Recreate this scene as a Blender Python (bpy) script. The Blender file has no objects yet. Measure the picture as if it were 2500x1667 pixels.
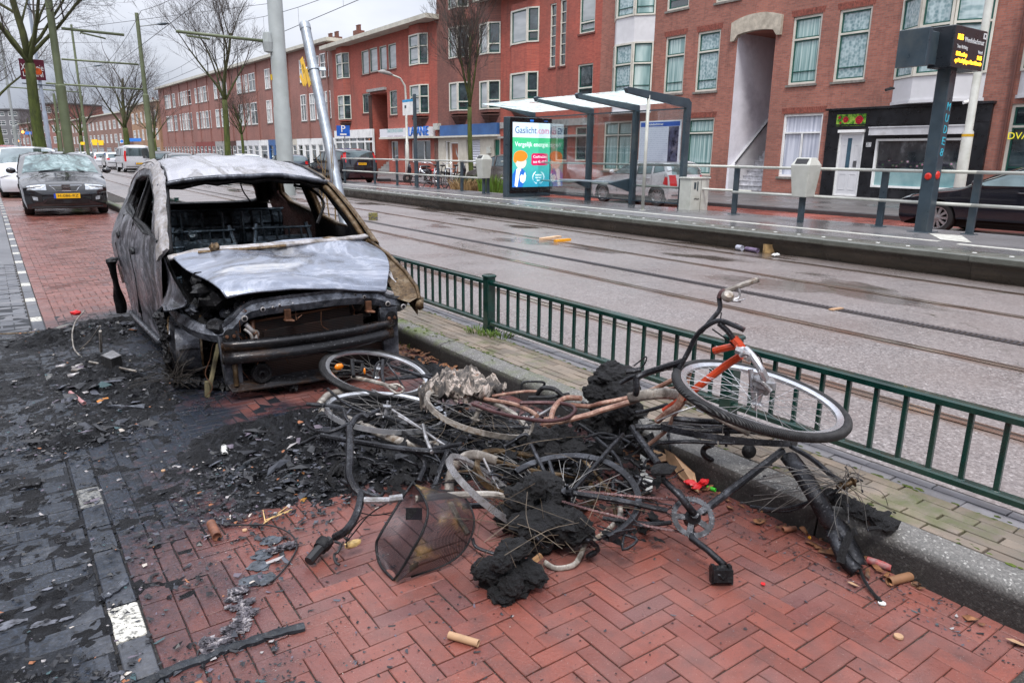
import bpy, math, random
from mathutils import Vector, Matrix, noise
from mathutils.geometry import delaunay_2d_cdt
R_=math.radians; PI=math.pi
rnd=random.Random(7)
S=bpy.context.scene; COL=S.collection
# ---------------- camera ----------------
FPX,CX,CY,H=1756.0,1250.0,833.5,1.45
PITCH=math.atan2(452,1756); ROLL=R_(0.6); YAW=R_(35.446)
FW=Vector((math.sin(YAW)*math.cos(PITCH),math.cos(YAW)*math.cos(PITCH),-math.sin(PITCH)))
r0=Vector((math.cos(YAW),-math.sin(YAW),0)); u0=r0.cross(FW)
RT=math.cos(ROLL)*r0+math.sin(ROLL)*u0; UP=-math.sin(ROLL)*r0+math.cos(ROLL)*u0
CAM=Vector((0,0,H))
cam=bpy.data.cameras.new('camera'); co=bpy.data.objects.new('camera',cam); COL.objects.link(co)
m=Matrix((RT,UP,-FW)).transposed().to_4x4(); m.translation=CAM; co.matrix_world=m
cam.sensor_width=36; cam.lens=36*FPX/2500; cam.clip_end=3000; cam.clip_start=.05
S.camera=co
# ---------------- world, sun, exposure ----------------
SUN_EL,SUN_ROT=R_(58),R_(215)
w=bpy.data.worlds.new('World'); S.world=w; w.use_nodes=True
nt=w.node_tree; nt.nodes.clear()
def wn(t,**k):
    n=nt.nodes.new(t)
    for a,b in k.items(): setattr(n,a,b)
    return n
out=wn('ShaderNodeOutputWorld'); bg=wn('ShaderNodeBackground'); sky=wn('ShaderNodeTexSky')
sky.sky_type='NISHITA'; sky.sun_disc=False; sky.sun_elevation=SUN_EL; sky.sun_rotation=SUN_ROT; sky.dust_density=2
mix=wn('ShaderNodeMix',data_type='RGBA'); tc=wn('ShaderNodeTexCoord'); mp=wn('ShaderNodeMapping'); nz=wn('ShaderNodeTexNoise'); rp=wn('ShaderNodeValToRGB')
mp.inputs['Scale'].default_value=(1.2,1.2,3.6)
nz.inputs['Scale'].default_value=1.7; nz.inputs['Detail'].default_value=5; nz.inputs['Roughness'].default_value=.5
rp.color_ramp.elements[0].position=.34; rp.color_ramp.elements[0].color=(4.7,5.1,6.1,1)
rp.color_ramp.elements[1].position=.62; rp.color_ramp.elements[1].color=(9.3,9.5,10.2,1)
L=nt.links
L.new(tc.outputs['Generated'],mp.inputs[0]); L.new(mp.outputs[0],nz.inputs[0]); L.new(nz.outputs[0],rp.inputs[0])
mix.inputs[0].default_value=.9; L.new(sky.outputs[0],mix.inputs[6]); L.new(rp.outputs[0],mix.inputs[7])
sx=wn('ShaderNodeSeparateXYZ'); L.new(tc.outputs['Generated'],sx.inputs[0])
# overcast sky: about three times brighter overhead than at the horizon
mr=wn('ShaderNodeMapRange'); L.new(sx.outputs[2],mr.inputs[0])
for i_,v_ in enumerate((0,1,.46,1.60)): mr.inputs[i_+1].default_value=v_
vm=wn('ShaderNodeVectorMath',operation='SCALE'); L.new(mix.outputs[2],vm.inputs[0]); L.new(mr.outputs[0],vm.inputs['Scale']); L.new(vm.outputs[0],bg.inputs[0]); bg.inputs[1].default_value=.1; L.new(bg.outputs[0],out.inputs[0])
sl=bpy.data.lights.new('sun','SUN'); sl.energy=1.4; sl.angle=R_(14); sl.color=(1,.97,.93)
so=bpy.data.objects.new('sun',sl); COL.objects.link(so)
# sun from upper right behind camera
so.rotation_euler=(R_(90)-SUN_EL,0,R_(180)-SUN_ROT+R_(0))
S.view_settings.view_transform='Standard'; S.view_settings.look='None'; S.view_settings.exposure=.92; S.view_settings.gamma=1
# ---------------- pixel -> world (2500x1667 photo pixels) ----------------
def ray(px,py): return FW+RT*((px-CX)/FPX)-UP*((py-CY)/FPX)
def G(px,py,z=0.):
    d=ray(px,py); return CAM+d*((z-H)/d.z)
def onp(px,py,p0,n):
    d=ray(px,py); return CAM+d*((p0-CAM).dot(n)/d.dot(n))
def XP(px,py,x): return onp(px,py,Vector((x,0,0)),Vector((1,0,0)))
def YP(px,py,y): return onp(px,py,Vector((0,y,0)),Vector((0,1,0)))
def DP(px,py,dist):   # at a distance along the view axis
    return CAM+ray(px,py)*dist
ZM=dict(s=(0,0,1),R1=(0,0,2.8),R2=(600,0,2.8),R3=(1200,0,2.8),R4=(1800,0,2.529),Z3=(180,220,6.533),Z4=(400,200,6.533),Z2=(0,220,6.533),Z1=(0,0,6.533),C=(240,360,2.45),B1=(740,640,2.8),B2=(1400,640,2.45),B3=(700,1000,2.8),B4=(1200,1000,2.8),B5=(1800,1000,2.351),Z6=(930,260,7.127),Z5=(700,330,4.3556))
def zp(z,x,y):
    a=ZM[z]; return a[0]+x/a[2],a[1]+y/a[2]
# ---------------- mesh builder ----------------
class MB:
    def __init__(s): s.v=[];s.f=[];s.mi=[];s.cur=0
    def add(s,vs,fs):
        o=len(s.v); s.v+= [tuple(v) for v in vs]
        for f in fs: s.f.append(tuple(i+o for i in f)); s.mi.append(s.cur)
        return s
    def box(s,a,b):
        x0,y0,z0=a;x1,y1,z1=b
        return s.add([(x0,y0,z0),(x1,y0,z0),(x1,y1,z0),(x0,y1,z0),(x0,y0,z1),(x1,y0,z1),(x1,y1,z1),(x0,y1,z1)],[(0,3,2,1),(4,5,6,7),(0,1,5,4),(1,2,6,5),(2,3,7,6),(3,0,4,7)])
    def obox(s,c,ax,ay,az):   # centre, half vectors
        c=Vector(c);vs=[c+ax*i+ay*j+az*k for k in(-1,1) for j in(-1,1) for i in(-1,1)]
        return s.add(vs,[(0,2,3,1),(4,5,7,6),(0,1,5,4),(2,6,7,3),(0,4,6,2),(1,3,7,5)])
    def bbox(s,a,b,r=.01):    # box with chamfered vertical+top edges
        x0,y0,z0=a;x1,y1,z1=b
        def ring(i,z): return [(x0+i,y0+r*.0+i,z),(x1-i,y0+i,z),(x1-i,y1-i,z),(x0+i,y1-i,z)]
        def oct_(i,z):
            k=r
            return [(x0+i+k,y0+i,z),(x1-i-k,y0+i,z),(x1-i,y0+i+k,z),(x1-i,y1-i-k,z),(x1-i-k,y1-i,z),(x0+i+k,y1-i,z),(x0+i,y1-i-k,z),(x0+i,y0+i+k,z)]
        vs=oct_(0,z0)+oct_(0,z1-r)+oct_(r,z1)
        fs=[(tuple(range(7,-1,-1))),tuple(range(16,24))]
        for l in(0,8):
            for i in range(8):
                j=(i+1)%8; fs.append((l+i,l+j,l+8+j,l+8+i))
        return s.add(vs,fs)
    def beam(s,a,b,w,h,up=(0,0,1)):
        a=Vector(a);b=Vector(b);d=(b-a);l=d.length
        if l<1e-6: return s
        d/=l; sd=d.cross(Vector(up))
        if sd.length<1e-4: sd=d.cross(Vector((1,0,0)))
        sd.normalize(); u=sd.cross(d)
        return s.obox((a+b)/2,sd*(w/2),d*(l/2),u*(h/2))
    def tube(s,pts,r,n=8,cap=True,closed=False,flat=None):
        pts=[Vector(p) for p in pts]; N=len(pts)
        rs=r if isinstance(r,(list,tuple)) else [r]*N
        vs=[];T=[]
        for i in range(N):
            if closed: t=pts[(i+1)%N]-pts[i-1]
            else: t=pts[min(i+1,N-1)]-pts[max(i-1,0)]
            T.append(t.normalized() if t.length>1e-9 else Vector((0,0,1)))
        u=T[0].orthogonal().normalized()
        if flat is not None:
            f=Vector(flat); u=(f-T[0]*f.dot(T[0])).normalized()
        for i in range(N):
            u=(u-T[i]*u.dot(T[i]));
            if u.length<1e-6: u=T[i].orthogonal()
            u.normalize(); v=T[i].cross(u)
            for k in range(n):
                a=2*PI*k/n; vs.append(pts[i]+(u*math.cos(a)+v*math.sin(a))*rs[i])
        fs=[]
        M=N if closed else N-1
        for i in range(M):
            for k in range(n):
                k2=(k+1)%n; a=i*n;b=((i+1)%N)*n
                fs.append((a+k,a+k2,b+k2,b+k))
        if cap and not closed: fs.append(tuple(range(n-1,-1,-1))); fs.append(tuple((N-1)*n+k for k in range(n)))
        return s.add(vs,fs)
    def lathe(s,c,ax,prof,n=24,closed=False):   # prof: (radius, height along ax)
        c=Vector(c);ax=Vector(ax).normalized();u=ax.orthogonal().normalized();v=ax.cross(u)
        vs=[]
        for (r,h) in prof:
            for k in range(n):
                a=2*PI*k/n; vs.append(c+ax*h+(u*math.cos(a)+v*math.sin(a))*r)
        fs=[];P=len(prof)
        for i in range(P if closed else P-1):
            for k in range(n):
                k2=(k+1)%n;b=((i+1)%P)*n; fs.append((i*n+k,i*n+k2,b+k2,b+k))
        return s.add(vs,fs)
    def grid(s,fn,nu,nv,flip=False):
        vs=[fn(i/nu,j/nv) for i in range(nu+1) for j in range(nv+1)]
        fs=[]
        for i in range(nu):
            for j in range(nv):
                a=i*(nv+1)+j; q=(a,a+nv+1,a+nv+2,a+1); fs.append(q[::-1] if flip else q)
        return s.add(vs,fs)
    def quad(s,a,b,c,d): return s.add([a,b,c,d],[(0,1,2,3)])
    def prism(s,poly,h):   # poly: 3-D points of a planar outline, extruded by vector h
        poly=[Vector(p) for p in poly];h=Vector(h);n=len(poly)
        fs=[tuple(range(n)),tuple(range(2*n-1,n-1,-1))]+[(i,i+n,(i+1)%n+n,(i+1)%n) for i in range(n)]
        return s.add(poly+[p+h for p in poly],fs)
    def cdt(s,outer,holes,fn,step=.08,thick=None):
        # 2-D outline with holes, filled, interior points on a grid; fn(u,v)->3-D
        pts=[Vector(p) for p in outer];ed=[(i,(i+1)%len(outer)) for i in range(len(outer))]
        for h in holes:
            o=len(pts); pts+=[Vector(p) for p in h]; ed+=[(o+i,o+(i+1)%len(h)) for i in range(len(h))]
        xs=[p[0] for p in outer];ys=[p[1] for p in outer]
        x=min(xs)+step*.5
        while x<max(xs):
            y=min(ys)+step*.5
            while y<max(ys):
                if inside((x,y),outer) and not any(inside((x,y),h) for h in holes): pts.append(Vector((x,y)))
                y+=step
            x+=step
        V,E_,F,*_=delaunay_2d_cdt(pts,ed,[],0,1e-5)
        fs=[]
        for f in F:
            c=(sum(V[i][0] for i in f)/len(f),sum(V[i][1] for i in f)/len(f))
            if inside(c,outer) and not any(inside(c,h) for h in holes): fs.append(tuple(f))
        P=[fn(v[0],v[1]) for v in V]
        return s.add(P,fs)
    def lump(s,c,r,seed=0,n=3,amp=.4,sc=1.,fl=(1,1,1)):   # noisy rock/char lump from an icosphere
        vs,fs=ico(n); c=Vector(c); o=Vector((seed*3.1,seed*1.7,seed*.3))
        P=[]
        for v in vs:
            k=1+amp*(noise.noise(v*1.6*sc+o)+.6*noise.noise(v*4*sc+o)+.35*noise.noise(v*9*sc+o)+(.16*(abs(noise.noise(v*13*sc+o))+abs(noise.noise(v*27*sc+o)))-.05 if n>3 else 0))
            P.append(c+Vector((v.x*fl[0],v.y*fl[1],v.z*fl[2]))*(r*k))
        return s.add(P,fs)
    def build(s,name,mat,parent=None,smooth=False,label=None,cat=None,group=None,kind=None,bevel=0,auto=False):
        me=bpy.data.meshes.new(name); me.from_pydata(s.v,[],s.f); me.validate()
        mats=mat if isinstance(mat,(list,tuple)) else [mat]
        for mm in mats: me.materials.append(mm)
        if len(mats)>1 and len(me.polygons)==len(s.mi): me.polygons.foreach_set('material_index',s.mi)
        if smooth: me.polygons.foreach_set('use_smooth',[True]*len(me.polygons))
        if auto: me.set_sharp_from_angle(angle=R_(38))
        o=bpy.data.objects.new(name,me); COL.objects.link(o)
        if parent is not None:
            o.parent=parent; o.matrix_parent_inverse=parent_inv(parent)
        if bevel:
            md=o.modifiers.new('bevel','BEVEL'); md.width=bevel; md.segments=2; md.limit_method='ANGLE'; md.angle_limit=R_(40)
        return tag(o,label,cat,group,kind)
def parent_inv(p): return parent_world(p).inverted()
def parent_world(p):
    loc=Matrix.LocRotScale(p.location,p.rotation_euler,p.scale)
    return parent_world(p.parent)@p.matrix_parent_inverse@loc if p.parent is not None else loc
_ico={}
def ico(n):
    if n not in _ico:
        import bmesh
        b=bmesh.new(); bmesh.ops.create_icosphere(b,subdivisions=n,radius=1); b.verts.ensure_lookup_table()
        _ico[n]=([v.co.copy() for v in b.verts],[tuple(v.index for v in f.verts) for f in b.faces]); b.free()
    return _ico[n]
def inside(p,poly):
    x,y=p;c=False;n=len(poly);j=n-1
    for i in range(n):
        xi,yi=poly[i][0],poly[i][1];xj,yj=poly[j][0],poly[j][1]
        if (yi>y)!=(yj>y) and x<(xj-xi)*(y-yi)/(yj-yi)+xi: c=not c
        j=i
    return c
def tag(o,label=None,cat=None,group=None,kind=None):
    if label: o['label']=label
    if cat: o['category']=cat
    if group: o['group']=group
    if kind: o['kind']=kind
    return o
def empty(name,loc,label=None,cat=None,group=None,rz=0,kind=None):
    o=bpy.data.objects.new(name,None); o.empty_display_size=.2; COL.objects.link(o); o.location=loc; o.rotation_euler=(0,0,rz)
    return tag(o,label,cat,group,kind)
def kids(o): return [c for c in bpy.data.objects if c.parent==o]
def copy_tree(o,parent=None):
    c=o.copy(); COL.objects.link(c)
    if parent is not None: c.parent=parent
    for ch in kids(o): copy_tree(ch,c)
    return c
def spl(pts,n=6):   # Catmull-Rom through 3-D points
    P=[Vector(p) for p in pts]; P=[P[0]*2-P[1]]+P+[P[-1]*2-P[-2]]; o=[]
    for i in range(1,len(P)-2):
        a,b,c,d=P[i-1:i+3]
        for k in range(n):
            t=k/n; o.append(.5*((2*b)+(c-a)*t+(2*a-5*b+4*c-d)*t*t+(3*b-a-3*c+d)*t**3))
    o.append(P[-2]); return o
def text(body,size,mat,parent,origin,xdir,ydir,name='lettering',ext=.002,align='CENTER',sx=1.,width=None,valign='CENTER'):
    cu=bpy.data.curves.new('t','FONT'); cu.body=body; cu.size=size; cu.align_x=align; cu.align_y=valign; cu.extrude=ext; cu.resolution_u=3
    t=bpy.data.objects.new('t',cu); COL.objects.link(t)
    bpy.context.view_layer.update(); dg=bpy.context.evaluated_depsgraph_get()
    me=bpy.data.meshes.new_from_object(t.evaluated_get(dg)); bpy.data.objects.remove(t)
    xd=Vector(xdir).normalized(); yd=Vector(ydir); yd=(yd-xd*yd.dot(xd)).normalized(); zd=xd.cross(yd)
    if width:
        xs=[v.co.x for v in me.vertices]; ww=max(xs)-min(xs); sx=width/ww if ww>0 else 1
    o0=Vector(origin)
    for v in me.vertices: v.co=o0+xd*(v.co.x*sx)+yd*v.co.y+zd*v.co.z
    me.name=name; me.materials.clear(); me.materials.append(mat)
    o=bpy.data.objects.new(name,me); COL.objects.link(o)
    if parent is not None: o.parent=parent; o.matrix_parent_inverse=parent_inv(parent)
    return o
# ---------------- materials ----------------
MATS={}
class NT:
    def __init__(s,name):
        s.m=bpy.data.materials.new(name); s.m.use_nodes=True; s.t=s.m.node_tree; s.b=s.t.nodes['Principled BSDF']; s.o=s.t.nodes['Material Output']
    def n(s,t,ins=None,**k):
        x=s.t.nodes.new(t)
        for a,b in k.items(): setattr(x,a,b)
        if ins:
            for a,b in ins.items():
                if isinstance(b,bpy.types.NodeSocket): s.t.links.new(b,x.inputs[a])
                else: x.inputs[a].default_value=b
        return x
    def l(s,a,b): s.t.links.new(a,b)
    def pos(s): return s.n('ShaderNodeNewGeometry').outputs['Position']
    def obj(s): return s.n('ShaderNodeTexCoord').outputs['Object']
    def map(s,v,scale=(1,1,1),loc=(0,0,0),rot=(0,0,0)): return s.n('ShaderNodeMapping',{0:v,'Location':loc,'Rotation':rot,'Scale':scale}).outputs[0]
    def noise(s,v,scale,det=4,ro=.55,dist=0): return s.n('ShaderNodeTexNoise',{'Vector':v,'Scale':scale,'Detail':det,'Roughness':ro,'Distortion':dist}).outputs[0]
    def ramp(s,f,els,interp='LINEAR'):
        x=s.n('ShaderNodeValToRGB',{0:f}); r=x.color_ramp; r.interpolation=interp
        while len(r.elements)<len(els): r.elements.new(.5)
        for e,(p,c) in zip(r.elements,els): e.position=p; e.color=c if len(c)==4 else (*c,1)
        return x.outputs[0]
    def mix(s,f,a,b,mode='MIX'):
        x=s.n('ShaderNodeMix',data_type='RGBA',blend_type=mode); 
        for i,v in ((0,f),(6,a),(7,b)):
            if isinstance(v,bpy.types.NodeSocket): s.l(v,x.inputs[i])
            elif i==0: x.inputs[i].default_value=v
            else:
                if isinstance(v,(int,float)): v=(v,v,v)
                x.inputs[i].default_value=(*v,1) if len(v)==3 else v
        return x.outputs[2]
    def math(s,op,a,b=None,c=None,clamp=False):
        x=s.n('ShaderNodeMath',operation=op,use_clamp=clamp)
        for i,v in enumerate((a,b,c)):
            if v is None: continue
            if isinstance(v,bpy.types.NodeSocket): s.l(v,x.inputs[i])
            else: x.inputs[i].default_value=v
        return x.outputs[0]
    def sep(s,v): return s.n('ShaderNodeSeparateXYZ',{0:v}).outputs
    def island(s): return s.n('ShaderNodeNewGeometry').outputs['Random Per Island']
    def bump(s,h,st=.3,d=.01): 
        x=s.n('ShaderNodeBump',{'Height':h,'Strength':st,'Distance':d}); s.l(x.outputs[0],s.b.inputs['Normal']); return x.outputs[0]
    def set(s,col=None,rough=None,metal=None,spec=None,coat=None,alpha=None,emit=None,es=None,trans=None,ior=None):
        for k,v in (('Base Color',col),('Roughness',rough),('Metallic',metal),('Specular IOR Level',spec),('Coat Weight',coat),('Alpha',alpha),('Emission Color',emit),('Emission Strength',es),('Transmission Weight',trans),('IOR',ior)):
            if v is None: continue
            if isinstance(v,bpy.types.NodeSocket): s.l(v,s.b.inputs[k])
            elif k in('Base Color','Emission Color'): s.b.inputs[k].default_value=(*v,1) if len(v)==3 else v
            else: s.b.inputs[k].default_value=v
        return s.m
def mat(name,col,rough=.5,metal=0,var=.12,ns=6,bump=0,coat=0,spec=None,dirt=None,emit=None,es=None):
    # general painted/solid surface with mild grime variation
    if name in MATS: return MATS[name]
    q=NT(name); v=q.pos(); f=q.noise(v,ns,5,.6)
    a=tuple(c*(1-var*1.6) for c in col); b=tuple(min(1,c*(1+var)) for c in col)
    c=q.ramp(f,[(.3,a),(.7,b)])
    if dirt is not None:
        g=q.noise(v,ns*.35,6,.7); c=q.mix(q.ramp(g,[(.5,(0,0,0)),(.72,(1,1,1))]),c,dirt)
    rr=q.math('MULTIPLY_ADD',f,.3,rough-.15,clamp=True) if rough>.2 else rough
    q.set(col=c,rough=rr,metal=metal,coat=coat,spec=spec,emit=emit,es=es)
    if bump: q.bump(q.noise(v,ns*6,4,.6),bump,.01)
    MATS[name]=q.m; return q.m
def GD(px,d,z=0.):   # ground point under photo column px at view depth d
    py=CY+FPX*((FW.z+RT.z*((px-CX)/FPX))-(z-H)/d)/UP.z
    return DP(px,py,d)
def blobs(q,v,L_,warp=.35,wsc=1.6):
    # union of soft world-space patches (cx,cy,rx,ry,amount)
    nn=q.n('ShaderNodeTexNoise',{'Vector':v,'Scale':wsc,'Detail':6,'Roughness':.62}).outputs[1]
    off=q.n('ShaderNodeVectorMath',{0:nn,1:(-.5,-.5,-.5)},operation='ADD').outputs[0]
    off=q.n('ShaderNodeVectorMath',{0:off,'Scale':warp*4},operation='SCALE').outputs[0]
    vv=q.n('ShaderNodeVectorMath',{0:v,1:off},operation='ADD').outputs[0]
    acc=None
    for cx,cy,rx,ry,am in L_:
        mpp=q.map(vv,(1/rx,1/ry,0),(-cx/rx,-cy/ry,0))
        ln=q.n('ShaderNodeVectorMath',{0:mpp},operation='LENGTH').outputs[1]
        g=q.n('ShaderNodeMapRange',{0:ln,1:1.15,2:.55,3:0.,4:am},interpolation_type='SMOOTHSTEP').outputs[0]
        acc=g if acc is None else q.math('MAXIMUM',acc,g)
    return acc
SOOT=[(1.2,6.1,1.6,1.9,.95),(.1,4.7,1.05,2.5,.96),(1.25,3.5,1.05,.72,.93),(-.9,4.2,1.7,4.2,.93),(-.5,2.2,.78,1.7,.98),(.62,3.35,.55,.55,.8),(1.95,2.75,.5,.5,.5),(2.3,3.2,.35,1.6,.55),(.25,2.7,.3,.7,.6)]
def sooted(q,v,col,rough,soot=(.008,.011,.017)):
    s=blobs(q,v,SOOT)
    f=q.noise(v,22,5,.7); s2=q.math('MULTIPLY',s,q.n('ShaderNodeMapRange',{0:f,1:.3,2:.52,3:.78,4:1.18}).outputs[0],clamp=True)
    sc=q.ramp(q.noise(v,75,5,.8),[(.38,tuple(x*.5 for x in soot)),(.55,tuple(x*2. for x in soot)),(.68,tuple(x*5 for x in soot))])
    c=q.mix(s2,col,sc)
    return c,q.mix(s2,rough,q.ramp(q.noise(v,3,5),[(.35,(.16,)*3),(.65,(.5,)*3)])),s2
# red clinker bricks
q=NT('red clinker brick'); v=q.pos(); isl=q.island()
base=q.ramp(isl,[(0,(.150,.046,.034)),(.3,(.185,.056,.040)),(.7,(.225,.066,.046)),(.9,(.165,.052,.042)),(1,(.115,.05,.048))])
f=q.noise(v,9,6,.65); base=q.mix(q.ramp(f,[(.45,(0,0,0)),(.7,(.75,)*3)]),base,(.085,.042,.038))
base=q.mix(q.ramp(q.noise(v,2.2,4,.6),[(.42,(0,0,0)),(.62,(.4,)*3)]),base,(.26,.13,.115))
sp=q.noise(v,150,3,.7); base=q.mix(q.ramp(sp,[(.6,(0,0,0)),(.72,(.7,)*3)]),base,(.06,.03,.025))
base=q.mix(q.ramp(q.noise(v,210,2,.6),[(.68,(0,0,0)),(.74,(.6,)*3)]),base,(.5,.42,.38))
wet=q.ramp(q.noise(v,1.3,5,.6),[(.36,(.16,)*3),(.62,(.42,)*3)])
c,r,s=sooted(q,v,base,wet)
q.set(col=c,rough=r,spec=q.n('ShaderNodeMapRange',{0:s,1:0.,2:1.,3:.5,4:.3}).outputs[0]); hh=q.math('ADD',q.noise(v,90,5,.7),q.math('MULTIPLY',s,q.noise(v,35,6,.75)))
q.bump(hh,.45,.008); M_BRICK=q.m
q=NT('grey concrete brick'); v=q.pos(); isl=q.island()
base=q.ramp(isl,[(0,(.10,.105,.12)),(.5,(.135,.14,.155)),(1,(.17,.17,.18))])
base=q.mix(q.ramp(q.noise(v,8,6,.65),[(.4,(0,0,0)),(.7,(.6,)*3)]),base,(.07,.075,.09))
c,r,s=sooted(q,v,base,wet if False else q.ramp(q.noise(v,1.3,5,.6),[(.36,(.2,)*3),(.62,(.5,)*3)]))
q.set(col=c,rough=r,spec=.35); q.bump(q.math('ADD',q.noise(v,80,5,.7),q.math('MULTIPLY',s,q.noise(v,35,6,.75))),.4,.006); M_GREYB=q.m
q=NT('white marking brick'); v=q.pos()
base=q.ramp(q.noise(v,60,5,.7),[(.40,(.10,.10,.09)),(.47,(.40,.39,.35)),(.54,(.66,.64,.57))])
c,r,s=sooted(q,v,base,.5); c=q.mix(q.n('ShaderNodeMapRange',{0:q.sep(v)[1],1:2.5,2:3.1,3:.12,4:.75}).outputs[0],base,c)
q.set(col=c,rough=.55); M_WHITEB=q.m
q=NT('yellow paver'); v=q.pos(); isl=q.island()
base=q.ramp(isl,[(0,(.155,.125,.10)),(.5,(.215,.175,.135)),(1,(.27,.215,.17))])
base=q.mix(q.ramp(q.noise(v,5,6,.65),[(.42,(0,0,0)),(.7,(.75,)*3)]),base,(.13,.12,.105))
mo=q.noise(v,3.1,6,.7); base=q.mix(q.ramp(mo,[(.53,(0,0,0)),(.68,(.8,)*3)]),base,(.085,.105,.028))
q.set(col=base,rough=q.ramp(q.noise(v,2,4),[(.35,(.25,)*3),(.65,(.6,)*3)])); q.bump(q.noise(v,70,5,.7),.3,.005); M_PAVER=q.m
q=NT('blue grey paver'); v=q.pos(); isl=q.island()
base=q.ramp(isl,[(0,(.16,.16,.175)),(1,(.24,.235,.25))]); base=q.mix(q.ramp(q.noise(v,6,6,.65),[(.42,(0,0,0)),(.7,(.7,)*3)]),base,(.12,.115,.11))
q.set(col=base,rough=.4); q.bump(q.noise(v,70,5,.7),.3,.005); M_BLUEP=q.m
q=NT('sandy joint'); v=q.pos(); base=q.ramp(q.noise(v,160,3,.8),[(.4,(.014,.012,.011)),(.6,(.05,.043,.036)),(.72,(.32,.29,.25))])
c,r,s=sooted(q,v,base,.8,(.006,.006,.007)); q.set(col=c,rough=.85); q.bump(q.noise(v,200,3),.5,.004); M_JOINT=q.m
q=NT('exposed aggregate kerb'); v=q.pos()
base=q.ramp(q.n('ShaderNodeTexVoronoi',{'Vector':v,'Scale':150.}).outputs[1],[(.0,(.035,.034,.032)),(.5,(.11,.105,.098)),(.78,(.19,.18,.17)),(.93,(.5,.49,.46))])
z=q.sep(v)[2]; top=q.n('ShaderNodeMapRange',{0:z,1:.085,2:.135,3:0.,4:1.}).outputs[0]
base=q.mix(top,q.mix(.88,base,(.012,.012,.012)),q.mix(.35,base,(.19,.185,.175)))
ym=q.n('ShaderNodeMapRange',{0:q.sep(v)[1],1:2.6,2:5.,3:0.,4:.9}).outputs[0]
mo=q.math('MULTIPLY',q.ramp(q.noise(v,4,6,.7),[(.44,(0,0,0)),(.58,(1,)*3)]),q.math('MULTIPLY',top,ym))
base=q.mix(mo,base,q.ramp(q.noise(v,90,3),[(.35,(.05,.075,.014)),(.65,(.15,.19,.035))]))
q.set(col=base,rough=.45); q.bump(q.noise(v,170,3,.7),.6,.006); M_KERB=q.m
q=NT('soot filled joint'); v=q.pos(); q.set(col=q.ramp(q.noise(v,90,5,.8),[(.38,(.004,.005,.007)),(.6,(.018,.021,.028)),(.72,(.06,.065,.08))]),rough=.5,spec=.3); q.bump(q.noise(v,60,5,.8),.8,.01); M_SOOTJ=q.m
# tram road asphalt with rust stains by the rails, puddles and cracks
RAILS=[4.29,5.79,7.83,9.22]; RS=.0155
q=NT('wet aggregate asphalt'); v=q.pos(); x,y,z=q.sep(v)[0:3]
vc=q.n('ShaderNodeTexVoronoi',{'Vector':v,'Scale':75.}).outputs[1]
base=q.ramp(vc,[(0,(.075,.068,.068)),(.5,(.19,.17,.168)),(.85,(.29,.265,.26)),(1,(.5,.47,.46))])
base=q.mix(q.ramp(q.noise(v,.8,6,.65),[(.35,(0,0,0)),(.7,(.6,)*3)]),base,(.21,.176,.165))
xr=q.math('SUBTRACT',x,q.math('MULTIPLY',y,RS))
wob=q.math('MULTIPLY',q.math('SUBTRACT',q.noise(q.map(v,(3,1.2,1)),1.4,5,.7),.5),.5)
acc=None
for a in RAILS:
    d=q.math('ABSOLUTE',q.math('ADD',q.math('SUBTRACT',xr,a+.03),q.math('MULTIPLY',wob,.35)))
    g=q.n('ShaderNodeMapRange',{0:d,1:.11,2:.055,3:0.,4:.75}).outputs[0]; acc=g if acc is None else q.math('MAXIMUM',acc,g)
base=q.mix(q.math('MULTIPLY',acc,q.ramp(q.noise(v,3,5,.7),[(.3,(.3,)*3),(.6,(1,)*3)])),base,(.12,.068,.042))
fg=q.n('ShaderNodeMapRange',{0:q.math('ADD',xr,wob),1:8.9,2:9.9,3:0.,4:.6}).outputs[0]; base=q.mix(fg,base,(.085,.062,.048))
pu=q.ramp(q.noise(q.map(v,(1.1,.42,1),(2,4,0)),.9,4,.5),[(.565,(0,0,0)),(.625,(1,)*3)])
pu=q.math('MULTIPLY',pu,q.n('ShaderNodeMapRange',{0:x,1:6.5,2:8.2,3:0.,4:1.}).outputs[0])
base=q.mix(q.math('MULTIPLY',pu,.75),base,(.055,.04,.03))
vd=q.n('ShaderNodeTexVoronoi',{'Vector':q.n('ShaderNodeVectorMath',{0:v,1:q.n('ShaderNodeVectorMath',{0:q.n('ShaderNodeTexNoise',{'Vector':v,'Scale':2.5,'Detail':5.}).outputs[1],'Scale':.5},operation='SCALE').outputs[0]},operation='ADD').outputs[0],'Scale':.33},feature='DISTANCE_TO_EDGE').outputs[0]
crk=q.n('ShaderNodeMapRange',{0:vd,1:.0035,2:.0015,3:0.,4:.75}).outputs[0]
crk=q.math('MULTIPLY',crk,q.ramp(q.noise(v,.45,3),[(.5,(0,0,0)),(.56,(1,)*3)]))
base=q.mix(crk,base,(.03,.03,.015))
rr=q.mix(pu,q.ramp(q.noise(v,.7,5,.6),[(.35,(.22,)*3),(.6,(.45,)*3)]),(.04,)*3)
q.set(col=base,rough=rr); bb=q.n('ShaderNodeBump',{'Height':q.math('ADD',vc,q.noise(v,40,3)),'Strength':.35,'Distance':.006}); q.l(q.math('MULTIPLY_ADD',pu,-.33,.35),bb.inputs['Strength']); q.l(bb.outputs[0],q.b.inputs['Normal']); M_ROAD=q.m
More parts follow.
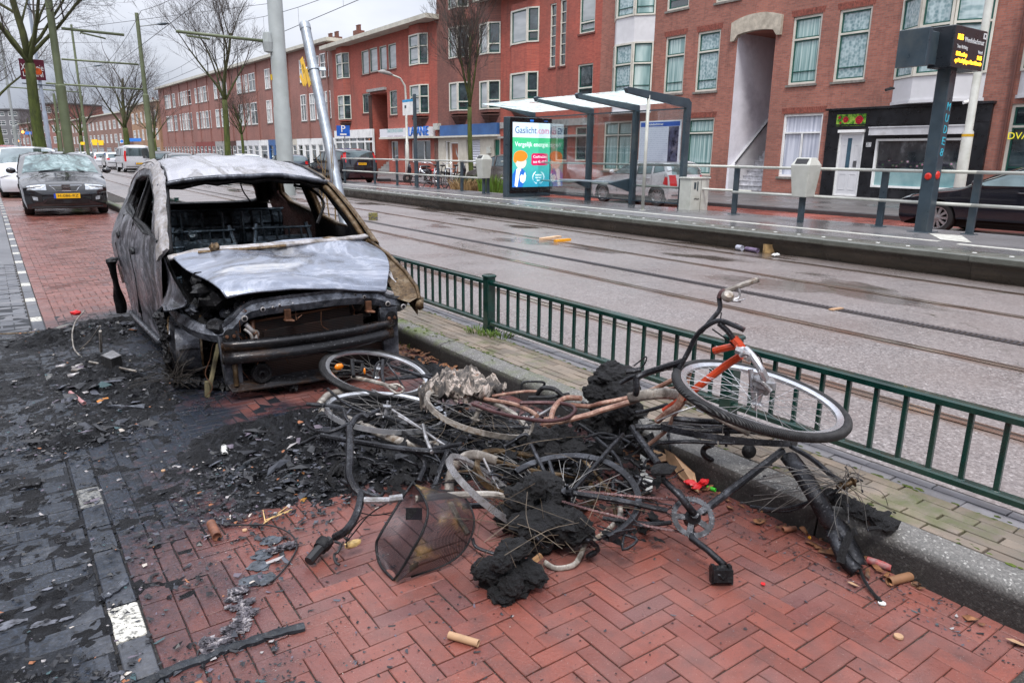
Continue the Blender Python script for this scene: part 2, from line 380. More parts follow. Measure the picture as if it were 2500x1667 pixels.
def asph(name,a,b,sc=60,rough=(.3,.6),pud=0.):
    q=NT(name); v=q.pos(); base=q.ramp(q.noise(v,sc,4,.75),[(.3,a),(.7,b)])
    base=q.mix(q.ramp(q.noise(v,.6,5,.65),[(.4,(0,0,0)),(.65,(.5,)*3)]),base,tuple(c*.62 for c in a))
    r=q.ramp(q.noise(v,.5,5,.6),[(.4,(rough[0],)*3),(.62,(rough[1],)*3)])
    q.set(col=base,rough=r); q.bump(q.noise(v,sc*2,3,.7),.3,.005); return q.m
M_LANE=asph('lane asphalt',(.10,.103,.115),(.17,.172,.185)); M_PLAT=asph('platform asphalt',(.10,.098,.102),(.20,.195,.2),rough=(.12,.5))
M_RED=asph('red asphalt',(.24,.062,.045),(.33,.095,.07),rough=(.08,.4)); M_WALK=asph('sidewalk asphalt',(.085,.08,.08),(.15,.142,.14),rough=(.2,.6))
M_GROUND=asph('ground dirt',(.09,.085,.08),(.15,.14,.13)); M_BROWNP=asph('brown red paving',(.15,.07,.055),(.26,.13,.11),rough=(.12,.5))
q=NT('wet concrete lip'); v=q.pos(); z=q.sep(v)[2]
base=q.ramp(q.noise(v,5,6,.7),[(.3,(.07,.075,.062)),(.7,(.13,.135,.12))])
base=q.mix(q.n('ShaderNodeMapRange',{0:q.math('ADD',z,q.math('MULTIPLY',q.math('SUBTRACT',q.noise(q.map(v,(.5,.5,3)),3,5,.7),.5),.14)),1:.255,2:.19,3:0.,4:.85}).outputs[0],base,q.ramp(q.noise(q.map(v,(1,1,9)),2,5),[(.35,(.026,.019,.013)),(.65,(.07,.05,.033))]))
q.set(col=base,rough=q.ramp(q.noise(v,3,4),[(.35,(.12,)*3),(.65,(.5,)*3)])); q.bump(q.noise(v,30,5,.7),.3,.01); M_LIP=q.m
q=NT('rail steel'); v=q.pos(); q.set(col=q.ramp(q.noise(q.map(v,(30,1,1)),2,4),[(.35,(.30,.20,.14)),(.65,(.62,.52,.44))]),rough=.2,metal=.85); M_RAIL=q.m
M_GROOVE=mat('rail groove grime',(.035,.022,.015),.7)
M_DGREEN=mat('dark green gloss paint',(.003,.034,.027),.22,var=.25,ns=9,coat=.3,dirt=(.02,.045,.032))
M_SLATE=mat('slate blue powder coat',(.040,.062,.080),.32,var=.15,ns=4,dirt=(.07,.085,.09))
M_CREAMM=mat('off white painted metal',(.50,.51,.47),.35,var=.08,ns=5,dirt=(.36,.37,.31))
M_LINE=mat('worn white road paint',(.55,.55,.50),.5,var=.2,ns=20,dirt=(.3,.29,.26))
M_STUD=mat('white stud',(.6,.6,.58),.4)
# ---------------- ground ----------------
def sheet(name,x0,x1,y0,y1,z,m,slope=0.,th=.3):
    b=MB(); n=max(1,int((y1-y0)/8))
    b.box((0,0,0),(1,1,1)); b.v=[(x0+(x1-x0)*p[0]+slope*(y0+(y1-y0)*p[1]),y0+(y1-y0)*p[1],z-th*(1-p[2])) for p in b.v]
    return b.build(name,m,kind='structure')
b=MB(); b.quad((-900,-300,-.12),(900,-300,-.12),(900,1900,-.12),(-900,1900,-.12)); b.build('ground',M_GROUND,kind='structure')
def bricks(name,m,x0,x1,y0,y1,ztop,mode,L_=.2,W=.1,gap=.006,tilt=.004,seed=1):
    r=random.Random(seed); b=MB(); ch=.0022
    def put(ax,ay,bx,by):
        ax=max(ax,x0);ay=max(ay,y0);bx=min(bx,x1);by=min(by,y1)
        if bx-ax<.02 or by-ay<.02: return
        g=gap/2; ax+=g;ay+=g;bx-=g;by-=g
        z=ztop+r.uniform(-tilt*.5,tilt*.4); tx=r.uniform(-1,1)*tilt*.35; ty=r.uniform(-1,1)*tilt*.35; j=lambda: r.uniform(-.0018,.0018)
        far=by>9
        P=[(ax+j(),ay+j()),(bx+j(),ay+j()),(bx+j(),by+j()),(ax+j(),by+j())]
        sx=[-1,1,1,-1];sy=[-1,-1,1,1]
        if far:
            b.add([(p[0],p[1],z+tx*a+ty*c) for p,a,c in zip(P,sx,sy)],[(0,1,2,3)]); return
        bot=[(p[0],p[1],ztop-.02) for p in P]; mid=[(p[0],p[1],z-ch+tx*a+ty*c) for p,a,c in zip(P,sx,sy)]
        top=[(p[0]-a*ch,p[1]-c*ch,z+tx*a+ty*c) for p,a,c in zip(P,sx,sy)]
        fs=[(8,9,10,11)]
        for l in(0,4):
            for i in range(4): k=(i+1)%4; fs.append((l+i,l+k,l+4+k,l+4+i))
        b.add(bot+mid+top,fs)
    if mode=='herring':
        nx=int((x1-x0)/W)+8; ny=int((y1-y0)/W)+6
        for k in range(-6,ny):
            for mm in range(-2,nx//6+3):
                c=k%6+6*mm-6
                X=x0+c*W;Y=y0+k*W
                if x0-.3<X<x1+.1: put(X,Y,X+3*W,Y+W)
                X=x0+(c+5)*W
                if x0-.3<X<x1+.1: put(X,Y,X+W,Y+3*W)
    elif mode=='alongx':
        k=0;y=y0
        while y<y1:
            x=x0-(L_/2 if k%2 else 0)
            while x<x1: put(x,y,x+L_,y+W); x+=L_
            y+=W;k+=1
    elif mode=='alongy':
        k=0;x=x0
        while x<x1-.01:
            y=y0-(L_/2 if k%2 else 0)
            while y<y1: put(x,y,x+W,y+L_); y+=L_
            x+=W;k+=1
    return b.build(name,m,kind='structure')
sheet('paving_joints',-2.5,2.5,-1,26,-.007,M_JOINT)
bricks('brick_parking_strip',M_BRICK,.315,2.49,.6,20.5,0,'herring',W=.0625,gap=.004,tilt=.0028)
bricks('brick_border',M_BRICK,.215,.315,.6,20.5,0.001,'alongy',seed=3,gap=.005)
bricks('grey_brick_lane',M_GREYB,-2.3,.115,.9,11.5,0,'alongx',seed=4)
sheet('lane',-3.2,.11,11.5,140,.003,M_LANE)
# marker strip: one white block in every five
b=MB();w_=MB();y=1.395;k=0
r=random.Random(5)
while y<40:
    t=w_ if k%5==4 else b
    t.bbox((.122,y+.004,-.02),(.209,y+.204,.002+r.uniform(-.002,.002)),.003); y+=.209;k+=1
b.build('grey_marker_strip',M_GREYB,kind='structure'); w_.build('white_marker_blocks',M_WHITEB,kind='structure')
sheet('far_parking',.1,2.6,20.5,140,-.003,M_BROWNP)
sheet('sooty_joint_fill',-2.3,.11,1.2,8.4,-.0012,M_SOOTJ); sheet('sooty_joint_fill',.115,1.3,3.1,7.6,-.0014,M_SOOTJ)
sheet('near_ground',-6,3.3,-4,.9,-.012,M_JOINT)
# kerb stones
b=MB();y=-.6;r=random.Random(9)
def kerbstone(b,y0,y1,dz=0):
    pr=[(2.475,-.05),(2.488,.09),(2.497,.118),(2.518,.134+dz),(2.62,.139+dz),(2.62,-.05)]
    n=8
    b.grid(lambda u,t:Vector((pr[int(round(t*5))][0],y0+(y1-y0)*u,pr[int(round(t*5))][1])),n,5)
    b.add([(p[0],y0,p[1]) for p in pr],[(0,1,2,3,4,5)]); b.add([(p[0],y1,p[1]) for p in pr],[(5,4,3,2,1,0)])
while y<30: kerbstone(b,y+.003,y+.995,r.uniform(-.003,.003)); y+=1.0
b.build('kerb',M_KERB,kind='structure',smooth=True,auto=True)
sheet('sidewalk_bed',2.6,3.1,-1,140,.125,M_JOINT)
bricks('yellow_paver_strip',M_PAVER,2.622,2.935,-.6,22,.14,'alongy',L_=.21,W=.0625,seed=11,gap=.007)
bricks('blue_grey_paver_strip',M_BLUEP,2.937,3.06,-.6,22,.139,'alongy',L_=.28,W=.0615,seed=12,gap=.004)
sheet('tram_road',3.06,10.05,-6,220,0,M_ROAD,RS*.0+.0155)
sheet('road_edge',3.0,3.3,-6,220,.0,M_ROAD)
# rails
b=MB();gq=MB()
for a in RAILS:
    for (x0,x1,z,t) in((0,.055,.006,b),(.055,.093,-.003,gq),(.093,.112,.004,b)):
        y0,y1=-6,200
        t.cur=0; t.add([(a+x0+RS*y0,y0,z),(a+x1+RS*y0,y0,z),(a+x1+RS*y1,y1,z),(a+x0+RS*y1,y1,z)],[(0,1,2,3)])
for vv in range(len(gq.v)): p=gq.v[vv]; gq.v[vv]=(p[0],p[1],.002)
b.build('tram_rails',M_RAIL,kind='structure'); gq.build('rail_grooves',M_GROOVE,kind='structure')
# slot drain: frame + bars
M_IRON=mat('cast iron grate',(.055,.052,.06),.5,.4,var=.2)
b=MB();k=MB()
dx=lambda y:6.66+.004*y
k.add([(dx(-2),-2,.0025),(dx(-2)+.115,-2,.0025),(dx(60)+.115,60,.0025),(dx(60),60,.0025)],[(0,1,2,3)])
k.build('drain_slot',M_GROOVE,kind='structure')
for s_ in(-.012,.115): b.add([(dx(-2)+s_,-2,.008),(dx(-2)+s_+.014,-2,.008),(dx(60)+s_+.014,60,.008),(dx(60)+s_,60,.008)],[(0,1,2,3)])
y=1.5
while y<22:
    b.add([(dx(y),y,.007),(dx(y)+.115,y+.012,.007),(dx(y)+.115,y+.034,.007),(dx(y),y+.022,.007)],[(0,1,2,3)]); y+=.045
b.build('drain_grate',M_IRON,kind='structure')
# ---------------- tram platform ----------------
PX=lambda y:9.86+.012*(y-4)
M_BLUEBAR=mat('wet slab',(.12,.12,.125),.2,var=.2)
b=MB(); y=-4.;Y1=28.
while y<Y1-.1:
    e=y+2.0; g=.012
    pr=[(.16,-.1),(.15,.0),(.10,.12),(.10,.225),(.0,.24),(-.012,.255),(-.012,.315),(.01,.332),(.16,.336),(.42,.336),(.42,-.1)]
    b.grid(lambda u,t:Vector((PX(y)+pr[int(round(t*10))][0],y+g+(e-y-g)*u,pr[int(round(t*10))][1]-.012)),2,10)
    for yy,o in((y+g,1),(e,-1)):
        b.add([(PX(y)+p[0],yy,p[1]-.012) for p in pr],[tuple(range(11))[::o]])
    y=e
b.build('platform_edge',M_LIP,kind='structure',smooth=True,auto=True)
def strip(name,f0,f1,y0,y1,z0,z1,m,n=30):
    b=MB(); b.grid(lambda u,t:Vector(((f0(y0+(y1-y0)*u) if t<.5 else f1(y0+(y1-y0)*u)),y0+(y1-y0)*u,z1)),n,1,True)
    b.grid(lambda u,t:Vector((f0(y0+(y1-y0)*u),y0+(y1-y0)*u,z0+(z1-z0)*t)),n,1)
    b.grid(lambda u,t:Vector((f1(y0+(y1-y0)*u),y0+(y1-y0)*u,z0+(z1-z0)*t)),n,1,True)
    return b.build(name,m,kind='structure')
strip('platform_surface',lambda y:PX(y)+.41,lambda y:12.95,-6,28,-.1,.326,M_PLAT)
strip('platform_edge_line',lambda y:PX(y)+1.08,lambda y:PX(y)+1.21,4.9,27.5,.3,.331,M_LINE)
strip('platform_edge_line',lambda y:PX(y)+.95,lambda y:PX(y)+1.08,-4,4.6,.3,.331,M_LINE)
b=MB(); b.quad((11.2,4.55,.332),(11.25,5.0,.332),(12.05,5.55,.332),(12.15,5.1,.332)); b.build('platform_line_patch',M_LINE,kind='structure')
b=MB();y=-1
while y<24: b.lathe((PX(y)+.2,y,.324),(0,0,1),[(.0,.004),(.025,.004),(.03,0)],10); y+=.42
b.build('platform_studs',M_STUD,kind='structure')
b=MB(); b.grid(lambda u,t:Vector((12.95+1.9*t,-6+34*u,.2-.1*t)),2,1,True); b.build('paved_verge',M_BROWNP,kind='structure')
sheet('verge_far',10.5,14.8,28,140,.06,M_GROUND)
M_DKERB=mat('dark wet kerb stone',(.045,.043,.045),.35)
b=MB(); b.bbox((14.8,-6,-.05),(15.0,220,.12),.02); b.build('street_kerb',M_DKERB,kind='structure')
sheet('red_lane',15.0,18.3,-6,60,.0,M_RED); sheet('street_far',14.99,18.31,60,220,.0,M_LANE)
b=MB(); b.bbox((18.3,-6,-.05),(18.45,220,.12),.02); b.build('sidewalk_kerb',M_DKERB,kind='structure')
sheet('sidewalk',18.45,40,-10,230,.115,M_WALK)
sheet('left_street',-14,-3.2,-5,220,-.004,M_LANE)
# green railing builder -------------------------------------------------
def railing(label,x,ys,zb,post_ys,cat='railing'):
    e=empty('low_railing',(x,ys[0],zb),label,cat)
    b=MB()
    def seg(y0,y1):
        b.bbox((x-.028,y0,zb+.385),(x+.028,y1,zb+.42),.006)
    def seg2(b,y0,y1): b.bbox((x-.024,y0,zb+.085),(x+.024,y1,zb+.112),.005)
    top=MB();bot=MB();n=0;extra=MB()
    for a,c in zip(post_ys[:-1],post_ys[1:]):
        top.bbox((x-.026,a+.038,zb+.372),(x+.026,c-.038,zb+.402),.007)
        bot.bbox((x-.024,a+.038,zb+.062),(x+.024,c-.038,zb+.09),.006)
        k=int(round((c-a)/.128)); d=(c-a)/k
        for i in range(1,k):
            y=a+d*i
            t=MB() if n<100 else extra
            t.bbox((x-.01,y-.01,zb+.09),(x+.01,y+.01,zb+.373),.003)
            if n<100: t.lathe((x,y,zb+.0885),(0,0,1),[(.017,0),(.013,.004)],8); t.build('baluster',M_DGREEN,e)
            n+=1
    top.build('top_rail',M_DGREEN,e); bot.build('bottom_rail',M_DGREEN,e)
    if extra.v: extra.build('baluster',M_DGREEN,e,kind='stuff')
    for y in post_ys:
        t=MB(); t.bbox((x-.035,y-.035,zb-.12),(x+.035,y+.035,zb+.425),.004); t.build('post',M_DGREEN,e)
        t=MB(); t.bbox((x-.043,y-.043,zb+.425),(x+.043,y+.043,zb+.445),.008); t.build('post_cap',M_DGREEN,e)
    return e
railing('low dark green railing with square posts along the burnt vehicles',2.985,(0,24),.138,[.0-.02,2.24,4.50,6.76,9.02,11.28,13.54,15.8,18.06,20.32])
# ---------------- facades ----------------
def brickmat(name,c1,c2,mort,var=.3,vs=.35,dirt=(.10,.06,.05)):
    q=NT(name); v=q.pos(); x,y,z=q.sep(v)[0:3]
    vv=q.n('ShaderNodeCombineXYZ',{0:q.math('ADD',y,x),1:z,2:0.}).outputs[0]
    bt=q.n('ShaderNodeTexBrick',{'Vector':vv,'Color1':(*c1,1),'Color2':(*c2,1),'Mortar':(*mort,1),'Scale':1.,'Mortar Size':.008,'Brick Width':.22,'Row Height':.068,'Bias':-.1})
    base=bt.outputs[0]
    base=q.mix(q.ramp(q.noise(v,vs,6,.65),[(.42,(0,0,0)),(.72,(.5,)*3)]),base,dirt)
    base=q.mix(q.ramp(q.noise(v,14,4,.7),[(.5,(0,0,0)),(.8,(.4,)*3)]),base,tuple(min(1,c*1.5) for c in c1))
    st=q.noise(q.map(v,(2.2,2.2,.22)),1.3,5,.7); base=q.mix(q.ramp(st,[(.52,(0,0,0)),(.72,(.4,)*3)]),base,(.06,.035,.03))
    q.set(col=base,rough=.8); q.bump(bt.outputs[1],-.4,.01); return q.m
BR_A=brickmat('brown red facade brick',(.40,.145,.10),(.26,.085,.06),(.24,.16,.14))
BR_B=brickmat('bright red facade brick',(.44,.10,.065),(.31,.062,.042),(.28,.10,.08))
BR_C=brickmat('dark brown facade brick',(.27,.10,.075),(.17,.06,.048),(.15,.08,.07))
BR_E=brickmat('dull red facade brick',(.34,.15,.12),(.26,.11,.09),(.24,.13,.11))
BR_F=brickmat('tan facade brick',(.45,.26,.15),(.34,.19,.11),(.22,.15,.10))
BR_G=brickmat('far brown facade brick',(.32,.18,.14),(.25,.14,.11),(.15,.1,.08))
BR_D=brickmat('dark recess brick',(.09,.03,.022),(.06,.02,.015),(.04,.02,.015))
M_FRAME=mat('cream window frame paint',(.62,.60,.53),.45,var=.06,ns=3,dirt=(.45,.43,.37))
M_WFRAME=mat('white window frame paint',(.82,.82,.81),.4,var=.05,ns=3,dirt=(.55,.55,.54))
M_SASH=mat('dark green sash paint',(.010,.085,.065),.35)
M_SASHW=mat('white sash paint',(.68,.68,.66),.4)
M_SILL=mat('weathered stone sill',(.22,.20,.18),.7,var=.25,ns=8,dirt=(.10,.10,.07))
M_BSILL=mat('brick sill',(.13,.04,.03),.7,var=.25,ns=8)
M_CREAM=mat('cream render wall',(.58,.54,.46),.7,var=.1,ns=2,dirt=(.42,.38,.31))
M_STONE=mat('pale lintel stone',(.47,.42,.34),.75,var=.2,ns=5,bump=.3,dirt=(.28,.25,.2))
M_GREYST=mat('grey concrete lintel',(.33,.32,.31),.75,var=.2,ns=5)
M_WHITE=mat('white painted wall',(.62,.62,.64),.6,var=.06,ns=1.5,dirt=(.50,.50,.51))
M_LILAC=mat('white plaster stair wall',(.80,.79,.86),.7,var=.08,ns=1.2,dirt=(.45,.44,.5))
M_BLACKP=mat('black shopfront panel',(.010,.011,.014),.3,var=.3,ns=3,dirt=(.03,.03,.035))
M_BLUE=mat('blue fascia board',(.035,.11,.30),.4,var=.18,ns=1.1,dirt=(.06,.15,.33))
M_ROOFE=mat('cream roof eave',(.52,.50,.43),.6,var=.12,ns=2,dirt=(.36,.34,.28))
M_ROOFT=mat('grey roofing felt',(.10,.10,.105),.8)
M_CHIM=mat('chimney brick',(.16,.07,.05),.8,var=.3,ns=12)
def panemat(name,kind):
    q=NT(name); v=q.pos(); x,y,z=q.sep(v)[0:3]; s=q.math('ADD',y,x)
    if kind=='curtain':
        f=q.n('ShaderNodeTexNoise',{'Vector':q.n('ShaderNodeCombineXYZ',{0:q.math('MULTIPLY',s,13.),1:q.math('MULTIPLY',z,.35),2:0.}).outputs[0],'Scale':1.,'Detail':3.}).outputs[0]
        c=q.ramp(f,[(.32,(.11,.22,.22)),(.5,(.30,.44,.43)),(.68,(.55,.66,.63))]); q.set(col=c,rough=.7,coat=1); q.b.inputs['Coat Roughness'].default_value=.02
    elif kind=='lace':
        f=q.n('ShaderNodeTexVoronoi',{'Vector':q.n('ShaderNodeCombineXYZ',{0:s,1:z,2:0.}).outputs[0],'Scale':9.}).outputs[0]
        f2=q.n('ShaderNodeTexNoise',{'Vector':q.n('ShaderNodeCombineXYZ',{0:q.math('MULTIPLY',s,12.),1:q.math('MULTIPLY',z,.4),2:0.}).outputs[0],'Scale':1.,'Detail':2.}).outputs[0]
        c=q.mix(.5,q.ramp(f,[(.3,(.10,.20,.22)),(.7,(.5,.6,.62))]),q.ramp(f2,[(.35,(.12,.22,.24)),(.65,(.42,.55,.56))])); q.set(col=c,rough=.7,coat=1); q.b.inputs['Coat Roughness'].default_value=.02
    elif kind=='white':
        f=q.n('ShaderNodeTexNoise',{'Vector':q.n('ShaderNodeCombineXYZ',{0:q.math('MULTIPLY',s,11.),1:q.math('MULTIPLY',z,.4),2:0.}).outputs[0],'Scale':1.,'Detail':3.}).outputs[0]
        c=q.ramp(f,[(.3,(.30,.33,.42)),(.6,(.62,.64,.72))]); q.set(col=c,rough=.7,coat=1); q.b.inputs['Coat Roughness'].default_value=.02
    elif kind=='blind_or_glare':
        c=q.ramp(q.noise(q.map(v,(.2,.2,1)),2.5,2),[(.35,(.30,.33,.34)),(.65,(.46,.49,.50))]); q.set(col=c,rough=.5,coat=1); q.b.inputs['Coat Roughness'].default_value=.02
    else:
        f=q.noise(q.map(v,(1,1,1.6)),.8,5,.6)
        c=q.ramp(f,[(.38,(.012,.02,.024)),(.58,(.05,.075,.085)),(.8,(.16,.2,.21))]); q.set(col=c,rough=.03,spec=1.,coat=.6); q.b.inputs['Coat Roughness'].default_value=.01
    return q.m
PANE={k:panemat('window glass over '+k,k) for k in('curtain','lace','white','blind_or_glare','dark')}
class Fac:
    def __init__(s,p0,p1,name=None):   # from right end (p0) to left end (p1), plan points
        s.p=Vector((p0[0],p0[1],0)); e=Vector((p1[0],p1[1],0)); s.L=(e-s.p).length; s.d=(e-s.p).normalized(); s.n=Vector((-s.d.y,s.d.x,0))
        s.Z=Vector((0,0,1))
    def uz(s,z,x,y,dep=0.):
        px,py=zp(z,x,y); P=onp(px,py,s.p+s.n*dep,s.n); return (P-s.p).dot(s.d),P.z
    def win(s,z,xb,yb,xt,yt,dep=0.):
        u1,z0=s.uz(z,xb,yb,dep); u0,z1=s.uz(z,xt,yt,dep); return (min(u0,u1),max(u0,u1),z0,z1)
    def P(s,u,z,dep=0.): return s.p+s.d*u+s.n*dep+s.Z*z
    def bx(s,b,u0,u1,z0,z1,d0,d1): return b.obox(s.P((u0+u1)/2,(z0+z1)/2,(d0+d1)/2),s.d*((u1-u0)/2),s.n*((d1-d0)/2),s.Z*((z1-z0)/2))
    def ring(s,b,u0,u1,z0,z1,w,d0,d1):
        s.bx(b,u0,u0+w,z0,z1,d0,d1); s.bx(b,u1-w,u1,z0,z1,d0,d1); s.bx(b,u0+w,u1-w,z0,z0+w,d0,d1); s.bx(b,u0+w,u1-w,z1-w,z1,d0,d1)
    def wall(s,ua,ub,zt,holes,m,parent,back=9,rd=.22,z0=0.,name='wall'):
        b=MB(); us=sorted({ua,ub,*[h[0] for h in holes],*[h[1] for h in holes]}); zs=sorted({z0,zt,*[h[2] for h in holes],*[h[3] for h in holes]})
        us=[u for u in us if ua<=u<=ub]; zs=[q for q in zs if z0<=q<=zt]
        for i in range(len(us)-1):
            for j in range(len(zs)-1):
                cu=(us[i]+us[i+1])/2;cz=(zs[j]+zs[j+1])/2
                if any(h[0]<cu<h[1] and h[2]<cz<h[3] for h in holes): continue
                b.quad(s.P(us[i],zs[j]),s.P(us[i+1],zs[j]),s.P(us[i+1],zs[j+1]),s.P(us[i],zs[j+1]))
        for h in holes:
            a0,a1,h0,h1=max(h[0],ua),min(h[1],ub),max(h[2],z0),min(h[3],zt)
            r=-(h[4] if len(h)>4 else rd)
            b.quad(s.P(a0,h0),s.P(a0,h1),s.P(a0,h1,r),s.P(a0,h0,r)); b.quad(s.P(a1,h0),s.P(a1,h0,r),s.P(a1,h1,r),s.P(a1,h1))
            b.quad(s.P(a0,h1),s.P(a1,h1),s.P(a1,h1,r),s.P(a0,h1,r)); b.quad(s.P(a0,h0),s.P(a0,h0,r),s.P(a1,h0,r),s.P(a1,h0))
            if len(h)<=4: b.quad(s.P(a0,h0,r),s.P(a0,h1,r),s.P(a1,h1,r),s.P(a1,h0,r))
        b.quad(s.P(ua,z0),s.P(ua,zt),s.P(ua,zt,-back),s.P(ua,z0,-back)); b.quad(s.P(ub,z0),s.P(ub,z0,-back),s.P(ub,zt,-back),s.P(ub,zt))
        b.quad(s.P(ua,zt),s.P(ub,zt),s.P(ub,zt,-back),s.P(ua,zt,-back)); b.quad(s.P(ua,z0,-back),s.P(ua,zt,-back),s.P(ub,zt,-back),s.P(ub,z0,-back))
        return b.build(name,m,parent)
    def window(s,r,parent,style='transom',fr=None,sash=None,pane='curtain',sill=None,fw=.07,frac=.68,dep=-.1,name='window',lbl=None):
        fr=fr or M_FRAME; sash=sash or M_SASH; u0,u1,z0,z1=r; W=u1-u0;Hh=z1-z0
        b=MB(); s.ring(b,u0,u1,z0,z1,fw,dep,dep+.07)
        lights=[]
        a0,a1,c0,c1=u0+fw,u1-fw,z0+fw,z1-fw
        if style=='transom': 
            zt=c0+(c1-c0)*frac; s.bx(b,a0,a1,zt-.035,zt+.035,dep,dep+.065); lights=[(a0,a1,c0,zt-.035),(a0,a1,zt+.035,c1)]
        elif style=='pair':
            um=a0+(a1-a0)*.36; s.bx(b,um-.03,um+.03,c0,c1,dep,dep+.065); lights=[(a0,um-.03,c0,c1),(um+.03,a1,c0,c1)]
        elif style=='pairt':
            um=(a0+a1)/2; zt=c0+(c1-c0)*frac; s.bx(b,um-.03,um+.03,c0,zt-.03,dep,dep+.06); s.bx(b,a0,a1,zt-.03,zt+.03,dep,dep+.065); lights=[(a0,um-.03,c0,zt-.03),(um+.03,a1,c0,zt-.03),(a0,a1,zt+.03,c1)]
        elif style=='cross':
            um=(a0+a1)/2; zt=c0+(c1-c0)*frac; s.bx(b,um-.03,um+.03,c0,c1,dep,dep+.06); s.bx(b,a0,a1,zt-.03,zt+.03,dep,dep+.065)
            lights=[(a0,um-.03,c0,zt-.03),(um+.03,a1,c0,zt-.03),(a0,um-.03,zt+.03,c1),(um+.03,a1,zt+.03,c1)]
        elif style=='ladder':
            k=6; hh=(c1-c0)/k; lights=[(a0,a1,c0+i*hh,c0+(i+1)*hh-.04) for i in range(k)]
            for i in range(1,k): s.bx(b,a0,a1,c0+i*hh-.04,c0+i*hh,dep,dep+.06)
        else: lights=[(a0,a1,c0,c1)]
        w=b.build(name,fr,parent,label=lbl)
        if sash!='none':
            sb=MB()
            for (p,q_,r_,t) in lights: s.ring(sb,p,q_,r_,t,.045 if W>.5 else .02,dep-.03,dep+.03)
            if style in('transom','pair') and Hh>1.3:
                p,q_,r_,t=lights[0] ; zz=r_+(t-r_)*.26; s.bx(sb,p,q_,zz-.015,zz+.015,dep-.03,dep+.025)
            sb.build('sash',sash,w)
        g=MB()
        for (p,q_,r_,t) in lights: g.quad(s.P(p,r_,dep-.012),s.P(q_,r_,dep-.012),s.P(q_,t,dep-.012),s.P(p,t,dep-.012))
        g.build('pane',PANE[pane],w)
        if sill:
            t=MB(); s.bx(t,u0-.06,u1+.06,z0-.09,z0-.003,dep,.06); t.build('sill',sill,w)
        return w
    def bay(s,u0,u1,dep,zones,parent,side=.55,body=None,fr=None,pane='lace',name='bay_window',cap=True,corbel=False,farpane='dark'):
        # projecting bay; zones: (z0,z1,'win'/'pan')
        body=body or M_WHITE; fr=fr or M_FRAME
        A=[s.P(u0,0),s.P(u0+side,0,dep),s.P(u1-side,0,dep),s.P(u1,0)]
        zb=min(z[0] for z in zones); zt=max(z[1] for z in zones)
        o=None
        faces=[(A[0],A[1]),(A[1],A[2]),(A[2],A[3])]
        for (z0,z1,k) in zones:
            if k=='win': continue
            b=MB(); b.prism([p+s.Z*z0 for p in A],s.Z*(z1-z0)); o=b.build(name,body,parent)
        # floor/ceiling slabs slightly proud
        e=.05; Q=[s.P(u0-e,0),s.P(u0+side-e*.4,0,dep+e),s.P(u1-side+e*.4,0,dep+e),s.P(u1+e,0)]
        if cap:
            b=MB(); b.prism([p+s.Z*(zb-.10) for p in Q],s.Z*.10); b.build('bay_sill',body,parent); b=MB(); b.prism([p+s.Z*zt for p in Q],s.Z*.08); b.build('bay_cap',body,parent)
        if corbel:
            c=MB(); zz=zb-.10
            for i in range(9):
                k=1-(i+1)/9.5; Q2=[s.P(u0+(1-k)*(u1-u0)*.32,0),s.P(u0+side+(1-k)*(u1-u0)*.2,0,dep*k+.02),s.P(u1-side-(1-k)*(u1-u0)*.2,0,dep*k+.02),s.P(u1-(1-k)*(u1-u0)*.32,0)]
                c.prism([p+s.Z*(zz-(i+1)*.085) for p in Q2],s.Z*.075)
            c.build('corbel',BR_D,o)
        for (z0,z1,k) in zones:
            if k!='win': continue
            for i,(a,c) in enumerate(faces):
                ff=Fac(a,c); 
                if i==1 and ff.L>1.9: 
                    t=MB(); ff.window((0,ff.L,z0,z1),parent,'transom',fr,M_SASH,pane,None,.09,.6,-.02)
                elif i==1: ff.window((0,ff.L,z0,z1),parent,'transom' if z1-z0>2 else 'plain',fr,M_SASH,pane,None,.09,.6,-.02)
                else: ff.window((0,ff.L,z0,z1),parent,'transom' if z1-z0>2 else ('transom' if i==0 else 'plain'),fr,M_SASH,pane if i else farpane,None,.07,.6 if z1-z0>2 else .3,-.02)
        return o
def xl(y): return 26.5+.008*(y-20)
MAIN=Fac((xl(0),0),(xl(62),62))
base_z=.115
def bldg(name,label,cat='building',group=None):
    return empty(name,(0,0,0),label,cat,group)
U=lambda z,x,y: MAIN.uz(z,x,y)[0]
# --- building A: brown red brick with stair opening and black shopfront
uA0=U('R4',1700,620); uA1=U('R3',742,500); uB1=U('R2',1742,600); uC1=U('R2',1312,700); uD1=U('R2',600,600)
print('U bounds',uA0,uA1,uB1,uC1,uD1)
BA=bldg('brick_townhouse','brown red brick house row with cream stair arch and black shopfront at street level','house')
wins=[('R4',308,528,530,80,'curtain'),('R4',585,508,840,32,'lace'),('R3',1170,645,1330,235,'curtain'),('R3',1385,632,1570,198,'lace')]
H_=[];W_=[]
for z,a,b_,c,d,p in wins:
    r=MAIN.win(z,a,b_,c,d); W_.append((r,'transom',M_FRAME,M_SASH,p,M_SILL,.68))
for (z,a,b_) in (('R3',1195,82),('R3',1530,24)):
    u,zz=MAIN.uz(z,a,b_); W_.append(((u-1.35,u,zz,zz+2.2),'transom',M_FRAME,M_SASH,'dark',M_SILL,.68))
r=MAIN.win('R4',250,1090,533,697); W_.append((r,'pairt',M_WFRAME,'none','white',M_SILL,.72))
r=MAIN.win('R3',1318,1195,1525,803); W_.append((r,'transom',M_FRAME,M_SASH,'curtain',M_SILL,.76))
r=MAIN.win('R3',757,1165,960,825); W_.append((r,'cross',M_FRAME,M_SASH,'curtain',M_SILL,.74))
for w_ in W_: H_.append(w_[0])
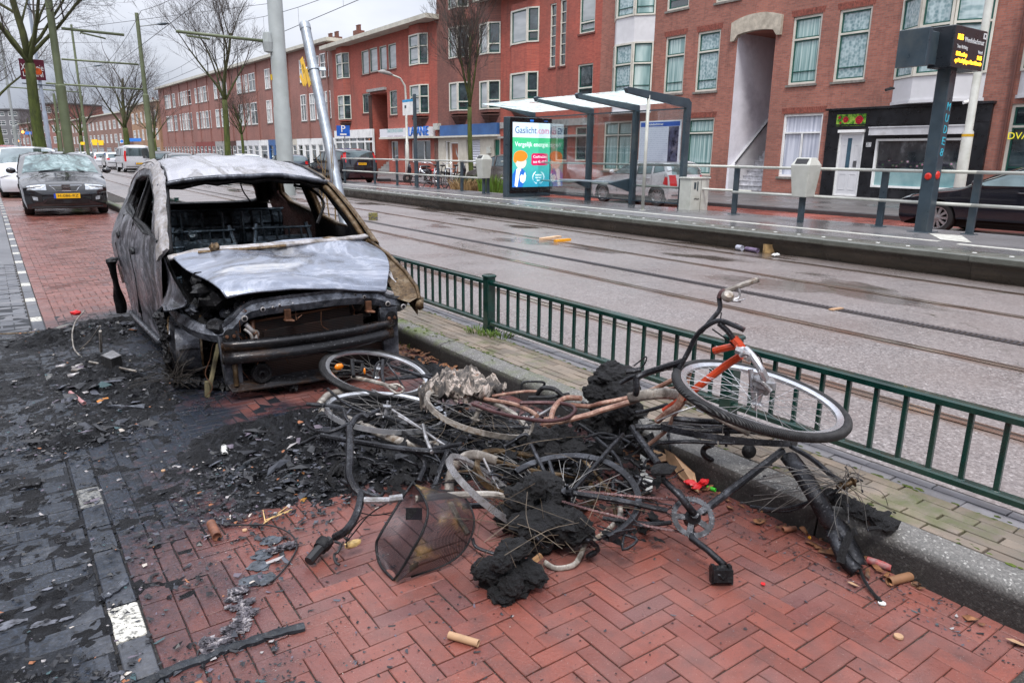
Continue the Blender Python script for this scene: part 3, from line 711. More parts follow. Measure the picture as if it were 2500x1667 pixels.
# stair opening
so0=MAIN.uz('R4',222,400)[0]; so1=MAIN.uz('R3',1672,400)[0]; zso=MAIN.uz('R3',1820,205)[1]
H_.append((so0,so1,.05,zso,4.6))
sf=MAIN.win('R4',520,1205,1580,640)
zs1=sf[3]; sf=(MAIN.uz('R4',1545,900)[0],MAIN.uz('R4',575,680)[0],.115,zs1)
MAIN.wall(uA0,uA1,13.5,H_,BR_A,BA,back=9,name='wall')
for r,st,fr,sa,pn,sl_,frac in W_:
    MAIN.window(r,BA,st,fr,sa,pn,sl_,.085,frac,-.12)
    if r[3]<8.8:
        t=MB(); n=int((r[1]-r[0]+.2)/.075)
        for i in range(n):
            k=(i+.5)/n-.5; uu=(r[0]+r[1])/2+k*(r[1]-r[0]+.2); b_=.012
            t.cur=0; c_=MAIN.P(uu,r[3]+.13,.0); MAIN_d=MAIN.d; ax=(MAIN.d*math.cos(k*.35)+MAIN.Z*-math.sin(k*.35)); 
            t.obox(c_,MAIN.d*.031,MAIN.n*.006,(MAIN.Z+MAIN.d*k*.35)*.11)
        t.build('brick_arch',mat('soldier course brick',(.24,.065,.045),.8,var=.4,ns=11),BA)
# stair interior
t=MB(); d=4.5
b=MB(); b.quad(MAIN.P(so1-.002,.05,-.0),MAIN.P(so1-.002,zso,0),MAIN.P(so1-.002,zso,-4.6),MAIN.P(so1-.002,.05,-4.6)); 
b.quad(MAIN.P(so0,.05,-4.55),MAIN.P(so1,.05,-4.55),MAIN.P(so1,zso,-4.55),MAIN.P(so0,zso,-4.55)); b.build('stair_wall',M_LILAC,BA)
b=MB(); n=15
for i in range(n):
    MAIN.bx(b,so0+.01,so1-.28,.1+i*.205,.1+(i+1)*.205,-4.5,-.35-i*.235)
    MAIN.bx(b,so0+.01,so1-.28,.1+(i+1)*.205,.1+(i+1)*.205+.03,-.6-i*.235,-.31-i*.235)
b.build('stairs',mat('grey stone step',(.55,.55,.58),.6,var=.3,ns=7),BA)
b=MB(); b.prism([MAIN.P(so1-.27,.1,-.15),MAIN.P(so1-.27,1.15,-.15),MAIN.P(so1-.27,4.5,-3.95),MAIN.P(so1-.27,3.2,-4.4),MAIN.P(so1-.27,.1,-4.4)],MAIN.d*.26)
b.build('stair_parapet',mat('grey tiled stair wall',(.55,.55,.57),.6,var=.1,ns=3),BA)
b=MB(); b.tube([MAIN.P(so1-.30,1.25,-.15),MAIN.P(so1-.30,4.6,-3.95)],.03,8); b.build('handrail',M_BLACKP,BA)
# cream lintel
b=MB(); uc=(so0+so1)/2; hw=(so1-so0)/2+.12; n=14; pts=[]
top=[];bot=[]
for i in range(n+1):
    k=i/n*2-1; u=uc+k*(hw+.16); top.append((u,zso+.62-.22*abs(k)**2.2)); 
for i in range(n+1):
    k=i/n*2-1; u=uc-k*(hw+.16); zb_=zso-.02-.16*abs(k)**2 if abs(k)<.83 else zso-.33; bot.append((u,zb_))
pl=top+bot
b.prism([MAIN.P(u,z,-.1) for u,z in pl],MAIN.n*.24); b.build('stair_lintel',M_STONE,BA)
# black shopfront
zt=sf[3]
dr=MAIN.win('R4',592,1210,795,818); fl=MAIN.win('R4',618,782,808,703); sw=MAIN.win('R4',830,1155,1438,852); sh=MAIN.win('R4',838,838,1465,778)
b=MB(); D0,D1=-.04,.10
us=[sf[0],sw[0],sw[1],dr[0],dr[1],sf[1]]
MAIN.bx(b,sf[0],sw[0],.115,zt,D0,D1); MAIN.bx(b,sw[1],dr[0],.115,sw[3],D0,D1); MAIN.bx(b,dr[1],sf[1],.115,sw[3],D0,D1)
MAIN.bx(b,sw[0],sw[1],.115,sw[2],D0,D1); MAIN.bx(b,sw[0],sf[1],sh[3]+.0,zt,D0,D1-.003); MAIN.bx(b,sw[0],dr[0]+.0,sw[3],sh[3],D0,D1-.006); MAIN.bx(b,dr[0],dr[1],fl[2]-.05,sh[3],D0,D1-.009); MAIN.bx(b,dr[1],sf[1],sw[3],sh[3],D0,D1-.006)
MAIN.bx(b,sf[0]-.06,sf[1]+.06,zt,zt+.07,D0,D1+.12); MAIN.bx(b,sf[0],sf[1],zt-.55,zt-.5,D1,D1+.02)
SFR=b.build('shopfront',M_BLACKP,BA)
b=MB(); MAIN.ring(b,dr[0],dr[1],dr[2],dr[3],.08,.0,.06); o=b.build('door_frame',M_WFRAME,SFR)
b=MB(); MAIN.bx(b,dr[0]+.08,dr[1]-.08,dr[2]+.01,dr[3]-.08,-.0,.035)
mdx=(dr[0]+dr[1])/2
for (a,c,e,f_) in((dr[0]+.17,mdx-.06,.25,.85),(mdx+.06,dr[1]-.17,.25,.85),(dr[0]+.17,dr[0]+.33,1.0,1.9),(dr[1]-.33,dr[1]-.17,1.0,1.9)):
    MAIN.ring(b,a,c,dr[2]+e,dr[2]+f_,.025,.035,.045)
DR=b.build('door',M_WHITE,BA,label='white panelled front door with narrow glass strip')
b=MB(); MAIN.bx(b,mdx-.02,mdx+.14,dr[2]+.98,dr[3]-.2,.036,.045); b.build('door_glass',mat('door glass',(.05,.10,.14),.1),DR)
b=MB(); MAIN.bx(b,dr[0]+.2,dr[0]+.32,dr[2]+1.1,dr[2]+1.32,.036,.07); b.build('letter_box',mat('steel letterbox',(.25,.26,.28),.3,.8),DR)
b=MB(); MAIN.bx(b,dr[0]-.02,dr[1]+.02,dr[3],dr[3]+.10,.05,.17); b.build('door_canopy',M_WFRAME,BA)
# rose picture panel
q=NT('rose picture'); v=q.pos(); bg_=q.ramp(q.noise(v,7,5,.6),[(.4,(.02,.10,.015)),(.52,(.16,.35,.03)),(.62,(.35,.5,.08)),(.7,(.02,.06,.01))])
q.set(col=bg_,rough=.25); MR=q.m
b=MB(); MAIN.bx(b,fl[0],fl[1],fl[2],fl[3],.05,.105); FLP=b.build('flower_panel',MR,BA,label='panel above the door printed with red roses')
MRED=mat('rose red',(.55,.01,.03),.4); MRED2=mat('rose deep red',(.25,.0,.012),.4)
W__=fl[1]-fl[0];HH=fl[3]-fl[2]
for (a,c,r) in((.22,.5,.36),(.68,.55,.26),(.9,.75,.13),(.85,.28,.10)):
    b=MB(); cu=fl[0]+W__*a; cz=fl[2]+HH*c; rr=r*HH
    for k in range(5):
        r0_=rr*(1-k*.19); b.cur=k%2
        ring=[MAIN.P(cu+math.cos(i/18*2*PI)*r0_*(1+.12*math.sin(i*1.7+k)),cz+math.sin(i/18*2*PI)*r0_*(1+.12*math.cos(i*2.3+k)),.107+k*.003) for i in range(18)]
        b.add(ring,[tuple(range(18))])
    b.build('rose',[MRED,MRED2],FLP)
b=MB(); nb=MAIN.win('R4',804,908,838,880); MAIN.bx(b,nb[0],nb[1],nb[2],nb[3],.10,.115); hn=b.build('house_number',M_WFRAME,BA)
MK=mat('black lettering',(.01,.01,.012),.5)
text('311',.2,MK,hn,MAIN.P((nb[0]+nb[1])/2,(nb[2]+nb[3])/2,.117),-MAIN.d,MAIN.Z,width=(nb[1]-nb[0])*.75)
b=MB(); MAIN.bx(b,sh[0],sh[1],sh[2],sh[3],.10,.32); MAIN.bx(b,sh[0]-.02,sh[1]+.02,sh[3],sh[3]+.04,.09,.35)
b.build('roller_shutter_box',mat('white shutter box',(.6,.6,.62),.45,var=.1,ns=3,dirt=(.35,.34,.33)),BA)
# shop window: frame, glass, display
q=NT('shop window display'); v=q.pos(); z=q.sep(v)[2]
c=q.ramp(q.noise(q.map(v,(1,1,.6)),1.1,5,.6),[(.38,(.012,.016,.02)),(.55,(.05,.055,.06)),(.66,(.18,.19,.2)),(.74,(.03,.03,.04))]);
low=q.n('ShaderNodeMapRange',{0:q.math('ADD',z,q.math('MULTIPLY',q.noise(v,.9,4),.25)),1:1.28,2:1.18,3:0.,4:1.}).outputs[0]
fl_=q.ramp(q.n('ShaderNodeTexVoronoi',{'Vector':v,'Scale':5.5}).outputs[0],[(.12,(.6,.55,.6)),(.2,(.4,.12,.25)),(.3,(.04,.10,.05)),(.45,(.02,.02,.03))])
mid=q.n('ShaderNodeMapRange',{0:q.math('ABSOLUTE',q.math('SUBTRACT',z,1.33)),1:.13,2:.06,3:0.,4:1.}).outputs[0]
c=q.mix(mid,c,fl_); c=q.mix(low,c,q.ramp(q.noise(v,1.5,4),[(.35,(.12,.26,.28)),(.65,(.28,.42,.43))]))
q.set(col=c,rough=.05,spec=.8,coat=.5); MSW=q.m
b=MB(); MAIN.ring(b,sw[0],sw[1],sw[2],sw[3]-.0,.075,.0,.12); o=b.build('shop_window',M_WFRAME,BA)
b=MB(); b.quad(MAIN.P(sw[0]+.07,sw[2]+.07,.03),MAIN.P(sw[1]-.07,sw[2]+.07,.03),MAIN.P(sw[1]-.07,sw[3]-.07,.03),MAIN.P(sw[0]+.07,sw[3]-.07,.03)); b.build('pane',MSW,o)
# white bays of A
u1,zb=MAIN.uz('R3',762,752,.6); u0,_=MAIN.uz('R3',1085,752,.0); 
zz=lambda y,z_='R3',x=900: MAIN.uz(z_,x,y,.6)[1]
MAIN.bay(u0,u1,.6,[(zz(760),zz(650),'pan'),(zz(650),zz(300),'win'),(zz(300),zz(125),'pan'),(zz(125),zz(-230),'win'),(zz(-230),zz(-330),'pan')],BA,side=.75,pane='lace',farpane='curtain')
u1=MAIN.uz('R4',905,560,.6)[0];u0=MAIN.uz('R4',1520,560,.0)[0]; z4=lambda y:MAIN.uz('R4',1200,y,.6)[1]
MAIN.bay(u0,u1,.6,[(z4(612),z4(465),'pan'),(z4(465),z4(-55),'win'),(z4(-55),z4(-200),'pan')],BA,side=.95,pane='lace',farpane='lace')
for (a,c) in((970,548),(1415,622)):
    P0=MAIN.P(*MAIN.uz('R4',a,c,.6),.62 if a<1000 else .2); b=MB(); b.tube([P0,P0+Vector((-.18,.05,.02))],.035,8); b.tube([P0+Vector((-.1,.02,0)),P0+Vector((-.32,.12,-.06))],.05,8); b.build('security_camera',M_BLACKP if a<1000 else M_WFRAME,BA)
b=MB(); p=MAIN.P(uA0+.05,0,.08); b.tube([p+Vector((0,0,.1)),p+Vector((0,0,12))],.045,8); b.build('drainpipe',mat('brown drainpipe',(.12,.045,.035),.5),BA)
# --- house at far right
BR=bldg('brick_townhouse','brick house past the drainpipe, cut by the right edge','house')
w1=MAIN.win('R4',1625,1060,1790,640); w1=(w1[1]-2.1,w1[1],.75,w1[3])
MAIN.wall(-6,uA0-.005,13.5,[w1],BR_A,BR)
MAIN.window(w1,BR,'transom',M_FRAME,M_SASH,'dark',M_SILL,.09,.74,-.12)
u1=MAIN.uz('R4',1690,500,.6)[0]; MAIN.bay(u1-3.2,u1,.6,[(MAIN.uz('R4',1700,580,.6)[1],MAIN.uz('R4',1720,430,.6)[1],'pan'),(MAIN.uz('R4',1720,430,.6)[1],MAIN.uz('R4',1740,130,.6)[1]+.3,'win'),(9.8,10.6,'pan')],BR,side=.9,pane='dark')
MYEL=mat('yellow window lettering',(.7,.6,.03),.5,emit=(.8,.7,.05),es=.3)
lp=MAIN.uz('R4',1722,842); text('DVA',.3,MYEL,BR,MAIN.P(lp[0]-.05,lp[1],.0),-MAIN.d,MAIN.Z)
# --- building B bright red brick
BB=bldg('brick_townhouse','bright red brick house with slit stair windows behind the bus shelter','house')
W_=[]
W_.append((MAIN.win('R3',393,465,445,18),'ladder',M_FRAME,'none','dark',M_BSILL,.5)); W_.append((MAIN.win('R3',460,455,515,-10),'ladder',M_FRAME,'none','dark',M_BSILL,.5))
W_.append((MAIN.win('R3',597,238,715,-80),'transom',M_FRAME,M_SASH,'blind_or_glare',M_BSILL,.25)); W_.append((MAIN.win('R3',583,680,695,430),'transom',M_FRAME,M_SASH,'dark',M_BSILL,.3))
W_.append((MAIN.win('R3',565,1100,650,865),'transom',M_FRAME,M_SASH,'dark',None,.78)); W_.append((MAIN.win('R3',432,1100,520,865),'plain',M_FRAME,'none','dark',None,.78))
MAIN.wall(uA1+.005,uB1,13.0,[x[0] for x in W_],BR_B,BB)
for r,st,fr,sa,pn,sl_,frac in W_: MAIN.window(r,BB,st,fr,sa,pn,sl_,.075,frac,-.12)
u1=MAIN.uz('R3',98,500,.35)[0];u0=MAIN.uz('R3',322,500,.0)[0]; zB=lambda y:MAIN.uz('R3',180,y,.35)[1]
zs=[(zB(735),zB(690),'pan'),(zB(690),zB(500),'win'),(zB(500),zB(305),'pan'),(zB(305),zB(70),'win'),(zB(70),zB(25),'pan')]
MAIN.bay(u0,u1,.38,zs,BB,side=.62,body=BR_B,pane='blind_or_glare',corbel=True,cap=False)
e1=MAIN.uz('R2',1630,20)[0]; ez=MAIN.uz('R2',1640,15)[1]
b=MB(); MAIN.bx(b,u0-.1,e1,ez-.12,ez+.16,-.2,.9); b.build('roof_eave',M_ROOFE,BB)
b=MB(); g=MAIN.win('R3',420,865,712,803); MAIN.bx(b,uA1+.3,uB1-.05,g[2],g[3],.0,.08); b.build('lintel_band',M_GREYST,BB)
b=MB(); g=MAIN.win('R3',420,940,712,918); MAIN.bx(b,uA1+.3,uB1-.05,g[2],g[3],.0,.25); b.build('door_canopy',M_GREYST,BB)
# --- building C dark brown brick with blue fascia
BC=bldg('brick_townhouse','tall dark brown brick house with blue fascia and two columns of bay windows','house')
bf=MAIN.win('R2',1345,935,1735,840); dz=bf[2]
dor=MAIN.win('R2',1400,1190,1452,975); shu=MAIN.win('R2',1508,1125,1602,955); gd=MAIN.win('R2',1695,1190,1735,955); sdw=MAIN.win('R2',1365,1150,1393,965)
MAIN.wall(uB1+.005,uC1,15,[],BR_C,BC,z0=dz-.05)
MAIN.wall(uB1+.005,uC1+.6,dz-.09,[dor,shu,gd,sdw],M_CREAM,BC,name='ground_floor_wall',rd=.3)
b=MB(); MAIN.bx(b,uB1-.0,uC1+.62,dz-.088,dz+.02,.0,.3); b.build('ledge',M_FRAME,BC)
b=MB(); MAIN.bx(b,bf[0],bf[1],bf[2]+.03,bf[3],.0,.22); b.build('blue_fascia',M_BLUE,BC)
b=MB(); MAIN.bx(b,dor[0],dor[1],dor[2],dor[3],-.2,-.12); D_=b.build('door',mat('orange wooden door',(.30,.085,.03),.4,var=.15,ns=4),BC,label='orange brown wooden door')
b=MB(); b.prism([MAIN.P(dor[0]+.15,1.2,-.118),MAIN.P(dor[0]+.5,1.6,-.118),MAIN.P(dor[0]+.5,2.0,-.118)],MAIN.n*.01); b.prism([MAIN.P(dor[0]+.15,1.05,-.118),MAIN.P(dor[0]+.5,.2,-.118),MAIN.P(dor[0]+.55,.7,-.118)],MAIN.n*.01); b.build('door_glass',PANE['blind_or_glare'],D_)
b=MB(); MAIN.ring(b,sdw[0],sdw[1],sdw[2],sdw[3],.06,-.2,-.05); MAIN.ring(b,dor[0],dor[1],dor[2],dor[3],.06,-.12,-.02); o=b.build('window_frame',M_WFRAME,BC)
b=MB()
k=int((shu[3]-shu[2])/.16)
for i in range(k): z0=shu[2]+i*.16; b.prism([MAIN.P(shu[0],z0,-.15),MAIN.P(shu[0],z0+.08,-.11),MAIN.P(shu[0],z0+.155,-.15)],MAIN.d*(shu[1]-shu[0]))
b.build('roller_shutter',mat('white roller shutter',(.62,.63,.70),.4,var=.05),BC)
b=MB(); MAIN.bx(b,gd[0],gd[1],gd[2],gd[3],-.2,-.13); b.build('door',mat('green painted door',(.008,.13,.085),.4,var=.15),BC,label='plain green door')
b=MB(); t=MAIN.win('R2',1655,1050,1680,1005); MAIN.bx(b,t[0],t[1],t[2],t[3],.0,.12); t=MAIN.win('R2',1305,890,1335,845); MAIN.bx(b,t[0],t[1],t[2],t[3],.0,.3); b.build('wall_box',M_CREAMM,BC)
for (xa,xb,xm) in((1360,1526,1420),(1565,1742,1640)):
    u1=MAIN.uz('R2',xa,400,.5)[0];u0=MAIN.uz('R2',xb,400,.0)[0]; zC=lambda y:MAIN.uz('R2',xm,y,.5)[1]; o_=0 if xa<1500 else -28
    o2=0 if xa<1500 else -12
    zs=[(zC(780+o2),zC(760+o2),'pan'),(zC(760+o2),zC(565+o2),'win'),(zC(565+o2),zC(400+o_),'pan'),(zC(400+o_),zC(185+o_),'win'),(zC(185+o_),zC(60+o_*2),'pan'),(zC(60+o_*2),zC(-160+o_*2),'win')]
    MAIN.bay(u0,u1,.5,zs,BC,side=.62,body=BR_C,pane='blind_or_glare',corbel=True,cap=False)
# --- building D restaurant
BD=bldg('brick_townhouse','three storey bright red brick building with LASANIE restaurant sign','house')
zD=lambda y,x: MAIN.uz('R2',x,y,.0)[1]
ztopD=(MAIN.uz('R2',1250,160)[1]+MAIN.uz('R2',700,310)[1])/2
L4=[(793,515,838,338),(848,500,897,320),(915,487,960,307),(975,478,1025,292)]
W_=[(MAIN.win('R2',*x),'plain',M_FRAME,M_SASH,'blind_or_glare',M_BSILL,.5) for x in L4]
W_+=[(MAIN.win('R2',800,778,850,635),'plain',M_FRAME,M_SASH,'dark',M_BSILL,.5),(MAIN.win('R2',985,790,1032,615),'transom',M_FRAME,M_SASH,'dark',M_BSILL,.3)]
rc=MAIN.win('R2',880,1150,965,632); rc=(rc[0],rc[1],.115,rc[3],2.5)
shop=[MAIN.win('R2',995,1100,1040,965),MAIN.win('R2',1135,1110,1262,958),MAIN.win('R2',1085,1180,1115,970)]
sgn=MAIN.win('R2',952,942,1290,868)
uDe=U('R2',797,900); 
MAIN.wall(uC1+.005,uD1,ztopD,[x[0] for x in W_]+[rc]+shop,BR_B,BD,rd=.3)
for r,st,fr,sa,pn,sl_,frac in W_: MAIN.window(r,BD,st,fr,sa,pn,sl_,.07,frac,-.12)
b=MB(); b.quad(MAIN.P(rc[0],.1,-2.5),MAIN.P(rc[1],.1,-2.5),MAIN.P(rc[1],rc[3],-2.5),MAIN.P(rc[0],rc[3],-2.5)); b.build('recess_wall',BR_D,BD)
b=MB()
for i in range(8): MAIN.bx(b,rc[0]+.05,rc[1]-.3,.115+i*.19,.115+(i+1)*.19,-2.4,-.2-i*.25)
b.build('stairs',M_GREYST,BD)
b=MB()
for i in range(4): u=rc[1]+.02+i*.16; MAIN.bx(b,u,u+.09,.115,rc[3]-.05,-.0,.07)
b.build('brick_fluting',BR_D,BD)
b=MB(); l=MAIN.win('R2',843,634,962,597); MAIN.bx(b,l[0],l[1],l[2],l[3],-.1,.25); b.build('lintel',M_GREYST,BD)
for i,r in enumerate(shop): MAIN.window(r,BD,'pair' if i==1 else 'plain',M_WFRAME,'none','dark' if i<2 else 'blind_or_glare',None,.07,.5,-.15,name='shop_window' if i<2 else 'door')
b=MB(); MAIN.bx(b,sgn[0]-.1,sgn[1],sgn[2],sgn[3],.0,.45); 
SG=b.build('shop_sign',mat('white lightbox sign',(.72,.72,.76),.4,var=.04),BD,label='white sign box with blue and teal lettering')
MTE=mat('teal lettering',(.06,.32,.30),.5); MBL=mat('blue raised lettering',(.0,.13,.55),.35); MPU=mat('mauve lettering',(.25,.16,.25),.5)
ua,_=MAIN.uz('R2',1020,905,.45); ub,_=MAIN.uz('R2',1180,905,.45); zm=(sgn[2]+sgn[3])/2; hs=sgn[3]-sgn[2]
text('TANDOORI RESTAURANT',.42,MTE,SG,MAIN.P(ua,zm+.14,.452),-MAIN.d,MAIN.Z,width=2.9)
text('070-380 75 75   WWW.LASANIE.NL',.16,MPU,SG,MAIN.P(ua,zm-.28,.452),-MAIN.d,MAIN.Z,width=2.7)
text('LASANIE',.95,MBL,SG,MAIN.P(ub,zm,.46),-MAIN.d,MAIN.Z,width=3.1,ext=.04)
b=MB(); MAIN.bx(b,sgn[0]-.15,sgn[1]+.1,sgn[2]-.14,sgn[2]-.003,.0,.5); b.build('ledge',M_FRAME,BD)
ws=MAIN.win('R2',632,1180,878,882)
b=MB(); MAIN.bx(b,ws[0],ws[1],.115,.5,.0,.15); MAIN.bx(b,ws[0],ws[1],ws[3]-.7,ws[3],.0,.2)
for k in range(6): u=ws[0]+(ws[1]-ws[0]-.16)*k/5; MAIN.bx(b,u,u+.16,.5,ws[3]-.7,.0,.15)
MAIN.bx(b,ws[0]+.1,ws[1]-.1,2.45,2.6,.0,.13)
o=b.build('white_shopfront',M_WFRAME,BD)
b=MB(); b.quad(MAIN.P(ws[0],.5,.05),MAIN.P(ws[1],.5,.05),MAIN.P(ws[1],ws[3]-.7,.05),MAIN.P(ws[0],ws[3]-.7,.05)); b.build('pane',PANE['dark'],o)
for (xa,xb,ys) in((612,716,((820,655),(540,365))),(1100,1252,((780,582),(446,234)))):
    u1=MAIN.uz('R2',xa,600,.4)[0];u0=MAIN.uz('R2',xb,600,.0)[0]; xm=(xa+xb)/2-15; zC=lambda y:MAIN.uz('R2',xm,y,.4)[1]
    (a,c),(e,f_)=ys
    MAIN.bay(u0,u1,.42,[(zC(a)-.15,zC(a),'pan'),(zC(a),zC(c),'win'),(zC(c),zC(e),'pan'),(zC(e),zC(f_),'win'),(zC(f_),ztopD-.02,'pan')],BD,side=.62,body=BR_B,pane='blind_or_glare',corbel=True,cap=False)
b=MB(); MAIN.bx(b,uC1-.35,uD1+.35,ztopD,ztopD+.3,-1,1.05); b.build('roof_eave',M_ROOFE,BD)
def chimney(f,u,z,parent,w=.9):
    b=MB(); f.bx(b,u-w/2,u+w/2,z-.3,z+.55,-2.2,-1.5); c=b.build('chimney',M_CHIM,parent)
    b=MB()
    for k in range(3): p=f.P(u-w/2+.2+k*(w-.4)/2,z+.55,-1.85); b.lathe(p,(0,0,1),[(.11,0),(.1,.4),(.13,.42),(.13,.48),(.0,.48)],10)
    b.build('chimney_pot',M_CHIM,c)
chimney(MAIN,U('R2',822,230),ztopD+.3,BD)
# --- building E long dull red row
pE=MAIN.P(uD1+.01,0); 
FE=Fac((pE.x,pE.y),(pE.x-.036*66,pE.y+66))
BE=bldg('brick_terrace','long dull red brick terrace with groups of tall white windows','house')
zE=(FE.uz('R1',1840,405)[1]+FE.uz('R1',1110,610)[1]+FE.uz('R2',500,300)[1])/3
uE1=FE.uz('R1',1098,800)[0]
gr=[('R1',1130,748,1192,640),('R1',1225,728,1300,615),('R1',1337,708,1418,585),('R1',1467,680,1545,545),('R1',1622,645,1745,495),('R1',1815,612,1872,460),
('R1',1142,900,1207,788),('R1',1238,893,1310,770),('R1',1352,882,1438,755),('R1',1482,872,1560,738),('R1',1640,860,1760,698),('R1',1830,843,1880,680),
('R2',372,568,497,380),('R2',513,535,560,357),('R2',383,830,468,637),('R2',488,815,577,620)]
gw=[]
for g in gr:
    r=FE.win(*g); W__=r[1]-r[0]
    if W__>2.2: a=W__; parts=[(r[0],r[0]+a*.36),(r[0]+a*.42,r[0]+a*.56),(r[0]+a*.62,r[1])]
    else: parts=[(r[0],r[1])]
    for p_ in parts: gw.append((p_[0],p_[1],r[2],r[3]))
zl=2.95
wall_h=[x for x in gw]
FE.wall(0,uE1,zE,wall_h,BR_E,BE,z0=zl)
for i_,r in enumerate(gw): FE.window(r,BE,'cross' if r[1]-r[0]>.8 else 'transom',M_WFRAME,'none','blind_or_glare' if i_%3 else 'dark',M_SILL,.085,.62,-.06)  # pale panes here stand for bright reflections painted into the glass colour
b=MB(); FE.bx(b,-.2,uE1+.3,zE,zE+.3,-1,.55); b.build('roof_eave',M_ROOFE,BE)
b=MB()
for i in range(14): u=1+uE1*i/14.; b=MB(); FE.bx(b,u,u+.25,zl,zE,.0,.12); b.build('brick_pilaster',BR_E,BE)
# ground floor bays of shopfronts with alternating colours
edges=[FE.uz(*e)[0] for e in (('R2',632,900),('R2',345,900),('Z4',2030,900),('Z4',1660,900),('Z4',1510,900),('Z4',1150,900),('Z4',1000,900),('Z4',810,900),('Z4',500,900),('R1',1098,900))]
cols=[(M_WFRAME,'white'),(M_CREAM,'cream'),(M_BLUE,'blue'),(M_WFRAME,'w'),(M_WHITE,'w'),(BR_D,'b'),(M_GREYST,'g'),(mat('oxblood shopfront',(.22,.03,.02),.5),'r'),(BR_E,'e')]
for i in range(len(edges)-1):
    a,c=edges[i],edges[i+1]; 
    if c-a<.4: continue
    n=max(1,int((c-a)/1.7)); holes=[]
    for k in range(n): w0=a+(c-a)*(k+.15)/n; w1=a+(c-a)*(k+.85)/n; holes.append((w0,w1,.6 if k%2 else .14,2.35))
    FE.wall(a+.005,c-.005,zl-.005,holes,cols[i][0],BE,name='shopfront_wall',back=3)
    for h in holes: FE.window(h,BE,'transom',M_WFRAME if i!=2 else M_BLUE,'none','dark',None,.08,.75,-.12,name='shop_window')
for xx in(430,470,610): chimney(FE,FE.uz('R2',xx-330+300,300)[0]-2,zE+.3,BE)
# --- tan corner building F and further rows
uEe=FE.P(uE1,0)
def simple_row(name,label,p0,L_,ang,zt,m,nw,floors,seed=0,parapet=False,eave=True,wm=None):
    d=Vector((-math.sin(R_(ang)),math.cos(R_(ang)),0)); f=Fac((p0.x,p0.y),(p0.x+d.x*L_,p0.y+d.y*L_)); r=random.Random(seed)
    e=bldg(name,label,'house'); hs=[]
    for fl in range(1,floors):
        z0=fl*(zt-.7)/floors+.55
        for k in range(nw):
            ww=L_/nw; w0=.55 if (k%3==2) else .36; a=ww*k+ww*(.5-w0/2); hs.append((a,a+ww*w0,z0,z0+(zt/floors)*.58))
    gh=[]
    for k in range(nw//2+1):
        ww=L_/(nw//2+1); a=ww*k+ww*.18; gh.append((a,a+ww*.64,.5,2.3))
    f.wall(0,L_,zt,hs+gh,m,e)
    for i_,h in enumerate(hs): f.window(h,e,'cross',M_WFRAME,'none','blind_or_glare' if i_%2 else 'dark',None,.12,.6,-.05)
    for h in gh: f.window(h,e,'transom',M_WFRAME,'none','dark',None,.1,.75,-.12,name='shop_window')
    if eave:
        b=MB(); f.bx(b,-.1,L_+.1,zt,zt+.25,-1,.35); b.build('roof_eave',M_ROOFE,e)
    for k in range(3): chimney(f,L_*(.2+.3*k),zt+.25,e)
    return f,e
ff,_=simple_row('brick_terrace','tan brick corner house beyond the long red terrace',uEe+Vector((-.3,.4,0)),22,2.2,9.6,BR_F,6,3,2)
p=ff.P(ff.L+1,0)
ff,_=simple_row('brick_terrace','mid brown terrace with bay windows behind the yellow signs',p+Vector((-.6,0,0)),60,4.,8.8,BR_G,14,3,3)
p=ff.P(ff.L+1,0)
ff,_=simple_row('brick_terrace','farthest pinkish brown terrace behind the second olive pole',p+Vector((-.6,0,0)),90,7,9.5,BR_E,14,3,4)
# buildings closing the view at the left
q0=G(250,377.2,0)
def block(name,label,px0,px1,ptop,d,m,seed,floors=4):
    a=GD(px1,d);c=GD(px0,d*1.02); f=Fac((a.x,a.y),(c.x,c.y)); zt=DP((px0+px1)/2,ptop,d).z
    e=bldg(name,label,'building'); hs=[]
    n=max(2,int(f.L/4))
    for fl in range(floors):
        for k in range(n): w_=f.L/n; hs.append((w_*k+w_*.15,w_*k+w_*.85,zt*fl/floors+zt/floors*.35,zt*fl/floors+zt/floors*.85))
    f.wall(0,f.L,zt,hs,m,e,back=12)
    for h in hs: f.window(h,e,'cross',M_WFRAME,'none','dark',None,.12,.6,-.1)
    b=MB(); f.bx(b,-.3,f.L+.3,zt,zt+.4,-12,.5); b.build('roof',M_ROOFT,e)
    return f
M_CONC=mat('grey concrete block',(.16,.16,.17),.8,var=.15,ns=.5)
block('apartment_block','grey concrete apartment block closing the street at far left',-60,62,270,230,M_CONC,1,5)
block('brick_block','red brown brick block just right of the mossy tree trunk',118,172,256,210,BR_C,2,4)
block('brick_block','low brown house row between the traffic lights and the mossy tree',62,118,318,260,BR_G,3,2)

# houses on the near side of the street, left of and behind the camera (unseen, added to block low sky light and for reflections)
simple_row('brick_terrace','unseen brown brick terrace added on the near side to shade the street',Vector((-15,88,0)),150,180,11,BR_G,16,3,8)
simple_row('brick_terrace','unseen red brick row added behind the camera to cut low sky light',Vector((-14,-26,0)),60,-90,11,BR_E,8,3,9)
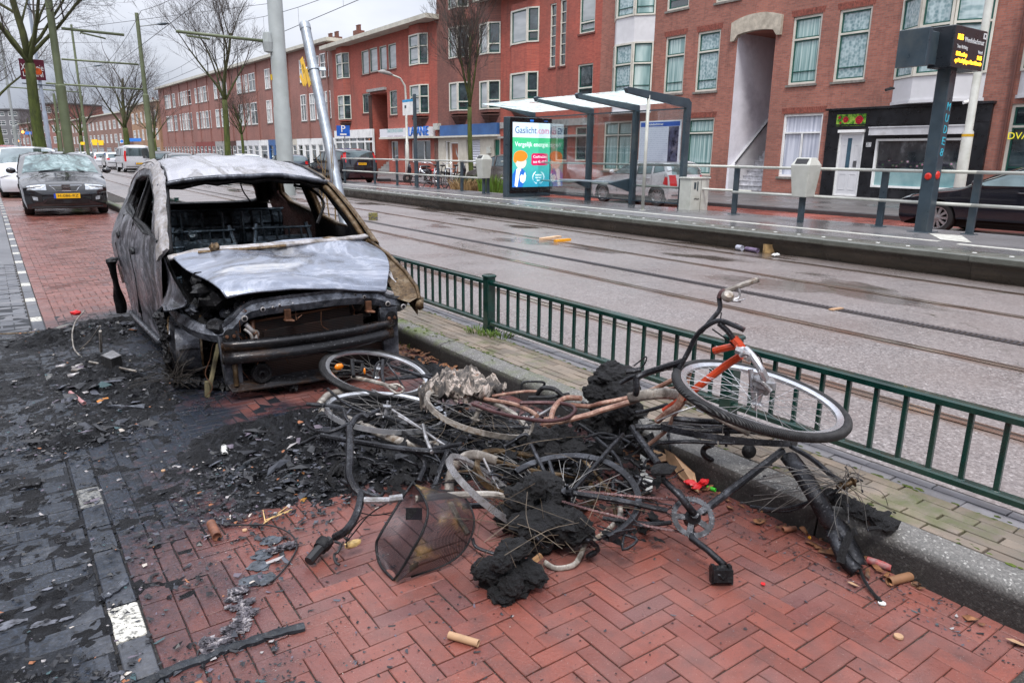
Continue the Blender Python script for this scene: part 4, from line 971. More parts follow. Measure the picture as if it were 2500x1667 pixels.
# ---------------- tram stop furniture ----------------
PZ=.326
M_GLASS=NT('clear shelter glass'); q=M_GLASS
tr=q.n('ShaderNodeBsdfTransparent',{0:(.90,.93,.93,1)}); gl=q.n('ShaderNodeBsdfGlossy',{0:(1,1,1,1),'Roughness':.03}); df=q.n('ShaderNodeBsdfDiffuse',{0:(.55,.58,.6,1)})
fr=q.n('ShaderNodeFresnel',{0:1.5}); v=q.pos(); z=q.sep(v)[2]
gr=q.math('MULTIPLY',q.ramp(q.noise(v,2.2,5,.65),[(.52,(.01,)*3),(.78,(.2,)*3)]),q.n('ShaderNodeMapRange',{0:z,1:1.1,2:.4,3:.10,4:.6}).outputs[0])
m1=q.n('ShaderNodeMixShader',{0:q.math('MULTIPLY_ADD',fr.outputs[0],.3,.01)}); q.l(tr.outputs[0],m1.inputs[1]); q.l(gl.outputs[0],m1.inputs[2])
m2=q.n('ShaderNodeMixShader',{0:gr}); q.l(m1.outputs[0],m2.inputs[1]); q.l(df.outputs[0],m2.inputs[2]); q.l(m2.outputs[0],q.o.inputs[0]); M_GLASS=q.m
q=NT('wet roof glass'); v=q.pos(); tr=q.n('ShaderNodeBsdfTransparent',{0:(.92,.98,.97,1)}); df=q.n('ShaderNodeBsdfTranslucent',{0:(.85,.92,.92,1)})
m2=q.n('ShaderNodeMixShader',{0:q.ramp(q.noise(v,3,6,.7),[(.35,(.12,)*3),(.62,(.6,)*3)])}); q.l(tr.outputs[0],m2.inputs[1]); q.l(df.outputs[0],m2.inputs[2]); q.l(m2.outputs[0],q.o.inputs[0]); M_RGLASS=q.m
M_GALV=NT('galvanised steel'); q=M_GALV; v=q.pos(); q.set(col=q.ramp(q.noise(v,12,5,.7),[(.3,(.22,.25,.29)),(.7,(.42,.46,.50))]),rough=.42,metal=.55); M_GALV=q.m
M_GREYPOLE=mat('light grey painted pole',(.33,.36,.36),.5,var=.08,ns=2,dirt=(.26,.29,.27))
M_OLIVE=mat('olive green painted pole',(.13,.155,.085),.5,var=.15,ns=2,dirt=(.09,.11,.06))
M_RUBBER=mat('black rubber',(.012,.012,.013),.7,var=.2)
# platform railing: one run, posts and tubes as parts
e=empty('platform_railing',(12.5,5,PZ),'slate blue post and cream tube railing along the back of the tram platform','railing')
pp=[('R4',1430,1455),('R4',860,1410),('R3',1655,1465),('Z5',2140,620),('Z5',1863,598),('Z5',1610,577),('Z5',1390,552),('Z5',1177,530),('Z5',940,520),('Z5',622,515)]
ys=[]
for z,x_,y_ in pp:
    px,py=zp(z,x_,y_); ys.append(XP(px,py,12.5).y)
ys=[y for i,y in enumerate(ys)]
print('rail ys',ys)
ys[1]=6.6
allys=[-.2,2.1]+ys
for y in allys:
    b=MB(); b.bbox((12.5-.03,y-.055,PZ-.1),(12.5+.03,y+.055,PZ+.98),.006); b.build('post',M_SLATE,e)
    b=MB(); b.bbox((12.5-.08,y-.1,PZ),(12.5+.08,y+.1,PZ+.012),.004); b.build('base_plate',M_SLATE,e)
ya=sorted(allys)
for a,c in zip(ya[:-1],ya[1:]):
    for zz in(.955,.455):
        b=MB(); xx_=13.0 if 11.2<(a+c)/2<17.2 else 12.42; b.tube([(xx_,a+.0,PZ+zz),(xx_,c,PZ+zz)],.027,10); b.build('rail',M_CREAMM,e,smooth=True)
# shelter
e=empty('tram_shelter',(12.8,14,PZ),'glass tram shelter with four slate blue cantilever frames and a bench','shelter')
fy=[11.45,13.05,14.7,17.2]; XB=12.88; ZT=2.62; tips=[(11.0,2.80),(11.02,2.78),(11.1,2.80),(11.5,2.86)]
for y,(tx,tz) in zip(fy,tips):
    b=MB(); w_=.05
    pl=[(XB-.075,PZ),(XB+.075,PZ),(XB+.075,ZT+.02),(XB-.02,ZT+.1),(tx,tz+.06),(tx-.05,tz+.03),(tx,tz-.06),(XB-.075,ZT-.10)]
    b.prism([(p[0],y-w_,p[1]) for p in pl],(0,2*w_,0)); b.build('frame',M_SLATE,e,bevel=.006)
for i in range(3):
    y0,y1=fy[i]+.05,fy[i+1]-.05
    b=MB(); b.add([(XB,y0,ZT+.04),(XB,y1,ZT+.04),(11.12,y1,2.80),(11.12,y0,2.80),(XB,y0,ZT+.052),(XB,y1,ZT+.052),(11.12,y1,2.812),(11.12,y0,2.812)],[(0,1,2,3),(7,6,5,4),(0,4,5,1),(1,5,6,2),(2,6,7,3),(3,7,4,0)]); b.build('roof_pane',M_RGLASS,e)
    b=MB(); b.box((XB-.008,y0,PZ+.12),(XB+.008,y1,ZT-.12)); b.build('glass_pane',M_GLASS,e)
    b=MB(); b.beam((XB,y0,PZ+.1),(XB,y1,PZ+.1),.03,.03); b.beam((XB,y0,ZT-.1),(XB,y1,ZT-.1),.03,.03); b.build('glazing_bar',M_SLATE,e)
b=MB(); b.bbox((12.2,13.35,PZ+.52),(12.55,15.1,PZ+.555),.012); b.build('seat',M_GALV,e,label='grey metal bench seat')
b=MB(); b.prism([(12.3,13.3,PZ+.5),(12.85,13.12,PZ+.3),(12.85,13.12,PZ+.62),(12.5,13.3,PZ+.55)],(0,.05,0)); b.prism([(12.3,14.6,PZ+.5),(12.85,14.6,PZ+.3),(12.85,14.6,PZ+.52)],(0,.05,0)); b.build('seat_bracket',M_SLATE,e)
q=NT('timetable poster'); v=q.pos(); x,y,z=q.sep(v)[0:3]
lines=q.math('GREATER_THAN',q.math('FRACT',q.math('MULTIPLY',z,22.)),.55); tx_=q.math('GREATER_THAN',q.noise(q.map(v,(1,30,60)),1.,2),.52)
c=q.mix(q.math('MULTIPLY',q.math('MULTIPLY',lines,tx_),.45),(.55,.57,.66),(.25,.28,.4))
q.set(col=c,rough=.2); MPOST=q.m
b=MB(); b.box((XB-.03,fy[0]+.12,1.32),(XB-.012,fy[0]+1.42,2.28)); o=b.build('timetable_frame',mat('white poster frame',(.6,.62,.66),.4),e)
b=MB(); b.box((XB-.036,fy[0]+.16,1.36),(XB-.031,fy[0]+1.38,2.15)); b.build('timetable',MPOST,o)
b=MB(); b.box((XB-.038,fy[0]+.16,2.15),(XB-.031,fy[0]+1.38,2.25)); b.build('timetable_header',mat('timetable blue',(.03,.09,.38),.4),o)
b=MB(); b.box((XB-.040,fy[0]+.18,1.36),(XB-.0365,fy[0]+.48,2.14)); b.build('photo_poster',NTp if False else mat('dark photo poster',(.05,.05,.09),.3,var=.9,ns=9,dirt=(.25,.22,.25)),o)
text('Wenckebachstraat',.075,M_WFRAME,o,(XB-.040,fy[0]+.95,2.2),(0,-1,0),(0,0,1))
# ad pillar
e=empty('advertising_pillar',(12.7,16.95,PZ),'backlit black framed energy advertisement at the far end of the shelter','advertising pillar')
AX0,AX1,AY=11.9,13.36,16.9
b=MB(); b.bbox((AX0,AY,PZ+.12),(AX1,AY+.2,2.5),.012); CA=b.build('casing',mat('gloss black frame',(.006,.006,.008),.12,coat=.5),e)
b=MB(); b.bbox((AX0-.10,AY+.0,PZ),(AX0-.005,AY+.2,2.5),.01); b.bbox((AX0,AY+.02,PZ),(AX1,AY+.18,PZ+.118),.004); b.build('side_panel',M_SLATE,e)
xl_,xr_,zb_,zt_=AX0+.08,AX1-.07,.60,2.36; Wd=xr_-xl_; Hd=zt_-zb_
def emi(name,c,e_=.55): 
    return mat(name,c,.35,var=.02,emit=c,es=e_)
q=NT('ad green to blue'); z=q.sep(q.pos())[2]; c=q.ramp(q.n('ShaderNodeMapRange',{0:z,1:zb_,2:zb_+Hd*.78}).outputs[0],[(0,(.02,.27,.42)),(.45,(.06,.42,.38)),(1,(.05,.47,.18))]); q.set(col=c,rough=.3,emit=c,es=.5)
b=MB(); b.box((xl_,AY-.006,zb_),(xr_,AY-.001,zb_+Hd*.77)); PO=b.build('poster',q.m,e)
b=MB(); b.box((xl_,AY-.006,zb_+Hd*.7705),(xr_,AY-.001,zt_)); b.build('poster_header',emi('ad pale blue',(.55,.66,.75)),PO)
NAVY=emi('ad navy',(.01,.06,.2)); CRIM=emi('ad crimson',(.55,.01,.10)); WH=emi('ad white',(.85,.87,.9)); ORA=emi('ad orange',(.85,.22,.02)); SKIN=emi('ad pale skin',(.78,.6,.52)); BLU=emi('ad suit blue',(.02,.13,.5))
AF=AY-.009
text('Gaslicht',.26,NAVY,PO,(xl_+Wd*.05,AF,zt_-.21),(1,0,0),(.1,0,1),align='LEFT',width=Wd*.57)
text('.com',.26,CRIM,PO,(xl_+Wd*.635,AF,zt_-.21),(1,0,0),(.1,0,1),align='LEFT',width=Wd*.32)
text('Vergelijk energie',.18,WH,PO,(xl_+Wd*.5,AF,zb_+Hd*.665),(1,0,0),(0,0,1),width=Wd*.88)
def disc(cx_,cz_,rx,rz_,m,off=.0,n=24,name='poster_shape',poly=None):
    b=MB(); P_=[(cx_+rx*math.cos(2*PI*i/n),AF-off,cz_+rz_*math.sin(2*PI*i/n)) for i in range(n)] if poly is None else [(xl_+Wd*a,AF-off,zb_+Hd*c) for a,c in poly]
    b.prism(P_,(0,.002,0)); return b.build(name,m,PO)
disc(xl_+Wd*.73,zb_+Hd*.43,0,0,CRIM,poly=[(.50,.36),(.54,.34),(.92,.34),(.95,.36),(.95,.50),(.92,.53),(.54,.53),(.50,.50)])
text('Cashbacks',.1,WH,PO,(xl_+Wd*.725,AF-.006,zb_+Hd*.475),(1,0,0),(0,0,1),width=Wd*.36); text('tot € 450',.11,WH,PO,(xl_+Wd*.725,AF-.006,zb_+Hd*.395),(1,0,0),(0,0,1),width=Wd*.36)
disc(0,0,0,0,BLU,.0,poly=[(.0,.0),(.0,.2),(.08,.28),(.24,.30),(.34,.24),(.37,.2),(.34,.1),(.26,.0)])
disc(0,0,0,0,WH,.003,poly=[(.06,.02),(.10,.28),(.16,.30),(.20,.26),(.13,.0)])
disc(0,0,0,0,WH,.004,poly=[(.19,.16),(.21,.09),(.28,.06),(.34,.10),(.36,.18),(.33,.24),(.29,.18),(.24,.2)])
disc(xl_+Wd*.22,zb_+Hd*.39,Wd*.145,Hd*.10,SKIN,.003); disc(0,0,0,0,SKIN,.002,poly=[(.13,.25),(.14,.34),(.24,.34),(.22,.25)])
disc(xl_+Wd*.21,zb_+Hd*.485,Wd*.18,Hd*.085,ORA,.005); disc(xl_+Wd*.07,zb_+Hd*.44,Wd*.05,Hd*.06,ORA,.004)
for i,t_ in enumerate(('website','van het','jaar')): text(t_,.075,WH,PO,(xl_+Wd*.70,AF-.002,zb_+Hd*(.19-.042*i)),(1,0,0),(0,0,1))
b=MB()
for s_ in(-1,1):
    for i in range(11):
        a=-1.2+2.1*i/10; c_=Vector((xl_+Wd*.70+s_*Wd*.155*math.cos(a),AF,zb_+Hd*.15+Hd*.10*math.sin(a))); b.obox(c_,Vector((.022*math.cos(a+s_),0,.022*math.sin(a+.6))),Vector((0,.002,0)),Vector((-.006,0,.006)))
b.build('laurel',WH,PO)
b=MB(); b.box((xl_+Wd*.5-.06,AF,zt_+.03),(xl_+Wd*.5+.06,AF+.006,zt_+.08)); b.build('maker_plate',BLU,CA)
# thin white pole in front of the shelter
q0=G(*zp('R3',1032,1438),PZ); e=empty('lamp_post',q0,'thin cream tube post standing in front of the shelter','post')
tp=YP(*zp('R3',1078,698),q0.y); b=MB(); b.tube([q0,q0+Vector((0,0,2.4))],.035,12); b.build('tube',M_CREAMM,e,smooth=True)
b=MB(); b.lathe(q0,(0,0,1),[(.07,0),(.07,.012),(.037,.014)],12); b.build('foot',M_CREAMM,e)
# control cabinet
e=empty('control_cabinet',(12.9,11.2,PZ),'white metal control cabinet beside the near end of the shelter','cabinet')
b=MB(); b.bbox((12.62,10.95,PZ-.05),(13.2,11.3,PZ+.68),.008); b.build('body',M_CREAMM,e)
b=MB(); b.bbox((12.60,10.93,PZ+.68),(13.22,11.32,PZ+.71),.008); b.build('lid',M_CREAMM,e)
b=MB(); b.bbox((12.80,10.94,PZ+.42),(12.83,10.951,PZ+.62),.001); b.bbox((12.70,10.94,PZ+.46),(12.76,10.951,PZ+.60),.001); b.build('lock',M_SLATE,e)
b=MB(); b.box((12.93,10.945,PZ),(12.935,10.951,PZ+.66)); b.build('door_seam',M_GROOVE,e)
b=MB(); b.tube(spl([(12.72,10.945,PZ+.24),(12.78,10.945,PZ+.25),(12.83,10.945,PZ+.235),(12.88,10.945,PZ+.25)],4),.008,4); b.build('graffiti',MK,e)
# litter bins
def bin_(x,y,label):
    e=empty('litter_bin',(x,y,PZ),label,'litter bin','litter bins on the platform railing posts')
    x0,x1,y0,y1=x-.17,x+.17,y-.17,y+.17; z0,z1,z2=PZ+.46,PZ+1.02,PZ+1.15
    b=MB(); t=.03
    vs=[(x0+t,y0+t,z0),(x1-t,y0+t,z0),(x1-t,y1-t,z0),(x0+t,y1-t,z0),(x0-.02,y0-.02,z1),(x1+.02,y0-.02,z1),(x1+.02,y1+.02,z1),(x0-.02,y1+.02,z1),(x0+.08,y0+.03,z2),(x1-.08,y0+.03,z2),(x1-.08,y1-.03,z2),(x0+.08,y1-.03,z2)]
    b.add(vs,[(3,2,1,0),(0,1,5,4),(1,2,6,5),(2,3,7,6),(3,0,4,7),(4,5,9,8),(5,6,10,9),(6,7,11,10),(7,4,8,11),(8,9,10,11)]); b.build('body',M_CREAMM,e,bevel=.012)
    b=MB(); nrm=Vector((-.13,0,.1)).normalized(); c_=Vector((x0+.03,y,(z1+z2)/2))+nrm*.004; b.obox(c_,Vector((0,.12,0)),Vector((.1,0,.13)).normalized()*.055,nrm*.003); b.build('opening',MK,e)
    b=MB(); b.bbox((x-.035,y-.05,PZ),(x+.035,y+.05,PZ+.46),.005); b.build('post',M_SLATE,e)
bin_(12.0,7.8,'off white litter bin between the stair opening and the black shop'); bin_(12.3,18.85,'off white litter bin left of the advertising pillar')
# information display
e=empty('information_display',(12.2,5.72,PZ),'slate post carrying a tram departure display with orange text','display')
BY=5.62
b=MB(); b.bbox((12.12,BY+.0,PZ),(12.32,BY+.2,2.85),.008); b.build('post',M_SLATE,e)
b=MB(); b.bbox((11.82,BY-.12,2.80),(12.86,BY+.22,3.38),.012); BX=b.build('housing',mat('dark slate housing',(.02,.025,.032),.3,coat=.2),e)
b=MB(); b.bbox((11.42,BY+.05,2.80),(11.52,BY+.5,3.33),.01); b.bbox((11.5,BY+.1,2.84),(11.84,BY+.3,3.3),.01); b.build('side_fin',M_SLATE,e)
AMB=mat('amber led text',(.9,.45,.02),.5,emit=(1,.42,.02),es=3.); WHD=mat('display white text',(.75,.78,.8),.5)
FY=BY-.123
text('10:56',.11,AMB,BX,(12.0,FY,3.22),(1,0,0),(0,0,1),width=.17); text('Wenckebachstraat',.1,WHD,BX,(12.14,FY,3.20),(1,0,0),(0,0,1),align='LEFT',width=.64)
text('Tram Richting',.07,WHD,BX,(11.93,FY,3.09),(1,0,0),(0,0,1),align='LEFT',width=.34); text('Vertrek',.07,WHD,BX,(12.78,FY,3.06),(1,0,0),(0,0,1),align='RIGHT',width=.15)
text('15 Nootdorp',.085,AMB,BX,(11.93,FY,2.99),(1,0,0),(0,0,1),align='LEFT',width=.34); text('op 1-1: afwijkingen. Meer informatie',.085,AMB,BX,(11.93,FY,2.90),(1,0,0),(0,0,1),align='LEFT',width=.86); text('11:15',.085,AMB,BX,(12.78,FY,2.98),(1,0,0),(0,0,1),align='RIGHT',width=.14)
b=MB(); b.box((12.73,FY-.001,3.26),(12.83,FY+.002,3.345)); sb_=b.build('tram_symbol',WHD,BX)
b=MB(); b.box((12.76,FY-.003,3.285),(12.80,FY-.0012,3.325)); b.build('tram_window',MK,BX)
b=MB(); b.lathe((12.12-.002,BY+.1,PZ+.88),(-1,0,0),[(.0,.02),(.035,.02),(.05,.012),(.055,0)],16); b.lathe((12.2,BY-.002,PZ+.9),(0,-1,0),[(.0,.02),(.04,.02),(.06,.012),(.065,0)],16); b.build('alarm_button',mat('red button',(.6,.03,.02),.3),e)
MCY=mat('cyan spray paint',(.05,.45,.6),.6)
for i,ch in enumerate('MUDE8'): text(ch,.17,MCY,e,(12.22,BY-.003,2.25-.17*i),(1,.0,-.15),(0,0,1),width=.10 if ch!='8' else .09,name='graffiti')
b=MB(); b.bbox((12.05,BY-.06,PZ),(12.4,BY+.28,PZ+.012),.004); b.build('base_plate',M_SLATE,e)
# stop sign post with flag
y=24.35; e=empty('stop_sign',(12.9,y,PZ),'tall slate post holding a white and blue tram stop flag','sign')
b=MB(); b.bbox((12.86,y-.07,PZ),(12.94,y+.07,3.58),.008); b.build('post',M_SLATE,e)
zz0,zz1=2.87,3.42; xw=XP(*zp('R2',1075,740),12.9).y
b=MB(); b.box((12.88,y+.08,zz0),(12.92,xw,zz1-.09)); fl_=b.build('flag',M_WFRAME,e); b=MB(); b.box((12.878,y+.08,zz1-.088),(12.922,xw,zz1)); b.build('flag_header',mat('stop flag blue',(.03,.3,.6),.4),fl_)
b=MB(); b.box((12.875,y+.62,zz1-.3),(12.879,y+.75,zz1-.2)); b.build('flag_symbol',M_SLATE,fl_)
# galvanised leaning pole
p0=G(876,712,.14); d0=(p0-CAM).dot(FW); p1=DP(744,62,d0*1.04); e=empty('leaning_pole',p0,'bent over galvanised steel pole with yellow clamp remains behind the burnt car','pole')
b=MB(); b.tube([p0,p0.lerp(p1,.5),p1],.052,20); b.build('tube',M_GALV,e,smooth=True,auto=True)
b=MB(); b.lathe(p1-(p1-p0).normalized()*.0,(p1-p0),[(.056,-.05),(.056,.0),(.05,.02),(0,.02)],20); b.build('cap',M_GALV,e,smooth=True,auto=True)
pc=p0.lerp(p1,1-(175-62)/(712-62)*.98); ax=(p1-p0).normalized()
b=MB(); b.lathe(pc,ax,[(.055,-.02),(.062,-.02),(.062,.02),(.055,.02)],20); b.obox(pc+RT*.09,RT*.035,ax*.018,FW*.012); b.obox(pc-RT*.08,RT*.03,ax*.018,FW*.012); b.build('clamp',M_GALV,e)
MY=mat('torn yellow plastic',(.62,.36,.01),.5,var=.2)
b=MB()
for (a,c,w_,h_) in((-.10,.03,.014,.07),(-.09,-.07,.011,.10),(-.05,-.10,.010,.08),(-.11,-.12,.006,.05)): b.obox(pc+RT*a+UP*c-FW*.02,RT*w_+UP*.02,UP*h_+RT*-.02,FW*.006)
b.build('plastic_remnant',MY,e)
# big grey catenary pole
def cat_pole(label,px,d,r,mt,top=9.,r2=None,zst=None):
    g=GD(px,d); e=empty('catenary_pole',g,label,'catenary pole'); b=MB(); r2=r2 or r*.8
    pr=[(r,-.2),(r,zst or 3.),(r2 if zst else r*.93,(zst or 3.)+.05),(r2*.92,top)]
    b.lathe(g,(0,0,1),pr,20); b.build('shaft',mt,e,smooth=True,auto=True)
    return g,e
def ypx(p,y): return YP(p[0],p[1],y)
M_WIRE=mat('dark wire',(.03,.03,.035),.5)
def arm(e,pts,y,r=.035,m=None,name='arm'):
    b=MB(); b.tube([ypx(p,y) for p in pts],r,8); return b.build(name,m or M_OLIVE,e,smooth=True)
gB,eB=cat_pole('thick light grey catenary pole rising behind the burnt car roof',702,26,.29,M_GREYPOLE,13,.245,None)
arm(eB,[(430,77),(655,102)],gB.y,.05); arm(eB,[(456,84),(458,88),(512,96)],gB.y,.035,name='registration_arm')
b=MB(); p=ypx((655,85),gB.y); b.lathe(p+Vector((-.02,0,-.6)),(0,0,1),[(.0,0),(.16,.05),(.2,.35),(.16,.65),(0,.7)],12); b.build('bracket',M_GREYPOLE,eB)
b=MB(); p=gB+Vector((-.3,-.03,4.0)); b.obox(p,Vector((.03,0,0)),Vector((0,.01,0)),Vector((0,0,.09))); b.build('number_plate',mat('small yellow plate',(.6,.4,.02),.5),eB)
g1,e1_=cat_pole('nearest olive green catenary pole right of the mossy tree',183,27,.165,M_OLIVE,10,.125,3.75)
arm(e1_,[(150,70),(303,86)],g1.y,.05); arm(e1_,[(196,84),(196,80),(258,95)],g1.y,.03,name='registration_arm'); 
g2,e2_=cat_pole('olive green pole with street lamp arm left of the red terrace',378,42,.165,M_OLIVE,8.9,.11,4.6)
arm(e2_,[(150,145),(338,158)],g2.y,.05); arm(e2_,[(112,204),(352,219)],g2.y,.05)
def lamp_arm(e,y,pts,r=.03,head=.35):
    o=arm(e,pts[:2],y,r,M_GREYPOLE,'lamp_arm'); a=ypx(pts[1],y); c=ypx(pts[2],y); b=MB(); b.tube([a,a.lerp(c,.3),a.lerp(c,.7),c],[.03,.075,.07,.02],8); b.build('lamp_head',M_SLATE,e,smooth=True)
lamp_arm(e2_,g2.y,[(332,66),(383,60),(413,58)])
g3,e3_=cat_pole('more distant olive green pole with a street lamp arm',220,66,.15,M_OLIVE,12.2,.1,4.5)
arm(e3_,[(20,213),(200,226)],g3.y,.05); lamp_arm(e3_,g3.y,[(195,167),(228,162),(250,160)],.03)
g4,e4_=cat_pole('far olive pole close behind the nearest olive pole',157,60,.14,M_OLIVE,6,.1,3)
g5,e5_=cat_pole('slim pale blue grey street lamp pole right behind the mossy tree trunk',135,30,.085,mat('pale blue grey pole',(.33,.38,.46),.4),11,.06,3)
e=empty('banner_sign',ypx((65,170),g5.y),'dark red restaurant banner reading LASANI hanging left of the mossy tree','banner')
A_,B_,C_,D_=[ypx(p,g5.y-.1) for p in((48,143),(88,146),(86,194),(56,194))]
xL,xR,zT,zB_=A_.x,B_.x+.25,A_.z,D_.z; xL=D_.x-.05
b=MB(); b.box((xL,A_.y,zB_),(xR,A_.y+.04,zT)); bn=b.build('panel',mat('maroon banner',(.10,.008,.025),.4,var=.15),e)
text('XLasanie',.34,M_WFRAME,bn,((xL+xR)/2,A_.y-.004,zT-.32),(1,0,0),(0,0,1),width=(xR-xL)*.9); text('LASANI',.26,M_WFRAME,bn,((xL+xR)/2,A_.y-.004,zB_+.2),(1,0,0),(0,0,1),width=(xR-xL)*.8)
b=MB()
for (a,c,r_) in((.3,.42,.13),(.72,.42,.13),(.5,.56,.14)): b.lathe((xL+(xR-xL)*a,A_.y-.004,zB_+(zT-zB_)*c),(0,-1,0),[(0,.004),(r_,.004),(r_,0)],12)
b.build('food_picture',mat('orange food',(.6,.09,.01),.4,var=.3,ns=20),bn)
b=MB(); b.beam((xL,A_.y+.02,zB_-.15),(xR+.3,A_.y+.02,zB_-.2),.04,.04); b.build('bracket',M_SLATE,e)
g6,e6_=cat_pole('slim grey lamp pole left of the apartment block',52,48,.12,M_GREYPOLE,9,.08,3)
# lamp post on sidewalk with curved head
g=GD(996,39); e=empty('street_lamp',g,'cream street lamp with swan neck head in front of the LASANIE building','street lamp')
hd=YP(938,178,g.y); tp_=YP(993,205,g.y); b=MB(); b.tube([g,Vector((g.x,g.y,2)),Vector((g.x,g.y,2.02)),Vector((g.x,g.y,tp_.z-.6))]+[Vector((g.x-.04,g.y,tp_.z-.1)),Vector((g.x-.3,g.y,tp_.z+.25)),Vector((g.x-.75,g.y,tp_.z+.38))],[.10,.095,.07,.055,.05,.045,.04],12); b.build('pole',M_CREAMM,e,smooth=True)
b=MB(); a=Vector((g.x-.7,g.y,tp_.z+.38)); b.tube([a,a+Vector((-.2,0,.05)),a+Vector((-.6,0,.12)),a+Vector((-.85,0,.12))],[.03,.09,.11,.03],10); b.build('lamp_head',M_GREYST,e,smooth=True)
# tall cream pole at right
p=XP(*zp('R4',1372,1150),18.9); t_=XP(*zp('R4',1560,0),18.9)
e=empty('lamp_post',Vector((18.9,p.y,0.1)),'tall cream lamp post in front of the black shop window','street lamp')
b=MB(); b.lathe((18.9,p.y,.1),(0,0,1),[(.13,0),(.12,2.),(.09,2.05),(.075,9)],14); b.build('pole',M_CREAMM,e,smooth=True,auto=True)
b=MB(); b.lathe((18.9,p.y,2.0),(0,0,1),[(.124,0),(.124,.06)],14); b.build('sticker',MY,e)
# parking sign
p=XP(842,344,18.7); pt=XP(842,307,18.7); e=empty('parking_sign',Vector((18.7,p.y,.1)),'blue square parking sign above the black minivan','sign')
b=MB(); b.tube([(18.7,p.y,.1),(18.7,p.y,pt.z-.05)],.035,8); b.build('post',M_GALV,e)
zc=(pt.z+XP(842,333,18.7).z)/2; hs=(pt.z-XP(842,333,18.7).z)/2; hw_=.42
b=MB(); b.obox((18.66-.04,p.y,zc),Vector((.58,-.58,0))*.0+Vector((hw_*.8,-hw_*.6,0)),Vector((.006,.008,0)),Vector((0,0,hs))); pl_=b.build('plate',mat('sign blue',(.015,.10,.45),.35),e)
xd=Vector((.8,-.6,0)); n_=Vector((-.6,-.8,0))
text('P',.6,M_WFRAME,pl_,Vector((18.62,p.y,zc+hs*.32))+n_*.02,xd,(0,0,1)); b=MB(); b.obox(Vector((18.62,p.y,zc-hs*.66))+n_*.02,xd*.2,n_*.004,Vector((0,0,.05))); b.build('vehicle_symbol',M_WFRAME,pl_)
# overhead wires
e=empty('overhead_wires',(5,20,5.6),'thin black tram contact and messenger wires above the tracks','overhead wires')
for tx in(5.1,8.6):
    cw=MB();dw=MB(); X=lambda y:tx+RS*y
    n=14; span=27.
    for k in range(-1,6):
        y0=6.2+k*span-.6; y1=y0+span; pts=[]
        for i in range(n+1):
            t=i/n; y=y0+(y1-y0)*t; sag=1.15-.75*4*t*(1-t); pts.append((X(y),y,5.55+sag))
            if 0<i<n and i%2==0: dw.tube([(X(y),y,5.55),(X(y),y,5.55+sag)],.005,3)
        cw.tube(pts,.009,4)
    cw.build('messenger_wire',M_WIRE,e); dw.build('dropper',M_WIRE,e)
    b=MB(); b.tube([(X(y),y,5.55) for y in range(-10,170,12)],.010,4); b.build('contact_wire',M_WIRE,e)
b=MB(); b.tube([g1+Vector((0,0,5.6)),gB+Vector((0,0,6.4))],.008,4); b.tube([g2+Vector((0,0,7.4)),g1+Vector((0,0,5.2))],.008,4); b.build('span_wire',M_WIRE,e)
# second low railing beyond the platform, beside the parked row
e=empty('low_railing',(9.9,45,0),'long dark low railing between the tracks and the far parked cars','railing')
X=lambda y:9.95+.0*y
b=MB(); b.beam((X(30),30,.5),(X(110),110,.5),.06,.06); b.build('top_rail',M_DGREEN,e); b=MB(); b.beam((X(30),30,.12),(X(110),110,.12),.05,.05); b.build('bottom_rail',M_DGREEN,e)
ex=MB();n=0
y=30.2
while y<110:
    t=MB() if n<0 else ex; t.box((X(y)-.012,y-.012,.12),(X(y)+.012,y+.012,.5)); y+=.13;n+=1
ex.build('baluster',M_DGREEN,e,kind='stuff')
for k in range(36): t=MB(); t.box((X(30+k*2.3)-.05,30+k*2.3-.05,0),(X(30+k*2.3)+.05,30+k*2.3+.05,.56)); t.build('post',M_DGREEN,e)
b=MB(); b.box((10.15,30,0),(10.3,112,.42)); tag(b.build('hedge_wall',mat('dark hedge wall',(.02,.03,.02),.8,var=.5,ns=5)),'low dark planter wall behind the far railing','wall')
# far street signs
def board(name,label,px0,py0,px1,py1,d,m,cat,post=True,th=.1):
    a=DP(px0,py0,d);c=DP(px1,py1,d); g=GD((px0+px1)/2,d*1.003); e=empty(name,g,label,cat)
    b=MB(); b.obox((a+c)/2,RT*((c-a).dot(RT)/2),UP*((a-c).dot(UP)/2),Vector((FW.x,FW.y,0))*th*.5); b.build('panel',m,e)
    if post: b=MB(); b.tube([g,Vector((g.x,g.y,(a.z+c.z)/2))],.06,6); b.build('post',M_GREYPOLE,e)
    return e
YB=mat('yellow site board',(.85,.50,.0),.5,var=.1)
board('notice_board','larger yellow notice board in front of the mid brown terrace',224,341,238,355,75,YB,'notice board'); board('notice_board','yellow notice board directly right of the larger yellow one',239,343,253,355,75,YB,'notice board')
board('notice_board','small yellow board with arrow left of the two big yellow boards',197,347,207,354,78,YB,'notice board')
board('direction_sign','blue direction sign between two lit traffic lights',62,322,77,329,90,mat('sign blue b',(.02,.16,.55),.4),'sign')
for px,lb in((56,'lit traffic light left of the blue direction sign'),(84,'lit traffic light right of the blue direction sign'),(43,'lit amber lamp above the red car')):
    py=323 if px>50 else 345; e=board('traffic_light',lb,px-3,py-5,px+3,py+6,88,M_SLATE,'traffic light'); c=DP(px,py,87.6); b=MB(); b.lathe(c,-FW,[(.0,.05),(.16,.05),(.16,0)],10); b.build('lamp',mat('lit signal',(1,.3,.05),.4,emit=(1,.22,.03),es=4.),e)
e=board('round_sign','round blue road sign in front of the tan corner house',294,341,301,350,60,M_WFRAME,'sign'); c=DP(297.4,345.5,59.7); b=MB(); b.lathe(c,-FW,[(.0,.02),(.13,.02),(.13,0)],14); b.build('disc',mat('sign blue b',(.02,.16,.55),.4),e)
board('shop_banner','red white and blue shop banner on the tan corner house',312,338,345,346,100,mat('sign blue b',(.02,.16,.55),.4),'shop sign',post=False)
